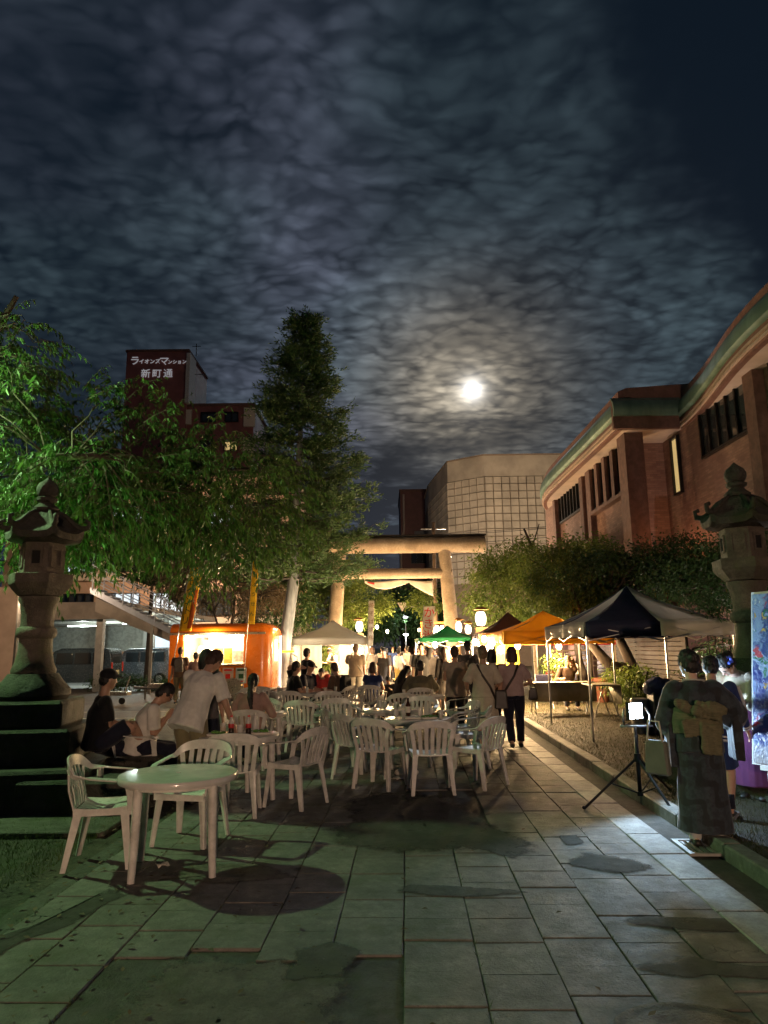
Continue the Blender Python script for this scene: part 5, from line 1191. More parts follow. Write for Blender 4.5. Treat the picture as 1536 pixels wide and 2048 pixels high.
for i, (x, c) in enumerate(((-.95, (.8, .35, .25)), (-.45, (.75, .5, .3)), (-.02, (.75, .3, .12)), (.42, (.7, .52, .42)), (.86, (.55, .66, .62)))):
    ps = MB().box((x, -.012, .80), (.36, .012, .50)).build('poster', mat('poster_%s' % 'abcde'[i], c, .5, var=.2, vs=5), tr)
    MB().box((x, -.022, .80 - .02), (.16, .008, .15)).build('poster_picture', (m_rink, m_beer, m_rink, m_rink, m_ink)[i], ps)
    MB().box((x, -.022, .98), (.26, .008, .06)).build('poster_lettering', (m_ink, m_rink, m_ink, m_rink, m_ink)[i], ps); MB().box((x, -.022, .62), (.22, .008, .03)).build('poster_lettering', m_rink, ps)
for i, (x, z, c) in enumerate(((.02, 1.44, (.8, .55, .12)), (.34, 1.44, (.85, .45, .08)), (.72, 1.42, (.7, .66, .6)))): MB().box((x, .22, z), (.28 if i < 2 else .42, .02, .5 if i < 2 else .34)).build('menu_board', mat('menu_%s' % 'abc'[i], c, .5, var=.35, vs=9), tr)
MB().box((-.5, .3, 1.35), (.3, .3, .34)).build('fryer', m_alu, tr)
b = MB(); b.cyl((.62, .0, .36), (.62, .25, .36), .30, n=24); b.build('wheel', m_tyre, tr, smooth=40); b = MB(); b.lathe([(.34, 0), (.34, .06), (.30, .06)], n=20); o = b.build('wheel_arch', m_alu2, tr); o.location = (.62, -.0, .38); o.rotation_euler = (PI / 2, 0, 0)
MB().sph((.9, -.04, .50), .035, 10, 6).build('marker_lamp', mat('marker_amber', (1, .5, .1), var=0, emit=(1, .5, .15), es=1.0), tr)
MB().tube([(-1.6, .5, .38), (-2.6, .85, .38), (-1.6, 1.25, .38)], .05, 6).tube([(-2.6, .85, .38), (-3.1, .85, .42)], .05, 6).tube([(-2.7, .85, .5), (-2.7, .85, 0.0)], .04, 8).build('tow_bar', m_steel, tr)
MB().box((-2.2, .85, .46), (.7, .4, .14)).build('gas_tray', m_alu2, tr)
for k, x in enumerate((-.8, -.1, .6)):
    MB().tube([(x - .25, .25, 2.10), (x + .25, .25, 2.10)], .03, 8).build('hatch_tube', mat('hatch_light', (1, 1, 1), var=0, emit=(1, .84, .55), es=9), tr)
    lamp('hatch_glow', (x, .34, 2.0), 130, (1, .72, .38), .12, tr)
lamp('hatch_spill', (-.1, -.25, 2.0), 160, (1, .70, .36), .1, tr)
# striped gate post, barrier and stair rail beside it
gp = thing('gate_post', 'white glowing parking gate post with red marks beside the cedar', 'gate post', (-3.72, 25.2, 0)); MB().box((0, 0, 1.05), (.16, .16, 2.1)).build('post', mat('lit_acrylic', (.9, .9, .95), .4, var=.05, emit=(.80, .85, 1), es=.75), gp, bevel=.01)
MB().box((0, -.085, 1.75), (.08, .01, .2)).build('red_mark', m_rink, gp); MB().box((0, 0, 2.11), (.17, .17, .03)).build('cap', m_rink, gp)
ba = thing('barrier_arm', 'thin striped barrier arm from the trailer to the cedar trunk', 'barrier', (-3.8, 25.3, 1.55)); MB().box((-.3, 0, 0), (.7, .04, .06)).build('arm', m_redv, ba); MB().box((.35, 0, 0), (.5, .045, .065)).build('arm_tip', m_yel, ba)
rl = thing('hand_rail', 'pale blue pipe handrail of the steps beside the cedar', 'railing', (-3.3, 26.2, 0))
for z in (.45, .75, 1.05, 1.35, 1.62): MB().tube([(-1.0, 0, z + .38), (.12, 0, z - .28)], .022, 6).build('rail', m_rail, rl)
for x in (-.95, .1): MB().tube([(x, 0, 0), (x, 0, 1.3 if x > 0 else 1.95)], .025, 6).build('post', m_rail, rl)
# sheeted heap and loose chairs near it
hp = MB(); hp.sph((0, 0, .12), (.75, .45, .26), 20, 10); o = hp.build('tarp_heap', mat('grey_tarp', (.22, .22, .25), .7, var=.3, vs=5, bump=.03, bs=6), None, smooth=True, loc=(-3.3, 24.2, .02)); tag(o, 'grey sheeted heap on the ground below the gate post', 'tarpaulin')
bike = thing('hand_cart', 'low white framed cart parked beside the tow bar', 'cart', (-8.6, 23.2, 0)); MB().box((0, 0, .32), (.9, .4, .12)).build('bed', m_alu2, bike); MB().tube([(.3, 0, .35), (.45, 0, .85)], .02, 6).tube([(-.2, 0, .35), (-.35, 0, .8)], .02, 6).build('handle', m_alu2, bike)
for x in (-.3, .3): b = MB(); b.cyl((x, -.22, .10), (x, -.17, .10), .10, n=16); b.build('wheel', m_tyre, bike)

# ------------------------------------------------------------------ parked vans
def van(label, loc, rz, body, L=3.4, Hh=1.78, W=1.48, lamp_m=None, tail=True):
    t = thing('parked_van', label, 'van', loc, rz)            # nose to -x
    prof = [(-L / 2, .30), (-L / 2 - .02, .75), (-L / 2 + .12, .98), (-L / 2 + .5, 1.08), (-L / 2 + .85, Hh - .12), (-L / 2 + 1.15, Hh), (L / 2 - .35, Hh), (L / 2 - .12, Hh - .1), (L / 2 - .02, 1.0), (L / 2, .55), (L / 2 - .04, .30)]
    b = MB(); b.rings([[V((x, y, .9 + (z - .9) * (k if z > 1 else 1))) for x, z in prof] for y, k in ((-W / 2 + .06, .97), (-W / 2, .94), (W / 2, .94), (W / 2 - .06, .97))]); b.rings([[V((x, y, z)) for x, z in prof] for y in (-W / 2 + .08, W / 2 - .08)]); b.build('body', body, t, smooth=25)
    for x0, x1 in ((-.75, -.02), (.06, .78), (.86, 1.38)):
        MB().box(((x0 + x1) / 2, -W / 2 - .006, 1.34), (x1 - x0, .02, .48), taper=.94).build('side_window', m_pane, t, bevel=.008)
    MB().box((L / 2 - .055, 0, 1.36), (.03, W * .78, .50), (0, -6, 0)).build('rear_window', m_pane, t); MB().box((-L / 2 + .66, 0, 1.38), (.03, W * .8, .62), (0, 32, 0)).build('windscreen', m_pane, t)
    for x in (-L / 2 + .55, L / 2 - .55):
        w_ = MB(); w_.cyl((x, -W / 2 - .015, .29), (x, -W / 2 + .2, .29), .29, n=22); w_ = w_.build('wheel', m_tyre, t, smooth=40); MB().cyl((x, -W / 2 - .025, .29), (x, -W / 2 - .012, .29), .18, n=16).build('rim', m_alu, w_, smooth=40)
        w_ = MB(); w_.cyl((x, W / 2 + .015, .29), (x, W / 2 - .2, .29), .29, n=22); w_.build('wheel', m_tyre, t, smooth=40)
    for s in (-1, 1): MB().box((L / 2 - .01, s * (W / 2 - .1), .95), (.04, .12, .42)).build('tail_light', mat('tail_red', (.45, .02, .015), .25, var=.05, emit=(1, .1, .03), es=.06), t, bevel=.01)
    MB().box((L / 2 + .02, 0, .42), (.08, W * .96, .2)).build('bumper', body, t, bevel=.02); MB().box((L / 2 + .01, 0, .72), (.02, .34, .17)).build('number_plate', mat('plate', (.7, .62, .3), .5), t)
    MB().tube([(-.1, -W / 2 - .01, .95), (.08, -W / 2 - .03, .95)], .014, 6).build('door_handle', body, t); b = MB(); b.box((-.92, -W / 2 - .1, 1.12), (.08, .16, .14)); b.build('mirror', body, t, bevel=.02)
m_vb = mat('van_blue_grey', (.085, .13, .17), .25, .2, var=.06, coat=.5); m_vs = mat('van_silver', (.42, .42, .44), .25, .5, var=.06, coat=.5); m_vk = mat('van_black', (.015, .014, .02), .2, .2, var=.05, coat=.6)
van('blue-grey boxy van parked at the first deck column', (-13.75, 32.6, 0), 0, m_vb); van('silver van with red tail panel parked behind the blue-grey one', (-11.9, 36.2, 0), -14, m_vs); van('black van reflecting stall lights beside the orange trailer', (-10.6, 39.5, 0), -24, m_vk)

# ------------------------------------------------------------------ work light on a tripod
m_blackm = mat('black_metal', (.02, .02, .022), .4, .6, var=.1)
wl = thing('work_light', 'glaring white LED work light on a black tripod at the kerb', 'work light', (2.55, 7.58, .0), 0)
MB().tube([(0, 0, .18), (0, 0, .74)], .020, 10).tube([(0, 0, .6), (0, 0, .82)], .015, 10).build('mast', m_blackm, wl, smooth=True)
MB().cyl((0, 0, .48), (0, 0, .56), .034).build('collar', m_blackm, wl); MB().cyl((0, 0, .15), (0, 0, .19), .03).build('hub', m_blackm, wl)
for k, (dx, dy, zg) in enumerate(((-.56, .06, .02), (.20, -.42, .02), (.50, .50, .10))):
    e = V((dx, dy, zg)); MB().tube([V((0, 0, .52)), e], .013, 8).build('leg', m_blackm, wl); MB().tube([V((0, 0, .17)), V((0, 0, .52)).lerp(e, .5)], .008, 6).build('brace', m_blackm, wl); MB().sph(e + V((0, 0, .012)), .018, 8, 6).build('foot', m_blackm, wl)
hd = MB(); hd.box((-.0, .0, .98), (.18, .05, .17), (0, 0, 24)); hd.build('housing', m_blackm, wl, bevel=.008)
fd = V((math.sin(R(24)), -math.cos(R(24)), 0))       # towards the painting
fp = V((.0, .0, .98)) + fd * .028
q = MB(); q.box(tuple(fp), (.16, .006, .15), (0, 0, 24)); q.build('led_panel', mat('led_white', (1, 1, 1), var=0, emit=(.82, .93, 1), es=60), wl)
MB().tube([(-.10, .03, .84), (-.12, .0, .9), (-.10, .0, 1.0)], .010, 6).tube([(.14, -.02, .84), (.17, .03, .93), (.13, .05, 1.01)], .010, 6).tube([(-.16, -.05, .83), (.16, -.05, .83), (.16, .08, .83), (-.12, .08, .83), (-.16, -.05, .83)], .010, 6).build('handle_frame', m_alu, wl, smooth=True)
# ------------------------------------------------------------------ people
BAKE = []
def remeshed(mb, name, m, parent, vox, sm=3, fold=0.0, fs=(7, 7, 2.2)):
    """overlapping closed shapes fused into one continuous skin"""
    me = bpy.data.meshes.new(name); me.from_pydata(mb.v, [], mb.f); me.materials.append(m)
    o = link(name, me, parent)
    r = o.modifiers.new('fuse', 'REMESH'); r.mode = 'VOXEL'; r.voxel_size = vox; r.use_smooth_shade = True
    if sm: s_ = o.modifiers.new('soften', 'SMOOTH'); s_.factor = .5; s_.iterations = sm
    BAKE.append((o, m, fold, fs)); return o
def bake_people():
    dg = bpy.context.evaluated_depsgraph_get()
    for o, m, fold, fs in BAKE:
        me = bpy.data.meshes.new_from_object(o.evaluated_get(dg)); old = o.data; o.modifiers.clear(); o.data = me
        bpy.data.meshes.remove(old); me.materials.clear(); me.materials.append(m); me.name = o.name.split('.')[0]
        me.polygons.foreach_set('use_smooth', [True] * len(me.polygons)); me.polygons.foreach_set('material_index', [0] * len(me.polygons))
        if fold:
            sd = V((hash(o.name) % 97, hash(o.parent.name) % 89, 0)); nv = [v.normal.copy() for v in me.vertices]
            for v, nn in zip(me.vertices, nv):
                c = v.co; q = V((c.x * fs[0], c.y * fs[1], c.z * fs[2])) + sd
                k = noise.noise(q + V((0, 0, 1.2 * noise.noise(q * .6)))); v.co = c + nn * fold * (1 - abs(k) * 2.2)
        me.update()
def cloth(nm, c, c2=None, var=.14, vs=9): return mat(nm, c, .85, var=var, vs=vs, bump=.0016, bs=160, rnd=0, sheen=.15, spec=.2, c2=c2)
m_skin = mat('skin', (.46, .27, .19), .5, var=.10, vs=14, subs=.06, rnd=.06); m_skin2 = mat('fair_skin', (.60, .40, .31), .48, var=.08, vs=14, subs=.06, rnd=.04)
m_hair = mat('black_hair', (.012, .010, .010), .58, var=.3, vs=60, bump=.004, bs=90, stretch=(1, 1, .15), rnd=0); m_hairb = mat('brown_hair', (.06, .03, .02), .58, var=.3, vs=60, bump=.004, bs=90, stretch=(1, 1, .15), rnd=0); m_hairg = mat('light_hair', (.22, .15, .09), .45, var=.3, vs=60, bump=.004, bs=90, rnd=0)
m_eye = mat('eye', (.01, .008, .008), .2, var=0); m_lip = mat('lip', (.36, .12, .10), .5, var=0)
def ik(a, t, l1, l2, hint):
    a, t = V(a), V(t); d_ = t - a; L = min(d_.length, (l1 + l2) * .998); L = max(L, abs(l1 - l2) + .01); u = d_.normalized()
    x = (l1 * l1 - l2 * l2 + L * L) / (2 * L); hgt = math.sqrt(max(0, l1 * l1 - x * x)); hv = V(hint); hv = hv - u * hv.dot(u)
    hv = hv.normalized() if hv.length > 1e-5 else V((0, 1, 0)); return a + u * x + hv * hgt, a + u * L
def ell_rings(mb, secs, Tm, n=18):
    """secs: (centre, rx, ry) in world of the figure, ring plane from Tm"""
    x, y = Tm @ V((1, 0, 0)), Tm @ V((0, 1, 0))
    mb.rings([[V(c) + x * (rx * math.cos(2 * PI * k / n)) + y * (ry * math.sin(2 * PI * k / n)) for k in range(n)] for c, rx, ry in secs])
def hand(mb, wr, dv, side, s, palm=None, curl=.5, spread=1.0):
    """palm, four unequal bent fingers and a thumb that leaves the side of the palm; dv: direction of the forearm"""
    d_ = V(dv).normalized(); nrm = V(palm) if palm is not None else V((-side, 0, 0)); nrm = (nrm - d_ * nrm.dot(d_)); nrm = nrm.normalized() if nrm.length > 1e-4 else V((0, 1, 0)); ac = d_.cross(nrm)
    M = Matrix((ac, nrm, d_)).transposed(); c = V(wr) + d_ * .05 * s
    mb.sph(c, (.040 * s, .018 * s, .052 * s), 10, 8, M)
    th_ = -1 if ac.dot(V((0, 1, 0))) < 0 else 1
    for i, (o, L) in enumerate(((-.030, .066), (-.010, .074), (.010, .07), (.029, .056))):
        p0 = V(wr) + d_ * .082 * s + ac * o * s; a1 = curl * .6; p1 = p0 + (d_ * math.cos(a1) + nrm * math.sin(a1) + ac * o * 3 * (spread - 1)).normalized() * L * .5 * s; a2 = curl * 1.7; p2 = p1 + (d_ * math.cos(a2) + nrm * math.sin(a2)).normalized() * L * .5 * s
        mb.tube([p0 - d_ * .02 * s, p0, p1, p2], [.010 * s, .010 * s, .009 * s, .0065 * s], 6)
    p0 = V(wr) + d_ * .03 * s + ac * th_ * .032 * s; p1 = p0 + (d_ * .6 + ac * th_ * .7 + nrm * .35).normalized() * .034 * s; p2 = p1 + (d_ * .9 + nrm * .4 + ac * th_ * .1).normalized() * .03 * s
    mb.tube([p0 - d_ * .01, p0, p1, p2], [.013 * s, .0125 * s, .011 * s, .008 * s], 6)

def person(label, loc, rz, h=1.68, sex='m', vox=.022, pel=None, lean=0, side=0, twist=0, head=(0, 0), la=None, ra=None, lf=None, rf=None, kn=None, skin=None,
           top=None, sleeve=.55, hem=.10, flare=1.0, bottom=None, kind='trousers', blen=None, shoes=None, hair=None, style='short', elh=None, face=False, fat=1.0, palm=(None, None), curl=.45, group=None, bare_neck=True):
    s = h / 1.70; t = thing('person', label, 'person', loc, rz, group); fem = sex == 'f'
    skin = skin or m_skin; hair = hair or m_hair; shoes = shoes or m_blk
    pz = pel if pel is not None else .90 * s
    Pv = V((0, 0, pz)); T = Matrix.Rotation(R(twist), 3, 'Z') @ Matrix.Rotation(R(side), 3, 'Y') @ Matrix.Rotation(R(-lean), 3, 'X')
    up_t = T @ V((0, 0, 1)); nb = Pv + up_t * .50 * s
    sw = (.165 if fem else .185) * s * (.5 + .5 * fat); hw = .088 * s
    sh = {e: nb + T @ V((e * sw, 0, -.055 * s)) for e in (-1, 1)}; hip = {e: Pv + V((e * hw, 0, -.03 * s)) for e in (-1, 1)}
    HM = T @ Matrix.Rotation(R(-head[1]), 3, 'Z') @ Matrix.Rotation(R(-head[0]), 3, 'X'); hc = nb + up_t * .07 * s + HM @ V((0, .015, .125)) * s
    ank, knee, wri, elb = {}, {}, {}, {}
    for e, ft in ((-1, lf), (1, rf)):
        tg = V(ft) if ft is not None else V((e * .10 * s, -.01, .075 * s))
        knee[e], ank[e] = ik(hip[e], tg, .42 * s, .41 * s, kn or (e * .12, 1, .05))
    for e, hd_ in ((-1, la), (1, ra)):
        tg = V(hd_) if hd_ is not None else sh[e] + V((e * .07, .05, -.535 * s))
        hh = (elh[0 if e < 0 else 1] if elh else None) or (e * .6, -1, -.5)
        elb[e], wri[e] = ik(sh[e], tg, .285 * s, .25 * s, hh)
    # body
    b = MB(); f = fat
    ell_rings(b, [(Pv - up_t * .09 * s, .11 * s, .085 * s), (Pv, .150 * s * f, .11 * s * f), (Pv + up_t * .16 * s, .125 * s * f, .092 * s * f), (Pv + up_t * .33 * s, .150 * s * f, .108 * s * f), (Pv + up_t * .43 * s, .155 * s, .085 * s), (nb, .08 * s, .06 * s)], T)
    b.tube([nb - up_t * .05 * s, hc - HM @ V((0, .01, .05)) * s], [.058 * s, .052 * s], 12)
    b.sph(hc, (.076 * s, .094 * s, .112 * s), 18, 14, HM); b.sph(hc + HM @ V((0, .030, -.058)) * s, (.056 * s, .062 * s, .062 * s), 14, 10, HM)
    b.tube([hc + HM @ V((0, .088, .012)) * s, hc + HM @ V((0, .108, -.028)) * s], [.008 * s, .016 * s], 8)
    for e in (-1, 1):
        b.sph(hc + HM @ V((e * .079, -.008, -.008)) * s, (.009 * s, .017 * s, .028 * s), 8, 8, HM)
        b.sph(sh[e], .062 * s, 10, 8); b.tube([sh[e], sh[e].lerp(elb[e], .35), elb[e]], [.052 * s, .05 * s, .039 * s], 10); b.tube([elb[e], elb[e].lerp(wri[e], .3), wri[e]], [.040 * s, .041 * s, .027 * s], 10)
        hand(b, wri[e], wri[e] - elb[e], e, s, palm[0 if e < 0 else 1], curl)
        b.tube([hip[e], hip[e].lerp(knee[e], .4), knee[e]], [.088 * s * f, .078 * s, .055 * s], 12); b.tube([knee[e], knee[e].lerp(ank[e], .32), ank[e]], [.056 * s, .056 * s, .034 * s], 12)
        fw = V((0, 1, 0)) if ank[e].z < .2 * s else (V((0, 1, -.25)))
        b.tube([ank[e] + V((0, -.05, -.045)) * s, ank[e] + fw * .07 * s + V((0, 0, -.045)) * s, ank[e] + fw * .16 * s + V((0, 0, -.055)) * s], [.034 * s, .036 * s, .026 * s], 8); b.sph(ank[e], .036 * s, 8, 6)
    remeshed(b, 'body', skin, t, vox, 2)
    # clothes
    if top is not None:
        b = MB(); f2 = f * 1.12; hz_ = hem * s
        secs = [(Pv - up_t * hz_, .172 * s * f2 * flare, .135 * s * f2 * flare), (Pv, .168 * s * f2 * (.5 + .5 * flare), .13 * s * f2), (Pv + up_t * .17 * s, .152 * s * f2, .118 * s * f2), (Pv + up_t * .33 * s, .172 * s * f2, .125 * s * f2), (Pv + up_t * .43 * s, .172 * s * f2, .10 * s), (nb + up_t * .0, .088 * s, .07 * s)]
        ell_rings(b, secs, T, 20)
        for e in (-1, 1):
            b.sph(sh[e], .075 * s, 10, 8)
            if sleeve > 0:
                a = min(sleeve, 1.0); k0 = .068 + (.012 if sleeve < 1 else 0)
                b.tube([sh[e], sh[e].lerp(elb[e], a)], [.070 * s, (k0 - .012 * (sleeve >= 1)) * s], 12)
                if sleeve > 1: b.sph(elb[e], .058 * s, 10, 8); b.tube([elb[e], elb[e].lerp(wri[e], min(1, sleeve - 1))], [.056 * s, .042 * s], 12)
        remeshed(b, 'top', top, t, vox * .85, 2, .010 * s)
    if bottom is not None:
        b = MB(); f2 = f * 1.05
        if kind in ('trousers', 'shorts'):
            ell_rings(b, [(Pv - up_t * .08 * s, .155 * s * f2, .125 * s * f2), (Pv + up_t * .02 * s, .163 * s * f2, .125 * s * f2), (Pv + up_t * .07 * s, .150 * s * f2, .116 * s * f2)], T, 18)
            for e in (-1, 1):
                b.tube([hip[e] + V((0, 0, .03)), hip[e].lerp(knee[e], .45), knee[e] if kind == 'trousers' else hip[e].lerp(knee[e], .9)], [.102 * s * f, .096 * s, .074 * s if kind == 'trousers' else .09 * s], 14)
                if kind == 'trousers': b.sph(knee[e], .074 * s, 10, 8); b.tube([knee[e], knee[e].lerp(ank[e], .95)], [.073 * s, .06 * s], 14)
        else:
            z1 = blen if blen is not None else .45; zt = Pv + up_t * .14 * s
            if pz > .7 * s or kind == 'dress':
                kx = .5 * (knee[-1] + knee[1]); ell_rings(b, [(zt, .150 * s * f2, .118 * s * f2), (Pv - V((0, 0, .06)), .185 * s * f2, .15 * s * f2), (V((0, 0, (pz + z1) / 2)) + V((kx.x, kx.y, 0)) * .5, .205 * s * flare, .17 * s * flare), (V((kx.x, kx.y, 0)) * .5 + V((0, 0, z1)), .235 * s * flare, .20 * s * flare)], Matrix.Identity(3), 22)
            else:
                for e in (-1, 1): b.tube([hip[e], knee[e]], [.13 * s, .11 * s], 14)
                b.tube([knee[-1].lerp(knee[1], .5), knee[-1].lerp(knee[1], .5) - V((0, 0, .25))], [.17 * s, .18 * s], 14)
        remeshed(b, 'lower_garment', bottom, t, vox * .85, 2, .009 * s)
    for e in (-1, 1):
        b = MB(); a = ank[e]; fw = V((0, 1, 0)) if a.z < .2 * s else V((0, .9, -.3))
        b.tube([a + (V((0, -.075, 0)) + V((0, 0, -.05))) * s, a + (fw * .03 + V((0, 0, -.042))) * s, a + (fw * .12 + V((0, 0, -.048))) * s, a + (fw * .185 + V((0, 0, -.058))) * s], [(.036 * s, .03 * s), (.042 * s, .036 * s), (.045 * s, .03 * s), (.03 * s, .018 * s)], 10); b.build('shoe', shoes, t, smooth=True)
    # hair
    b = MB(); hvx = min(vox, .014)
    if style not in ('cap',):
        b.sph(hc + HM @ V((0, -.020, .026)) * s, (.086 * s, .094 * s, .104 * s), 18, 14, HM); b.sph(hc + HM @ V((0, -.045, -.03)) * s, (.076 * s, .062 * s, .075 * s), 14, 10, HM)
    if style == 'long': b.tube([hc + HM @ V((0, -.05, .0)) * s, hc + HM @ V((0, -.075, -.10)) * s, nb + T @ V((0, -.10, -.02)) * s, nb + T @ V((0, -.125, -.22)) * s], [(.085 * s, .07 * s), (.098 * s, .07 * s), (.11 * s, .05 * s), (.085 * s, .03 * s)], 14, upv=T @ V((0, 1, 0)))
    if style == 'bob': b.tube([hc + HM @ V((0, -.03, .02)) * s, hc + HM @ V((0, -.035, -.06)) * s, hc + HM @ V((0, -.035, -.145)) * s], [(.092 * s, .09 * s), (.102 * s, .088 * s), (.095 * s, .07 * s)], 14, upv=HM @ V((0, 1, 0)))
    if style == 'bun': b.sph(hc + HM @ V((0, -.105, .02)) * s, (.05 * s, .045 * s, .05 * s), 12, 10); b.sph(hc + HM @ V((0, -.03, .07)) * s, (.075 * s, .075 * s, .06 * s), 12, 10)
    if style == 'tail': b.sph(hc + HM @ V((0, -.105, -.02)) * s, .035 * s, 10, 8); b.tube([hc + HM @ V((0, -.10, -.02)) * s, hc + HM @ V((0, -.145, -.09)) * s, nb + T @ V((0, -.14, -.08)) * s, nb + T @ V((.03, -.145, -.24)) * s], [.03 * s, .042 * s, .04 * s, .018 * s], 10)
    if style == 'cap':
        b.sph(hc + HM @ V((0, -.050, -.015)) * s, (.070 * s, .05 * s, .065 * s), 14, 10, HM)
        c = MB(); c.sph(hc + HM @ V((0, -.008, .048)) * s, (.092 * s, .106 * s, .078 * s), 18, 12, HM); c.tube([hc + HM @ V((0, .06, .055)) * s, hc + HM @ V((0, .125, .048)) * s, hc + HM @ V((0, .165, .036)) * s], [(.082 * s, .010), (.075 * s, .009), (.045 * s, .008)], 14, upv=HM @ V((0, 0, 1)))
        remeshed(c, 'cap', m_capk, t, .009 if vox < .018 else .014, 1)
    if style == 'hat':
        c = MB(); hm = HM; o_ = hc + hm @ V((0, -.01, .045)) * s
        ell_rings(c, [(o_, .17 * s, .18 * s), (o_ + hm @ V((0, 0, .012)), .165 * s, .175 * s), (o_ + hm @ V((0, 0, .02)), .094 * s, .106 * s), (o_ + hm @ V((0, 0, .085)), .085 * s, .095 * s), (o_ + hm @ V((0, 0, .1)), .05 * s, .06 * s)], hm, 22); c.build('hat', m_capk, t, smooth=True)
    remeshed(b, 'hair', hair, t, hvx * .8, 1, .008, (55, 55, 16))
    if face:
        for e in (-1, 1):
            MB().sph(hc + HM @ V((e * .031, .084, .004)) * s, (.013 * s, .006 * s, .0055 * s), 8, 6, HM).build('eye', m_eye, t, smooth=True)
            MB().sph(hc + HM @ V((e * .032, .086, .024)) * s, (.018 * s, .006 * s, .004 * s), 8, 6, HM).build('eyebrow', hair, t, smooth=True)
        MB().sph(hc + HM @ V((0, .091, -.060)) * s, (.021 * s, .006 * s, .0065 * s), 8, 6, HM).build('mouth', m_lip, t, smooth=True)
    return dict(t=t, hc=hc, HM=HM, T=T, nb=nb, P=Pv, sh=sh, wri=wri, elb=elb, s=s, knee=knee, ank=ank, up=up_t)
m_capk = cloth('black_cap', (.012, .012, .015))
def strap(p, m, a, b_, w=.018):
    """a shoulder strap lying on the back from shoulder a to the opposite hip"""
    t, T, nb, s = p['t'], p['T'], p['nb'], p['s']
    q = [nb + T @ V((a * .09, .06, .01)) * s, nb + T @ V((a * .10, -.06, .0)) * s, nb + T @ V((a * .02, -.145, -.18)) * s, nb + T @ V((-a * .10, -.15, -.36)) * s, nb + T @ V((-a * .19, -.11, -.50)) * s]
    if b_: q[-1] = nb + T @ V(b_) * s
    MB().tube(q, [(w, .006)] * 5, 6, upv=T @ V((0, 1, 0))).build('strap', m, t, smooth=True)
def shoulder_bag(p, m, label, off, size=(.24, .10, .26), handle=True, rz=0):
    loc = V(p['t'].location) + Matrix.Rotation(p['t'].rotation_euler.z, 3, 'Z') @ V(off)
    t = thing('hand_bag', label, 'bag', loc, math.degrees(p['t'].rotation_euler.z) + rz); b = MB(); b.box((0, 0, 0), size, taper=.8); b.build('bag', m, t, bevel=.02)
    if handle: MB().tube([(-size[0] * .28, 0, size[2] * .45), (-size[0] * .2, 0, size[2] * .8), (size[0] * .2, 0, size[2] * .8), (size[0] * .28, 0, size[2] * .45)], .008, 6).build('handle', m, t)
    return t
def backpack(p, m, label):
    T, nb, s = p['T'], p['nb'], p['s']; Rz = Matrix.Rotation(p['t'].rotation_euler.z, 3, 'Z'); q = nb + T @ V((0, -.19, -.24)) * s
    t = thing('backpack', label, 'backpack', V(p['t'].location) + Rz @ q, math.degrees(p['t'].rotation_euler.z)); b = MB(); b.rings([[V((x * k, y * k2, z)) for x, y in ((-.14, .07), (.14, .07), (.13, -.06), (-.13, -.06))] for z, k, k2 in ((-.2, .85, .7), (-.18, 1, 1), (.1, 1, 1), (.18, .8, .8), (.21, .5, .5))]); b.build('pack', m, t, smooth=50); MB().box((0, -.07, -.08), (.2, .04, .16)).build('pocket', m, t, bevel=.015)
SEAT = .535
SITF = ((-.13, .40, .075), (.13, .40, .075))
def sit(**k):
    d_ = dict(pel=SEAT, lf=SITF[0], rf=SITF[1], kn=(0, .6, 1), la=(-.14, .36, .70), ra=(.14, .38, .70)); d_.update(k); return d_
m_wt = cloth('white_tee', (.70, .68, .64)); m_blkc = cloth('black_cotton', (.012, .012, .014)); m_kha = cloth('khaki', (.22, .19, .11)); m_taupe = cloth('taupe', (.38, .32, .26)); m_beige = cloth('beige_linen', (.54, .48, .38)); m_mauve = cloth('mauve', (.44, .32, .31)); m_nvy = cloth('navy_cotton', (.012, .014, .03)); m_nvb = cloth('navy_blue', (.02, .035, .12)); m_olv = cloth('olive_shirt', (.15, .14, .095)); m_gry = cloth('grey_cotton', (.12, .11, .11)); m_tan = cloth('tan_shirt', (.36, .28, .21)); m_cream = cloth('cream_knit', (.62, .52, .40)); m_pur = cloth('plum_skirt', (.09, .02, .07)); m_pink_t = cloth('dusty_pink', (.40, .26, .22)); m_den = cloth('denim', (.05, .06, .10)); m_redc = cloth('red_cotton', (.45, .05, .05)); m_off = cloth('offwhite_cotton', (.55, .50, .43)); m_dk = cloth('charcoal', (.035, .032, .034)); m_org = cloth('orange_happi', (.55, .14, .03)); m_brn = cloth('brown_cotton', (.11, .07, .05)); m_blu = cloth('blue_happi', (.03, .06, .20)); m_strap = mat('leather_strap', (.03, .02, .018), .5, var=.1); m_gold = cloth('yellow_skirt', (.45, .33, .10))

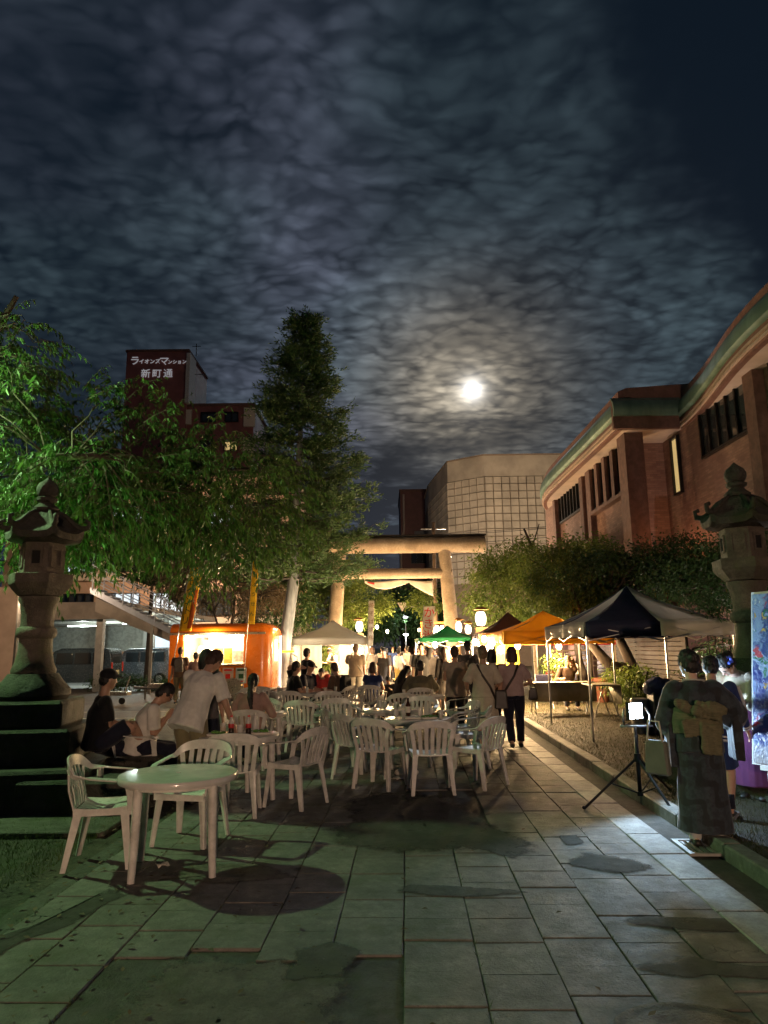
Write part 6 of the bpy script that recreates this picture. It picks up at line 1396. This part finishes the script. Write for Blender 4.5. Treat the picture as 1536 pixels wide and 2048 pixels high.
# --- the table nearest the lantern
p = person('man in black cap and black shirt sitting cross-legged on the stone step', (-3.32, 8.45, 0), -62, 1.74, 'm', .012, pel=.62, lean=6, head=(4, -22), lf=(-.06, .38, .075), rf=(.02, .56, .50), kn=(.2, 1, .6), la=(.16, .30, .78), ra=(-.05, .33, .82), top=m_blkc, sleeve=.7, bottom=m_nvy, kind='shorts', style='cap', face=True, hem=.06)
p2 = person('boy with glasses in a white T-shirt bending over his phone', (-2.95, 8.7, .02), -66, 1.66, 'm', .012, **sit(lean=22, head=(30, 0), la=(-.05, .34, .84), ra=(.07, .33, .83), top=m_wt, sleeve=.75, bottom=m_nvy, face=True))
gl_ = MB()
for e in (-1, 1):
    c = p2['hc'] + p2['HM'] @ V((e * .033, .100, .004)) * p2['s']; x, y, z = p2['HM'] @ V((1, 0, 0)), p2['HM'] @ V((0, 0, 1)), None
    gl_.tube([c + x * .025 * math.cos(a * PI / 5) + y * .019 * math.sin(a * PI / 5) for a in range(11)], .0025, 5); gl_.tube([c + x * e * .025, p2['hc'] + p2['HM'] @ V((e * .08, .0, .01))], .0025, 4)
gl_.build('glasses', m_frame, p2['t'])
ph = MB(); ph.box((0, 0, 0), (.07, .008, .14), (-50, 0, 0)); o = ph.build('phone', m_blk, None, bevel=.003); Rz_ = Matrix.Rotation(R(-66), 3, 'Z'); o.location = V((-2.95, 8.7, .02)) + Rz_ @ V((0, .42, .88)); o.rotation_euler = (0, 0, R(-66)); tag(o, 'smartphone held by the boy with glasses', 'phone')
p = person('standing man in a white T-shirt and khaki trousers leaning over the cola table', (-2.18, 8.15, .02), -18, 1.72, 'm', .012, lean=26, side=6, head=(22, 14), ra=(.36, .33, .80), la=(-.18, .42, .80), top=m_wt, sleeve=.8, hem=.15, flare=1.08, bottom=m_kha, style='short', hair=m_hairb, curl=.25)
person('person in dark top standing behind the leaning man', (-2.35, 9.5, .02), -10, 1.62, 'f', .016, top=m_gry, sleeve=.8, bottom=m_nvy, style='bob')
person('woman with a long black ponytail and pink blouse seated with her back turned', (-1.92, 10.35, .02), 0, 1.62, 'f', .013, **sit(lean=14, head=(16, 0), top=m_pink_t, sleeve=1.4, bottom=m_nvy, style='tail', la=(-.22, .32, .72), ra=(.24, .30, .72), hem=.08, flare=1.15))
dup(ch0, (-1.92, 10.4, .02), 0, 'white plastic chair carrying the woman with the ponytail')

# --- standing and strolling women at the kerb side
p = person('woman in a long beige dress with a shoulder bag walking away', (1.60, 12.0, .02), -4, 1.62, 'f', .014, lf=(-.07, .10, .075), rf=(.09, -.12, .09), top=m_beige, sleeve=.95, hem=.05, flare=1.12, bottom=m_beige, kind='dress', blen=.32, style='bun', hair=m_hairg, head=(4, -6), ra=(.22, .26, .96), la=(-.26, .16, .92))
strap(p, m_strap, -1, (.21, -.10, -.62)); shoulder_bag(p, m_strap, 'dark leather shoulder bag at the hip of the beige dress', (.27, -.10, .78), (.22, .10, .30), False)
p = person('woman in mauve blouse and dark trousers walking beside the beige dress', (2.10, 12.1, .02), -6, 1.60, 'f', .014, lf=(-.06, -.16, .10), rf=(.10, .14, .075), top=m_mauve, sleeve=.75, hem=.02, bottom=m_nvy, style='bob', hair=m_hairb, head=(6, -10), ra=(.25, .20, 1.0))
strap(p, m_strap, 1, None); shoulder_bag(p, m_strap, 'small dark bag carried on the arm of the woman in mauve', (.33, .12, .84), (.16, .08, .2))
person('person partly hidden between the beige dress and the mauve blouse', (1.98, 13.6, .02), 0, 1.56, 'f', .018, top=m_brn, sleeve=.6, bottom=m_nvy, style='bob')
person('woman in a sleeveless taupe top and black trousers standing with her back turned', (1.32, 13.9, .02), 2, 1.62, 'f', .015, top=m_taupe, sleeve=.35, hem=.16, flare=1.16, bottom=m_blkc, style='short', hair=m_hairb, la=(-.10, .28, 1.02), ra=(.12, .28, 1.0), head=(10, 8))
p = person('tall man in grey with a pale sling strap looking at the stall', (1.92, 17.0, .02), -20, 1.74, 'm', .018, top=m_gry, sleeve=.7, bottom=m_nvy, style='short', head=(-2, -30)); strap(p, m_off, 1, None, .022)
p = person('woman with long brown hair in a dark jacket and skirt', (1.48, 18.6, .02), 30, 1.60, 'f', .018, top=m_dk, sleeve=1.6, hem=.12, bottom=m_gry, kind='skirt', blen=.42, style='long', hair=m_hairb, ra=(.2, .25, 1.0)); shoulder_bag(p, m_blkc, 'black tote on the arm of the long haired woman', (.28, .1, .72), (.26, .1, .3))
person('man in a black shirt raising a hand to his head', (.98, 19.8, .02), 175, 1.72, 'm', .018, top=m_blkc, sleeve=.9, bottom=m_dk, la=(-.12, .12, 1.70), head=(6, 10), face=True)
p = person('man in a tan shirt with a sling strap drinking at the white tent', (-.88, 21.2, .02), 6, 1.72, 'm', .017, top=m_tan, sleeve=.75, fat=1.12, bottom=m_off, kind='shorts', la=(-.12, .24, 1.40), head=(0, 6), hair=m_hairg, elh=((-.5, .1, -1), None)); strap(p, m_off, -1, None, .02)
# --- seated groups
person('big man in an olive shirt seated with his back to the camera', (.72, 15.25, .02), -4, 1.72, 'm', .016, **sit(lean=10, fat=1.32, top=m_olv, sleeve=.95, bottom=m_kha, la=(-.25, .36, .74), ra=(.25, .36, .74), head=(8, 0)))
dup(ch0, (.72, 15.3, .02), -4, 'white plastic chair carrying the man in olive')
person('seated woman with brown hair in a navy sleeveless top', (-.32, 16.5, .02), -15, 1.62, 'f', .016, **sit(lean=8, top=m_nvb, sleeve=.3, bottom=m_den, style='bob', hair=m_hairb, head=(10, -18)))
dup(ch0, (-.32, 16.55, .02), -15, 'white plastic chair carrying the woman in navy')
person('dark haired woman leaning forward beside the olive shirt', (.28, 16.0, .02), -40, 1.60, 'f', .018, **sit(lean=24, top=m_dk, sleeve=1.5, bottom=m_nvy, style='long', head=(20, 0)))
person('small child with dark hair bent over the far table', (.08, 17.0, .02), 170, 1.15, 'm', .018, pel=.48, lf=(-.08, .3, .06), rf=(.08, .3, .06), kn=(0, .5, 1), lean=20, head=(25, 0), la=(-.1, .3, .68), ra=(.1, .3, .68), top=m_dk, sleeve=1.5, bottom=m_nvy)
person('man in black drinking with his hand at his mouth', (-2.06, 15.9, .02), -70, 1.72, 'm', .016, **sit(lean=8, top=m_blkc, sleeve=.7, bottom=m_nvy, la=(-.05, .20, 1.22), head=(0, 0), face=True))
person('man in dark cap and T-shirt seated behind the drinkers table', (-1.85, 16.7, .02), -120, 1.72, 'm', .018, **sit(lean=10, top=m_nvy, sleeve=.7, bottom=m_nvy, style='cap', head=(10, 0), face=True))
person('boy in black standing behind the drinkers', (-1.98, 18.2, .02), -60, 1.62, 'm', .018, top=m_blkc, sleeve=.7, bottom=m_nvy, head=(0, -20), face=True)
person('child in red and white pressing hands to the face', (-1.45, 16.9, .02), 170, 1.40, 'f', .018, **sit(lean=14, top=m_redc, sleeve=.6, bottom=m_off, la=(-.04, .18, 1.02), ra=(.04, .18, 1.02), head=(12, 0)))
p = person('brown haired person in a grey striped shirt seated at the drinkers table', (-1.0, 16.3, .02), 60, 1.68, 'm', .016, **sit(lean=14, top=m_brn, sleeve=.8, bottom=m_kha, style='short', hair=m_hairb, head=(10, 20))); backpack(p, m_blkc, 'black backpack on the back of the brown haired drinker')
dup(ch0, (-1.0, 16.3, .02), 60, 'white plastic chair carrying the brown haired drinker'); dup(ch0, (-2.06, 15.9, .02), -70, 'white plastic chair carrying the man drinking in black')
# --- vendors and customers
person('vendor in a white T-shirt stretching an arm inside the white tent', (-1.95, 28.2, .0), 120, 1.68, 'm', .022, top=m_wt, sleeve=.7, bottom=m_nvy, lean=18, la=(-.32, .42, 1.15), ra=(.2, .42, 1.1), head=(20, 0), face=True)
p = person('customer with a grey backpack at the trailer hatch', (-6.55, 23.1, .0), 4, 1.72, 'm', .02, top=m_brn, sleeve=.7, bottom=m_kha, hair=m_hairb); backpack(p, m_gry, 'grey backpack worn by the trailer customer')
person('second customer in beige waiting at the trailer hatch', (-6.0, 22.9, 0), -8, 1.55, 'f', .02, top=m_pink_t, sleeve=.9, bottom=m_nvy, kind='skirt', blen=.4, style='bun')
person('trailer vendor in white with a dark cap behind the counter', (-6.12, 24.6, .43), 176, 1.62, 'm', .02, top=m_wt, sleeve=.7, bottom=m_nvy, style='cap', face=True)
person('woman in a brimmed hat and dark dress walking past the white tent', (-.05, 23.2, 0), 150, 1.60, 'f', .02, top=m_dk, sleeve=.7, bottom=m_dk, kind='dress', blen=.45, style='hat')
person('elderly guest resting chin on hand at the long table', (4.55, 18.3, .1), 178, 1.62, 'm', .018, **sit(lean=12, top=m_brn, sleeve=1.6, bottom=m_nvy, la=(-.08, .2, 1.1), ra=(.2, .35, .74), head=(10, 0), face=True, hair=m_hairg))
person('man with crossed leg in a pale shirt seated under the garden tree', (5.05, 20.05, .1), 150, 1.70, 'm', .018, **sit(lean=4, top=m_off, sleeve=.9, bottom=m_nvy, lf=(-.1, .42, .075), rf=(-.02, .55, .42), head=(10, -10), style='cap', face=True))
person('person in red behind the man with the crossed leg', (4.75, 20.9, .1), 200, 1.65, 'f', .02, **sit(pel=.6, top=m_redc, sleeve=1.5, bottom=m_nvy, style='bob'))
person('stall keeper in an orange happi coat by the green tent', (2.05, 22.9, 0), 160, 1.64, 'm', .02, top=m_org, sleeve=1.0, hem=.2, flare=1.2, bottom=m_nvy, face=True)
CROWD = [(-.55, 29.5, 20, 1.66, 'f', m_gry, m_nvy, 'trousers', 'bob', 'woman in grey at the corner of the white tent'), (.0, 28.5, 190, 1.62, 'f', m_brn, m_dk, 'skirt', 'long', 'woman in brown coming along the path'), (.52, 29.0, -30, 1.58, 'f', m_wt, m_gold, 'skirt', 'bun', 'girl in white top and long yellow skirt'),
         (.95, 32.5, 60, 1.70, 'm', m_off, m_den, 'trousers', 'short', 'man in an off-white shirt under the torii'), (1.25, 30.2, 10, 1.62, 'm', m_gry, m_off, 'shorts', 'cap', 'man in pale shorts and cap under the torii'), (1.55, 33.5, 200, 1.66, 'm', m_wt, m_nvy, 'trousers', 'short', 'man in white facing the stalls behind the torii'), (1.5, 27.5, 150, 1.60, 'f', m_org, m_off, 'trousers', 'short', 'helper in orange near the shaved ice flag'),
         (.35, 36, 180, 1.68, 'm', m_blu, m_nvy, 'trousers', 'short', 'man in blue walking out of the street'), (.75, 40, 0, 1.70, 'm', m_dk, m_den, 'trousers', 'short', 'dark figure walking down the street'), (1.15, 41, 170, 1.58, 'f', m_cream, m_off, 'skirt', 'long', 'woman in cream in the street beyond the torii'), (1.7, 38, 20, 1.64, 'f', m_redc, m_dk, 'trousers', 'bob', 'woman in red beyond the torii'), (-.2, 37, 200, 1.66, 'm', m_off, m_dk, 'trousers', 'cap', 'man in pale shirt beside the farther torii pillar'),
         (1.35, 21.6, 10, 1.66, 'm', m_gry, m_den, 'trousers', 'cap', 'customer in a grey shirt facing the green tent'), (2.0, 20.6, -10, 1.60, 'f', m_pink_t, m_nvy, 'trousers', 'long', 'woman in pink at the green tent corner'), (1.75, 25.5, 100, 1.64, 'm', m_blu, m_nvy, 'shorts', 'short', 'man in a blue happi behind the green tent')]
for x, y, rz, h, sx_, tm, bm2, kd, stl, lab in CROWD:
    a = random.uniform(-.15, .15)
    person(lab, (x, y, 0), rz, h, sx_, .026, lf=(-.09, a, .075), rf=(.09, -a, .075), top=tm, sleeve=random.choice((.7, .8, 1.4)), bottom=bm2, kind=kd, style=stl, blen=.35, hair=random.choice((m_hair, m_hairb)), la=None, ra=(.2, .25, 1.0) if random.random() < .5 else None, face=abs(rz - 180) < 60)

# --- the kimono group at the painting
m_kim = bpy.data.materials.new('kimono_cloth'); m_kim.use_nodes = True; n = NT(m_kim.node_tree); p_ = m_kim.node_tree.nodes['Principled BSDF']
co = n.node('ShaderNodeTexCoord').outputs['Object']
kx, ky, kz = n.sep(co)
ph_ = n.add(n.add(n.mul(kz, 6.5), n.mul(kx, 8.0)), n.add(n.mul(n.m('SINE', n.sub(n.mul(kx, 24), n.mul(kz, 20))), .45), n.mul(n.noise(co, 5, 3), 1.6)))
f = n.smooth(n.m('SINE', n.mul(ph_, 3.4)), .2, .7)
n.link(n.mix(n.mul(f, .8), n.mix(n.smooth(n.noise(co, 30, 4), .4, .6), (.018, .025, .036), (.030, .042, .056)), (.008, .009, .012)), p_.inputs['Base Color']); p_.inputs['Roughness'].default_value = .8; p_.inputs['Sheen Weight'].default_value = .2
m_obi = mat('obi_ochre', (.16, .15, .085), .8, var=.25, vs=20, bump=.003, bs=120, stretch=(1, 1, 5), rnd=0); m_tabi = cloth('tabi_white', (.6, .6, .58)); m_und = cloth('kimono_collar', (.5, .5, .48))
s = 1.56 / 1.7
kp = person('woman in a dark wave patterned kimono with an ochre bow sash', (2.62, 6.22, .03), -14, 1.56, 'f', .009, lean=7, head=(14, -25), la=(-.17, .30, .92), ra=(.32, .34, .98), bottom=m_kim, kind='dress', blen=.11, flare=1.0, hair=m_hair, style='bun', shoes=m_blk, elh=((-.35, -.9, -.3), (.55, -.75, -.4)), face=True, skin=m_skin2)
b = MB(); Tm, nbk, Pk = kp['T'], kp['nb'], kp['P']; ups = kp['up']
ell_rings(b, [(Pk - ups * .10, .185, .15), (Pk + ups * .10, .172, .142), (Pk + ups * .28, .176, .142), (Pk + ups * .38, .182, .125), (nbk - ups * .02, .115, .085), (nbk + ups * .025, .075, .07)], Tm, 22)
for e in (-1, 1):
    sh_, el_, wr_ = kp['sh'][e], kp['elb'][e], kp['wri'][e]
    b.sph(sh_, .085, 12, 8)
    b.tube([sh_, sh_.lerp(el_, .6), el_.lerp(wr_, .25), el_.lerp(wr_, .72)], [.09, .10, .115, .12], 14)
    m_ = el_.lerp(wr_, .35); b.rings([[V((m_.x + dx, m_.y + dy, z)) for dx, dy in ((-.035, -.15), (.035, -.15), (.035, .13), (-.035, .13))] for z in (m_.z - .36, m_.z - .34, m_.z)])
remeshed(b, 'kimono_jacket', m_kim, kp['t'], .010, 2, .008)
b = MB(); ell_rings(b, [(Pk + ups * .05, .196, .165), (Pk + ups * .06, .20, .168), (Pk + ups * .25, .198, .166), (Pk + ups * .26, .194, .162)], Tm, 28); b.build('obi', m_obi, kp['t'], smooth=40)
bw = MB(); bk = Pk + ups * .20 + Tm @ V((0, -.17, 0))
def ob(c, sz, rt): bw.box(tuple(bk + V(c)), sz, rt)
ob((.065, -.025, .035), (.20, .05, .13), (0, 8, 0)); ob((.065, -.045, -.19), (.155, .02, .24), (0, 3, 0)); ob((-.06, -.02, -.10), (.16, .03, .14), (0, -8, 0))
bw.sph(bk + V((-.12, -.03, .07)), (.085, .03, .045), 12, 8, Matrix.Rotation(R(32), 3, 'Y')); bw.sph(bk + V((.10, -.045, .05)), (.11, .035, .06), 12, 8, Matrix.Rotation(R(10), 3, 'Y')); bw.sph(bk + V((-.03, -.06, .03)), (.045, .04, .05), 10, 8)
remeshed(bw, 'obi_bow', m_obi, kp['t'], .008, 4, .007, (30, 8, 14))
b = MB(); b.tube([nbk + Tm @ V((-.075, .05, -.01)), nbk + Tm @ V((-.07, -.045, .03)), nbk + Tm @ V((0, -.078, .03)), nbk + Tm @ V((.07, -.045, .03)), nbk + Tm @ V((.075, .05, -.01))], [(.022, .008)] * 5, 6, upv=ups); b.build('collar', m_und, kp['t'], smooth=True)
for e in (-1, 1): b = MB(); a_ = kp['ank'][e]; b.tube([a_ + V((0, 0, .09)), a_, a_ + V((0, .1, -.03))], [.05, .045, .04], 12); b.build('tabi_sock', m_tabi, kp['t'], smooth=True)
kb = thing('tote_bag', 'grey canvas tote hanging from the kimono woman arm', 'bag', (2.31, 6.36, .70), -50); MB().box((0, 0, .0), (.22, .07, .28), taper=.85).build('bag', mat('grey_canvas', (.13, .135, .11), .8, var=.15), kb, bevel=.015); MB().tube([(-.07, -.02, .13), (-.05, -.02, .30), (.05, -.02, .30), (.07, -.02, .13)], .008, 6).build('handle', m_off, kb, smooth=True)
np_ = person('youth in a navy tracksuit with white stripes reaching past the kimono', (3.04, 6.88, .10), -35, 1.45, 'm', .010, lean=14, head=(20, -10), la=(-.10, .30, .95), ra=(.27, .36, .60), top=m_nvb, sleeve=1.85, hem=.13, bottom=m_nvb, kind='shorts', shoes=m_blk, hair=m_hair)
st_ = MB(); T2, P2 = np_['T'], np_['P']
for z in (-.115, -.085): ell_rings(st_, [(P2 + np_['up'] * z, .176, .142), (P2 + np_['up'] * (z + .014), .176, .142)], T2, 24)
st_.build('hem_stripe', m_tabi, np_['t'])
st_ = MB()
for e in (-1, 1):
    a_, w_ = np_['elb'][e], np_['wri'][e]; dd = (w_ - a_).normalized()
    for k in (.70, .80): st_.tube([a_.lerp(w_, k), a_.lerp(w_, k + .05)], .050, 12)
    sx0 = T2 @ V((e, -.2, .2)).normalized(); st_.tube([np_['sh'][e] + sx0 * .078, np_['sh'][e].lerp(a_, .5) + sx0 * .068, a_ + sx0 * .058], [(.018, .006)] * 3, 6)
st_.build('sleeve_stripe', m_tabi, np_['t'], smooth=True)
for e in (-1, 1): a_ = np_['ank'][e]; MB().box((a_.x, a_.y + .05, .012), (.09, .26, .03)).build('sandal_sole', m_gry, np_['t'], bevel=.008); MB().tube([a_ + V((0, 0, .14)), a_ + V((0, 0, .02))], [.042, .044], 12).build('sock', m_nvy, np_['t'], smooth=True)
cw = person('woman in cream top and plum skirt bowing, blue flower in her hair', (3.78, 7.65, .10), 128, 1.58, 'f', .009, lean=30, head=(34, 14), la=(-.02, .42, 1.0), ra=(.22, .36, .95), top=m_cream, sleeve=1.3, hem=.02, bottom=m_pur, kind='dress', blen=.14, hair=m_hair, style='bun', face=True, skin=m_skin2, curl=.9)
fb_ = MB(); hcw = cw['hc'] + cw['HM'] @ V((-.075, -.03, .07))
for k in range(7): a_ = k * 2 * PI / 7; fb_.sph(hcw + V((.028 * math.cos(a_), .01 * math.sin(3 * a_), .028 * math.sin(a_))), (.018, .012, .018), 8, 6)
fb_.build('hair_flower', mat('blue_petal', (.06, .10, .55), .5, var=.2), cw['t'], smooth=True); MB().sph(hcw + V((0, -.02, 0)), .014, 8, 6).build('hair_flower_centre', m_paper, cw['t'], smooth=True)
pp = MB(); pp.slab(lambda u, v: V(((u - .5) * .24, (v - .5) * .17, .02 * math.sin(u * 3))), 6, 3, .002); o = pp.build('paper_sheet', m_paper, None, smooth=True); Rz_ = Matrix.Rotation(R(128), 3, 'Z'); o.location = V((3.78, 7.65, .1)) + Rz_ @ V((.10, .50, 1.03)); o.rotation_euler = (.5, .1, R(128)); tag(o, 'white sheet of paper held by the woman in cream', 'paper')
# the painting on its stand
m_art = bpy.data.materials.new('abstract_paint'); m_art.use_nodes = True; n = NT(m_art.node_tree); p_ = m_art.node_tree.nodes['Principled BSDF']
co = n.node('ShaderNodeTexCoord').outputs['Object']
wv = n.vm('ADD', co, n.vm('MULTIPLY', n.vm('SUBTRACT', n.noise(co, 2.6, 4, out='Color'), (.5, .5, .5)), (.9, .9, .9)))
wv2 = n.vm('MULTIPLY', wv, (3.0, 3.0, 1.3))
c = n.mix(n.smooth(n.noise(wv2, 2.2, 3), .42, .58), (.02, .05, .34), (.28, .42, .75))
c = n.mix(n.smooth(n.noise(n.vm('ADD', wv2, (5, 2, 1)), 1.8, 3), .58, .66), c, (.62, .03, .10))
c = n.mix(n.smooth(n.noise(n.vm('ADD', wv2, (9, 4, 7)), 2.4, 3), .60, .66), c, (.02, .22, .12))
c = n.mix(n.smooth(n.noise(n.vm('ADD', wv2, (1, 8, 3)), 3.4, 4), .60, .68), c, (.85, .88, .92))
c = n.mix(n.smooth(n.noise(n.vm('ADD', wv2, (4, 1, 9)), 2.8, 4), .63, .69), c, (.75, .5, .05))
ax_, ay_, az_ = n.sep(co)
c = n.mix(n.smooth(n.add(az_, n.mul(n.noise(co, 5, 3), .4)), -.40, -.52), c, (.62, .62, .64))
n.link(n.scale(c, .55), p_.inputs['Base Color']); p_.inputs['Roughness'].default_value = .35
bp = n.node('ShaderNodeBump'); bp.inputs['Distance'].default_value = .01; n.link(n.noise(wv2, 9, 4), bp.inputs['Height']); n.link(bp.outputs[0], p_.inputs['Normal'])
ea = thing('painting', 'large abstract painting in blue, red and white on a board stand', 'painting', (3.93, 6.27, .1), -62)
MB().box((0, 0, 1.24), (1.7, .035, 1.62), (-9, 0, 0)).build('board', mat('board_white', (.6, .6, .6), .6, var=.1), ea)
o = MB().box((0, 0, 0), (1.66, .006, 1.58)).build('canvas', m_art, ea); o.location = (0, -.026, 1.24); o.rotation_euler = (R(-3), 0, 0); o.rotation_euler = (R(-9), 0, 0)
for x in (-.78, .78): MB().box((x, .0, .25), (.035, .03, .5)).build('leg', m_tabi, ea); MB().tube([(x, .02, 1.3), (x, .5, 0)], .014, 6).build('strut', m_alu, ea)
MB().box((0, -.01, .40), (1.7, .05, .04)).build('ledge', m_tabi, ea)
gr_ = thing('drain_grate', 'square iron drain grate at the feet of the kimono woman', 'grate', (2.58, 6.15, .022), -3); fr2 = MB()
for s_ in (-1, 1): fr2.box((s_ * .20, 0, .012), (.04, .44, .022)); fr2.box((0, s_ * .20, .012), (.36, .04, .021))
fr2.build('frame', m_steel, gr_)
for k in range(7): MB().box((-.15 + k * .05, 0, .008), (.022, .36, .016)).build('bar', m_steel, gr_)
bake_people()
# ------------------------------------------------------------------ lamps that light the forecourt
wlamp = lamp('work_light_beam', (fp.x + fd.x * .03, fp.y + fd.y * .03, .98), 150, (.50, .74, 1), .07, wl, spot=165, blend=.35)
wlamp.rotation_euler = V((fd.x, fd.y, -.12)).to_track_quat('-Z', 'Y').to_euler()
def street_lamp(label, x, y, z, watts, colour, r=.18, arm=0.0, es=20):
    t = thing('street_lamp', label, 'street lamp', (x, y, 0))
    MB().cyl((0, 0, 0), (0, 0, z), .07, .05, 12).build('post', m_steel, t, smooth=True)
    if arm: MB().tube([(0, 0, z), (arm, 0, z + .06)], .03, 8).build('arm', m_steel, t)
    MB().cyl((arm, 0, z + .06), (arm, 0, z + .16), .22, .10, 16).build('hood', m_steel, t, smooth=40)
    MB().sph((arm, 0, z), (r, r, r * .6), 14, 8).build('lens', mat('lens_' + label[:12].replace(' ', '_'), (1, 1, 1), var=0, emit=colour, es=es), t, smooth=True)
    lamp('street_lamp_glow', (arm, 0, z - r * .6 - .05), watts, colour, r * .8, t)
street_lamp('park lamp with a greenish discharge bulb behind the stone lantern', -7.3, 8.8, 5.3, 1050, (.56, 1.0, .42), .1, .45)
street_lamp('warm shrine lamp behind the photographer', 2.5, -13, 3.3, 7000, (1, .64, .42), .3)
street_lamp('warm sodium street lamp behind the maple at the torii', 4.2, 47, 7.5, 6500, (1, .76, .52), .25)
street_lamp('warm sodium street lamp at the corner of the beige block', 15, 45, 8.5, 5000, (1, .76, .52), .25)
street_lamp('sodium street lamp in front of the salmon block', -13, 46.8, 8, 5000, (1, .66, .40), .25)
street_lamp('yard lamp between the brick hall and the maple', 7.0, 34.5, 4.5, 1200, (1, .66, .36), .15)

for x_, y_, w_, l_ in ((-1.9, 31.6, 1500, 'added torii fill light behind the white tent'), (2.5, 31.2, 1500, 'added torii fill light behind the green tent'), (.4, 34.6, 500, 'added torii fill light under the middle of the tie beam'), (4.3, 27.6, 900, 'added fill light below the yellow-green maple')):
    uplight((x_, y_, .02), l_, w_, (1, .60, .27))  # fill lights added to brighten the torii and the maple
nb_ = thing('shade_board', 'unseen wooden board added to shade the stone lantern base', 'shade board', (-2.95, 1.7, 0), -6)  # added out of view to block the warm lamp behind the camera
MB().box((0, 0, 1.15), (2.9, .06, 1.5)).build('board', m_roofw, nb_); MB().box((0, 0, 1.97), (3.1, .36, .06)).build('roof', m_frame, nb_)
for x_ in (-1.4, 1.4): MB().box((x_, .05, .95), (.12, .12, 1.9)).build('post', m_roofw, nb_)
MB().box((0, 0, .2), (2.9, .05, .36)).build('kick_board', m_roofw, nb_)

gu = thing('green_fill_spot', 'added green fill light aimed into the cherry tree from behind the lantern', 'spotlight', (-5.7, 9.7, 0))  # added to strengthen the green light on the cherry leaves
MB().cyl((0, 0, 0), (0, 0, .12), .05).build('stake', m_frame, gu); MB().cyl((0, -.02, .12), (.06, .16, .30), .07, .10, 16).build('housing', m_frame, gu, smooth=40)
MB().cyl((.061, .163, .302), (.063, .169, .308), .085, n=16).build('lens', mat('green_lens', (.2, 1, .2), var=0, emit=(.25, 1, .2), es=6), gu)
lamp('green_fill_beam', (.08, .22, .36), 330, (.32, 1, .20), .06, gu, spot=110, aim=(.9, 1.6, 4.6), blend=.8)
lamp('green_fill_beam', (-.08, .12, .36), 420, (.30, 1, .18), .06, gu, spot=100, aim=(-1.6, .6, 5.2), blend=.8)

street_lamp('car park lamp by the pale wall behind the stone lantern', -12.6, 24.6, 4.3, 900, (1, .68, .42), .14)  # lamp added out of sight to brighten the pale wall and the lot

uplight((-2.4, 24.4, .02), 'fill uplight added to brighten the cedar, beside the white tent', 1300, (1, .82, .5), 90, (-.9, 1.3, 5))  # added fill, brightens the camera side of the cedar
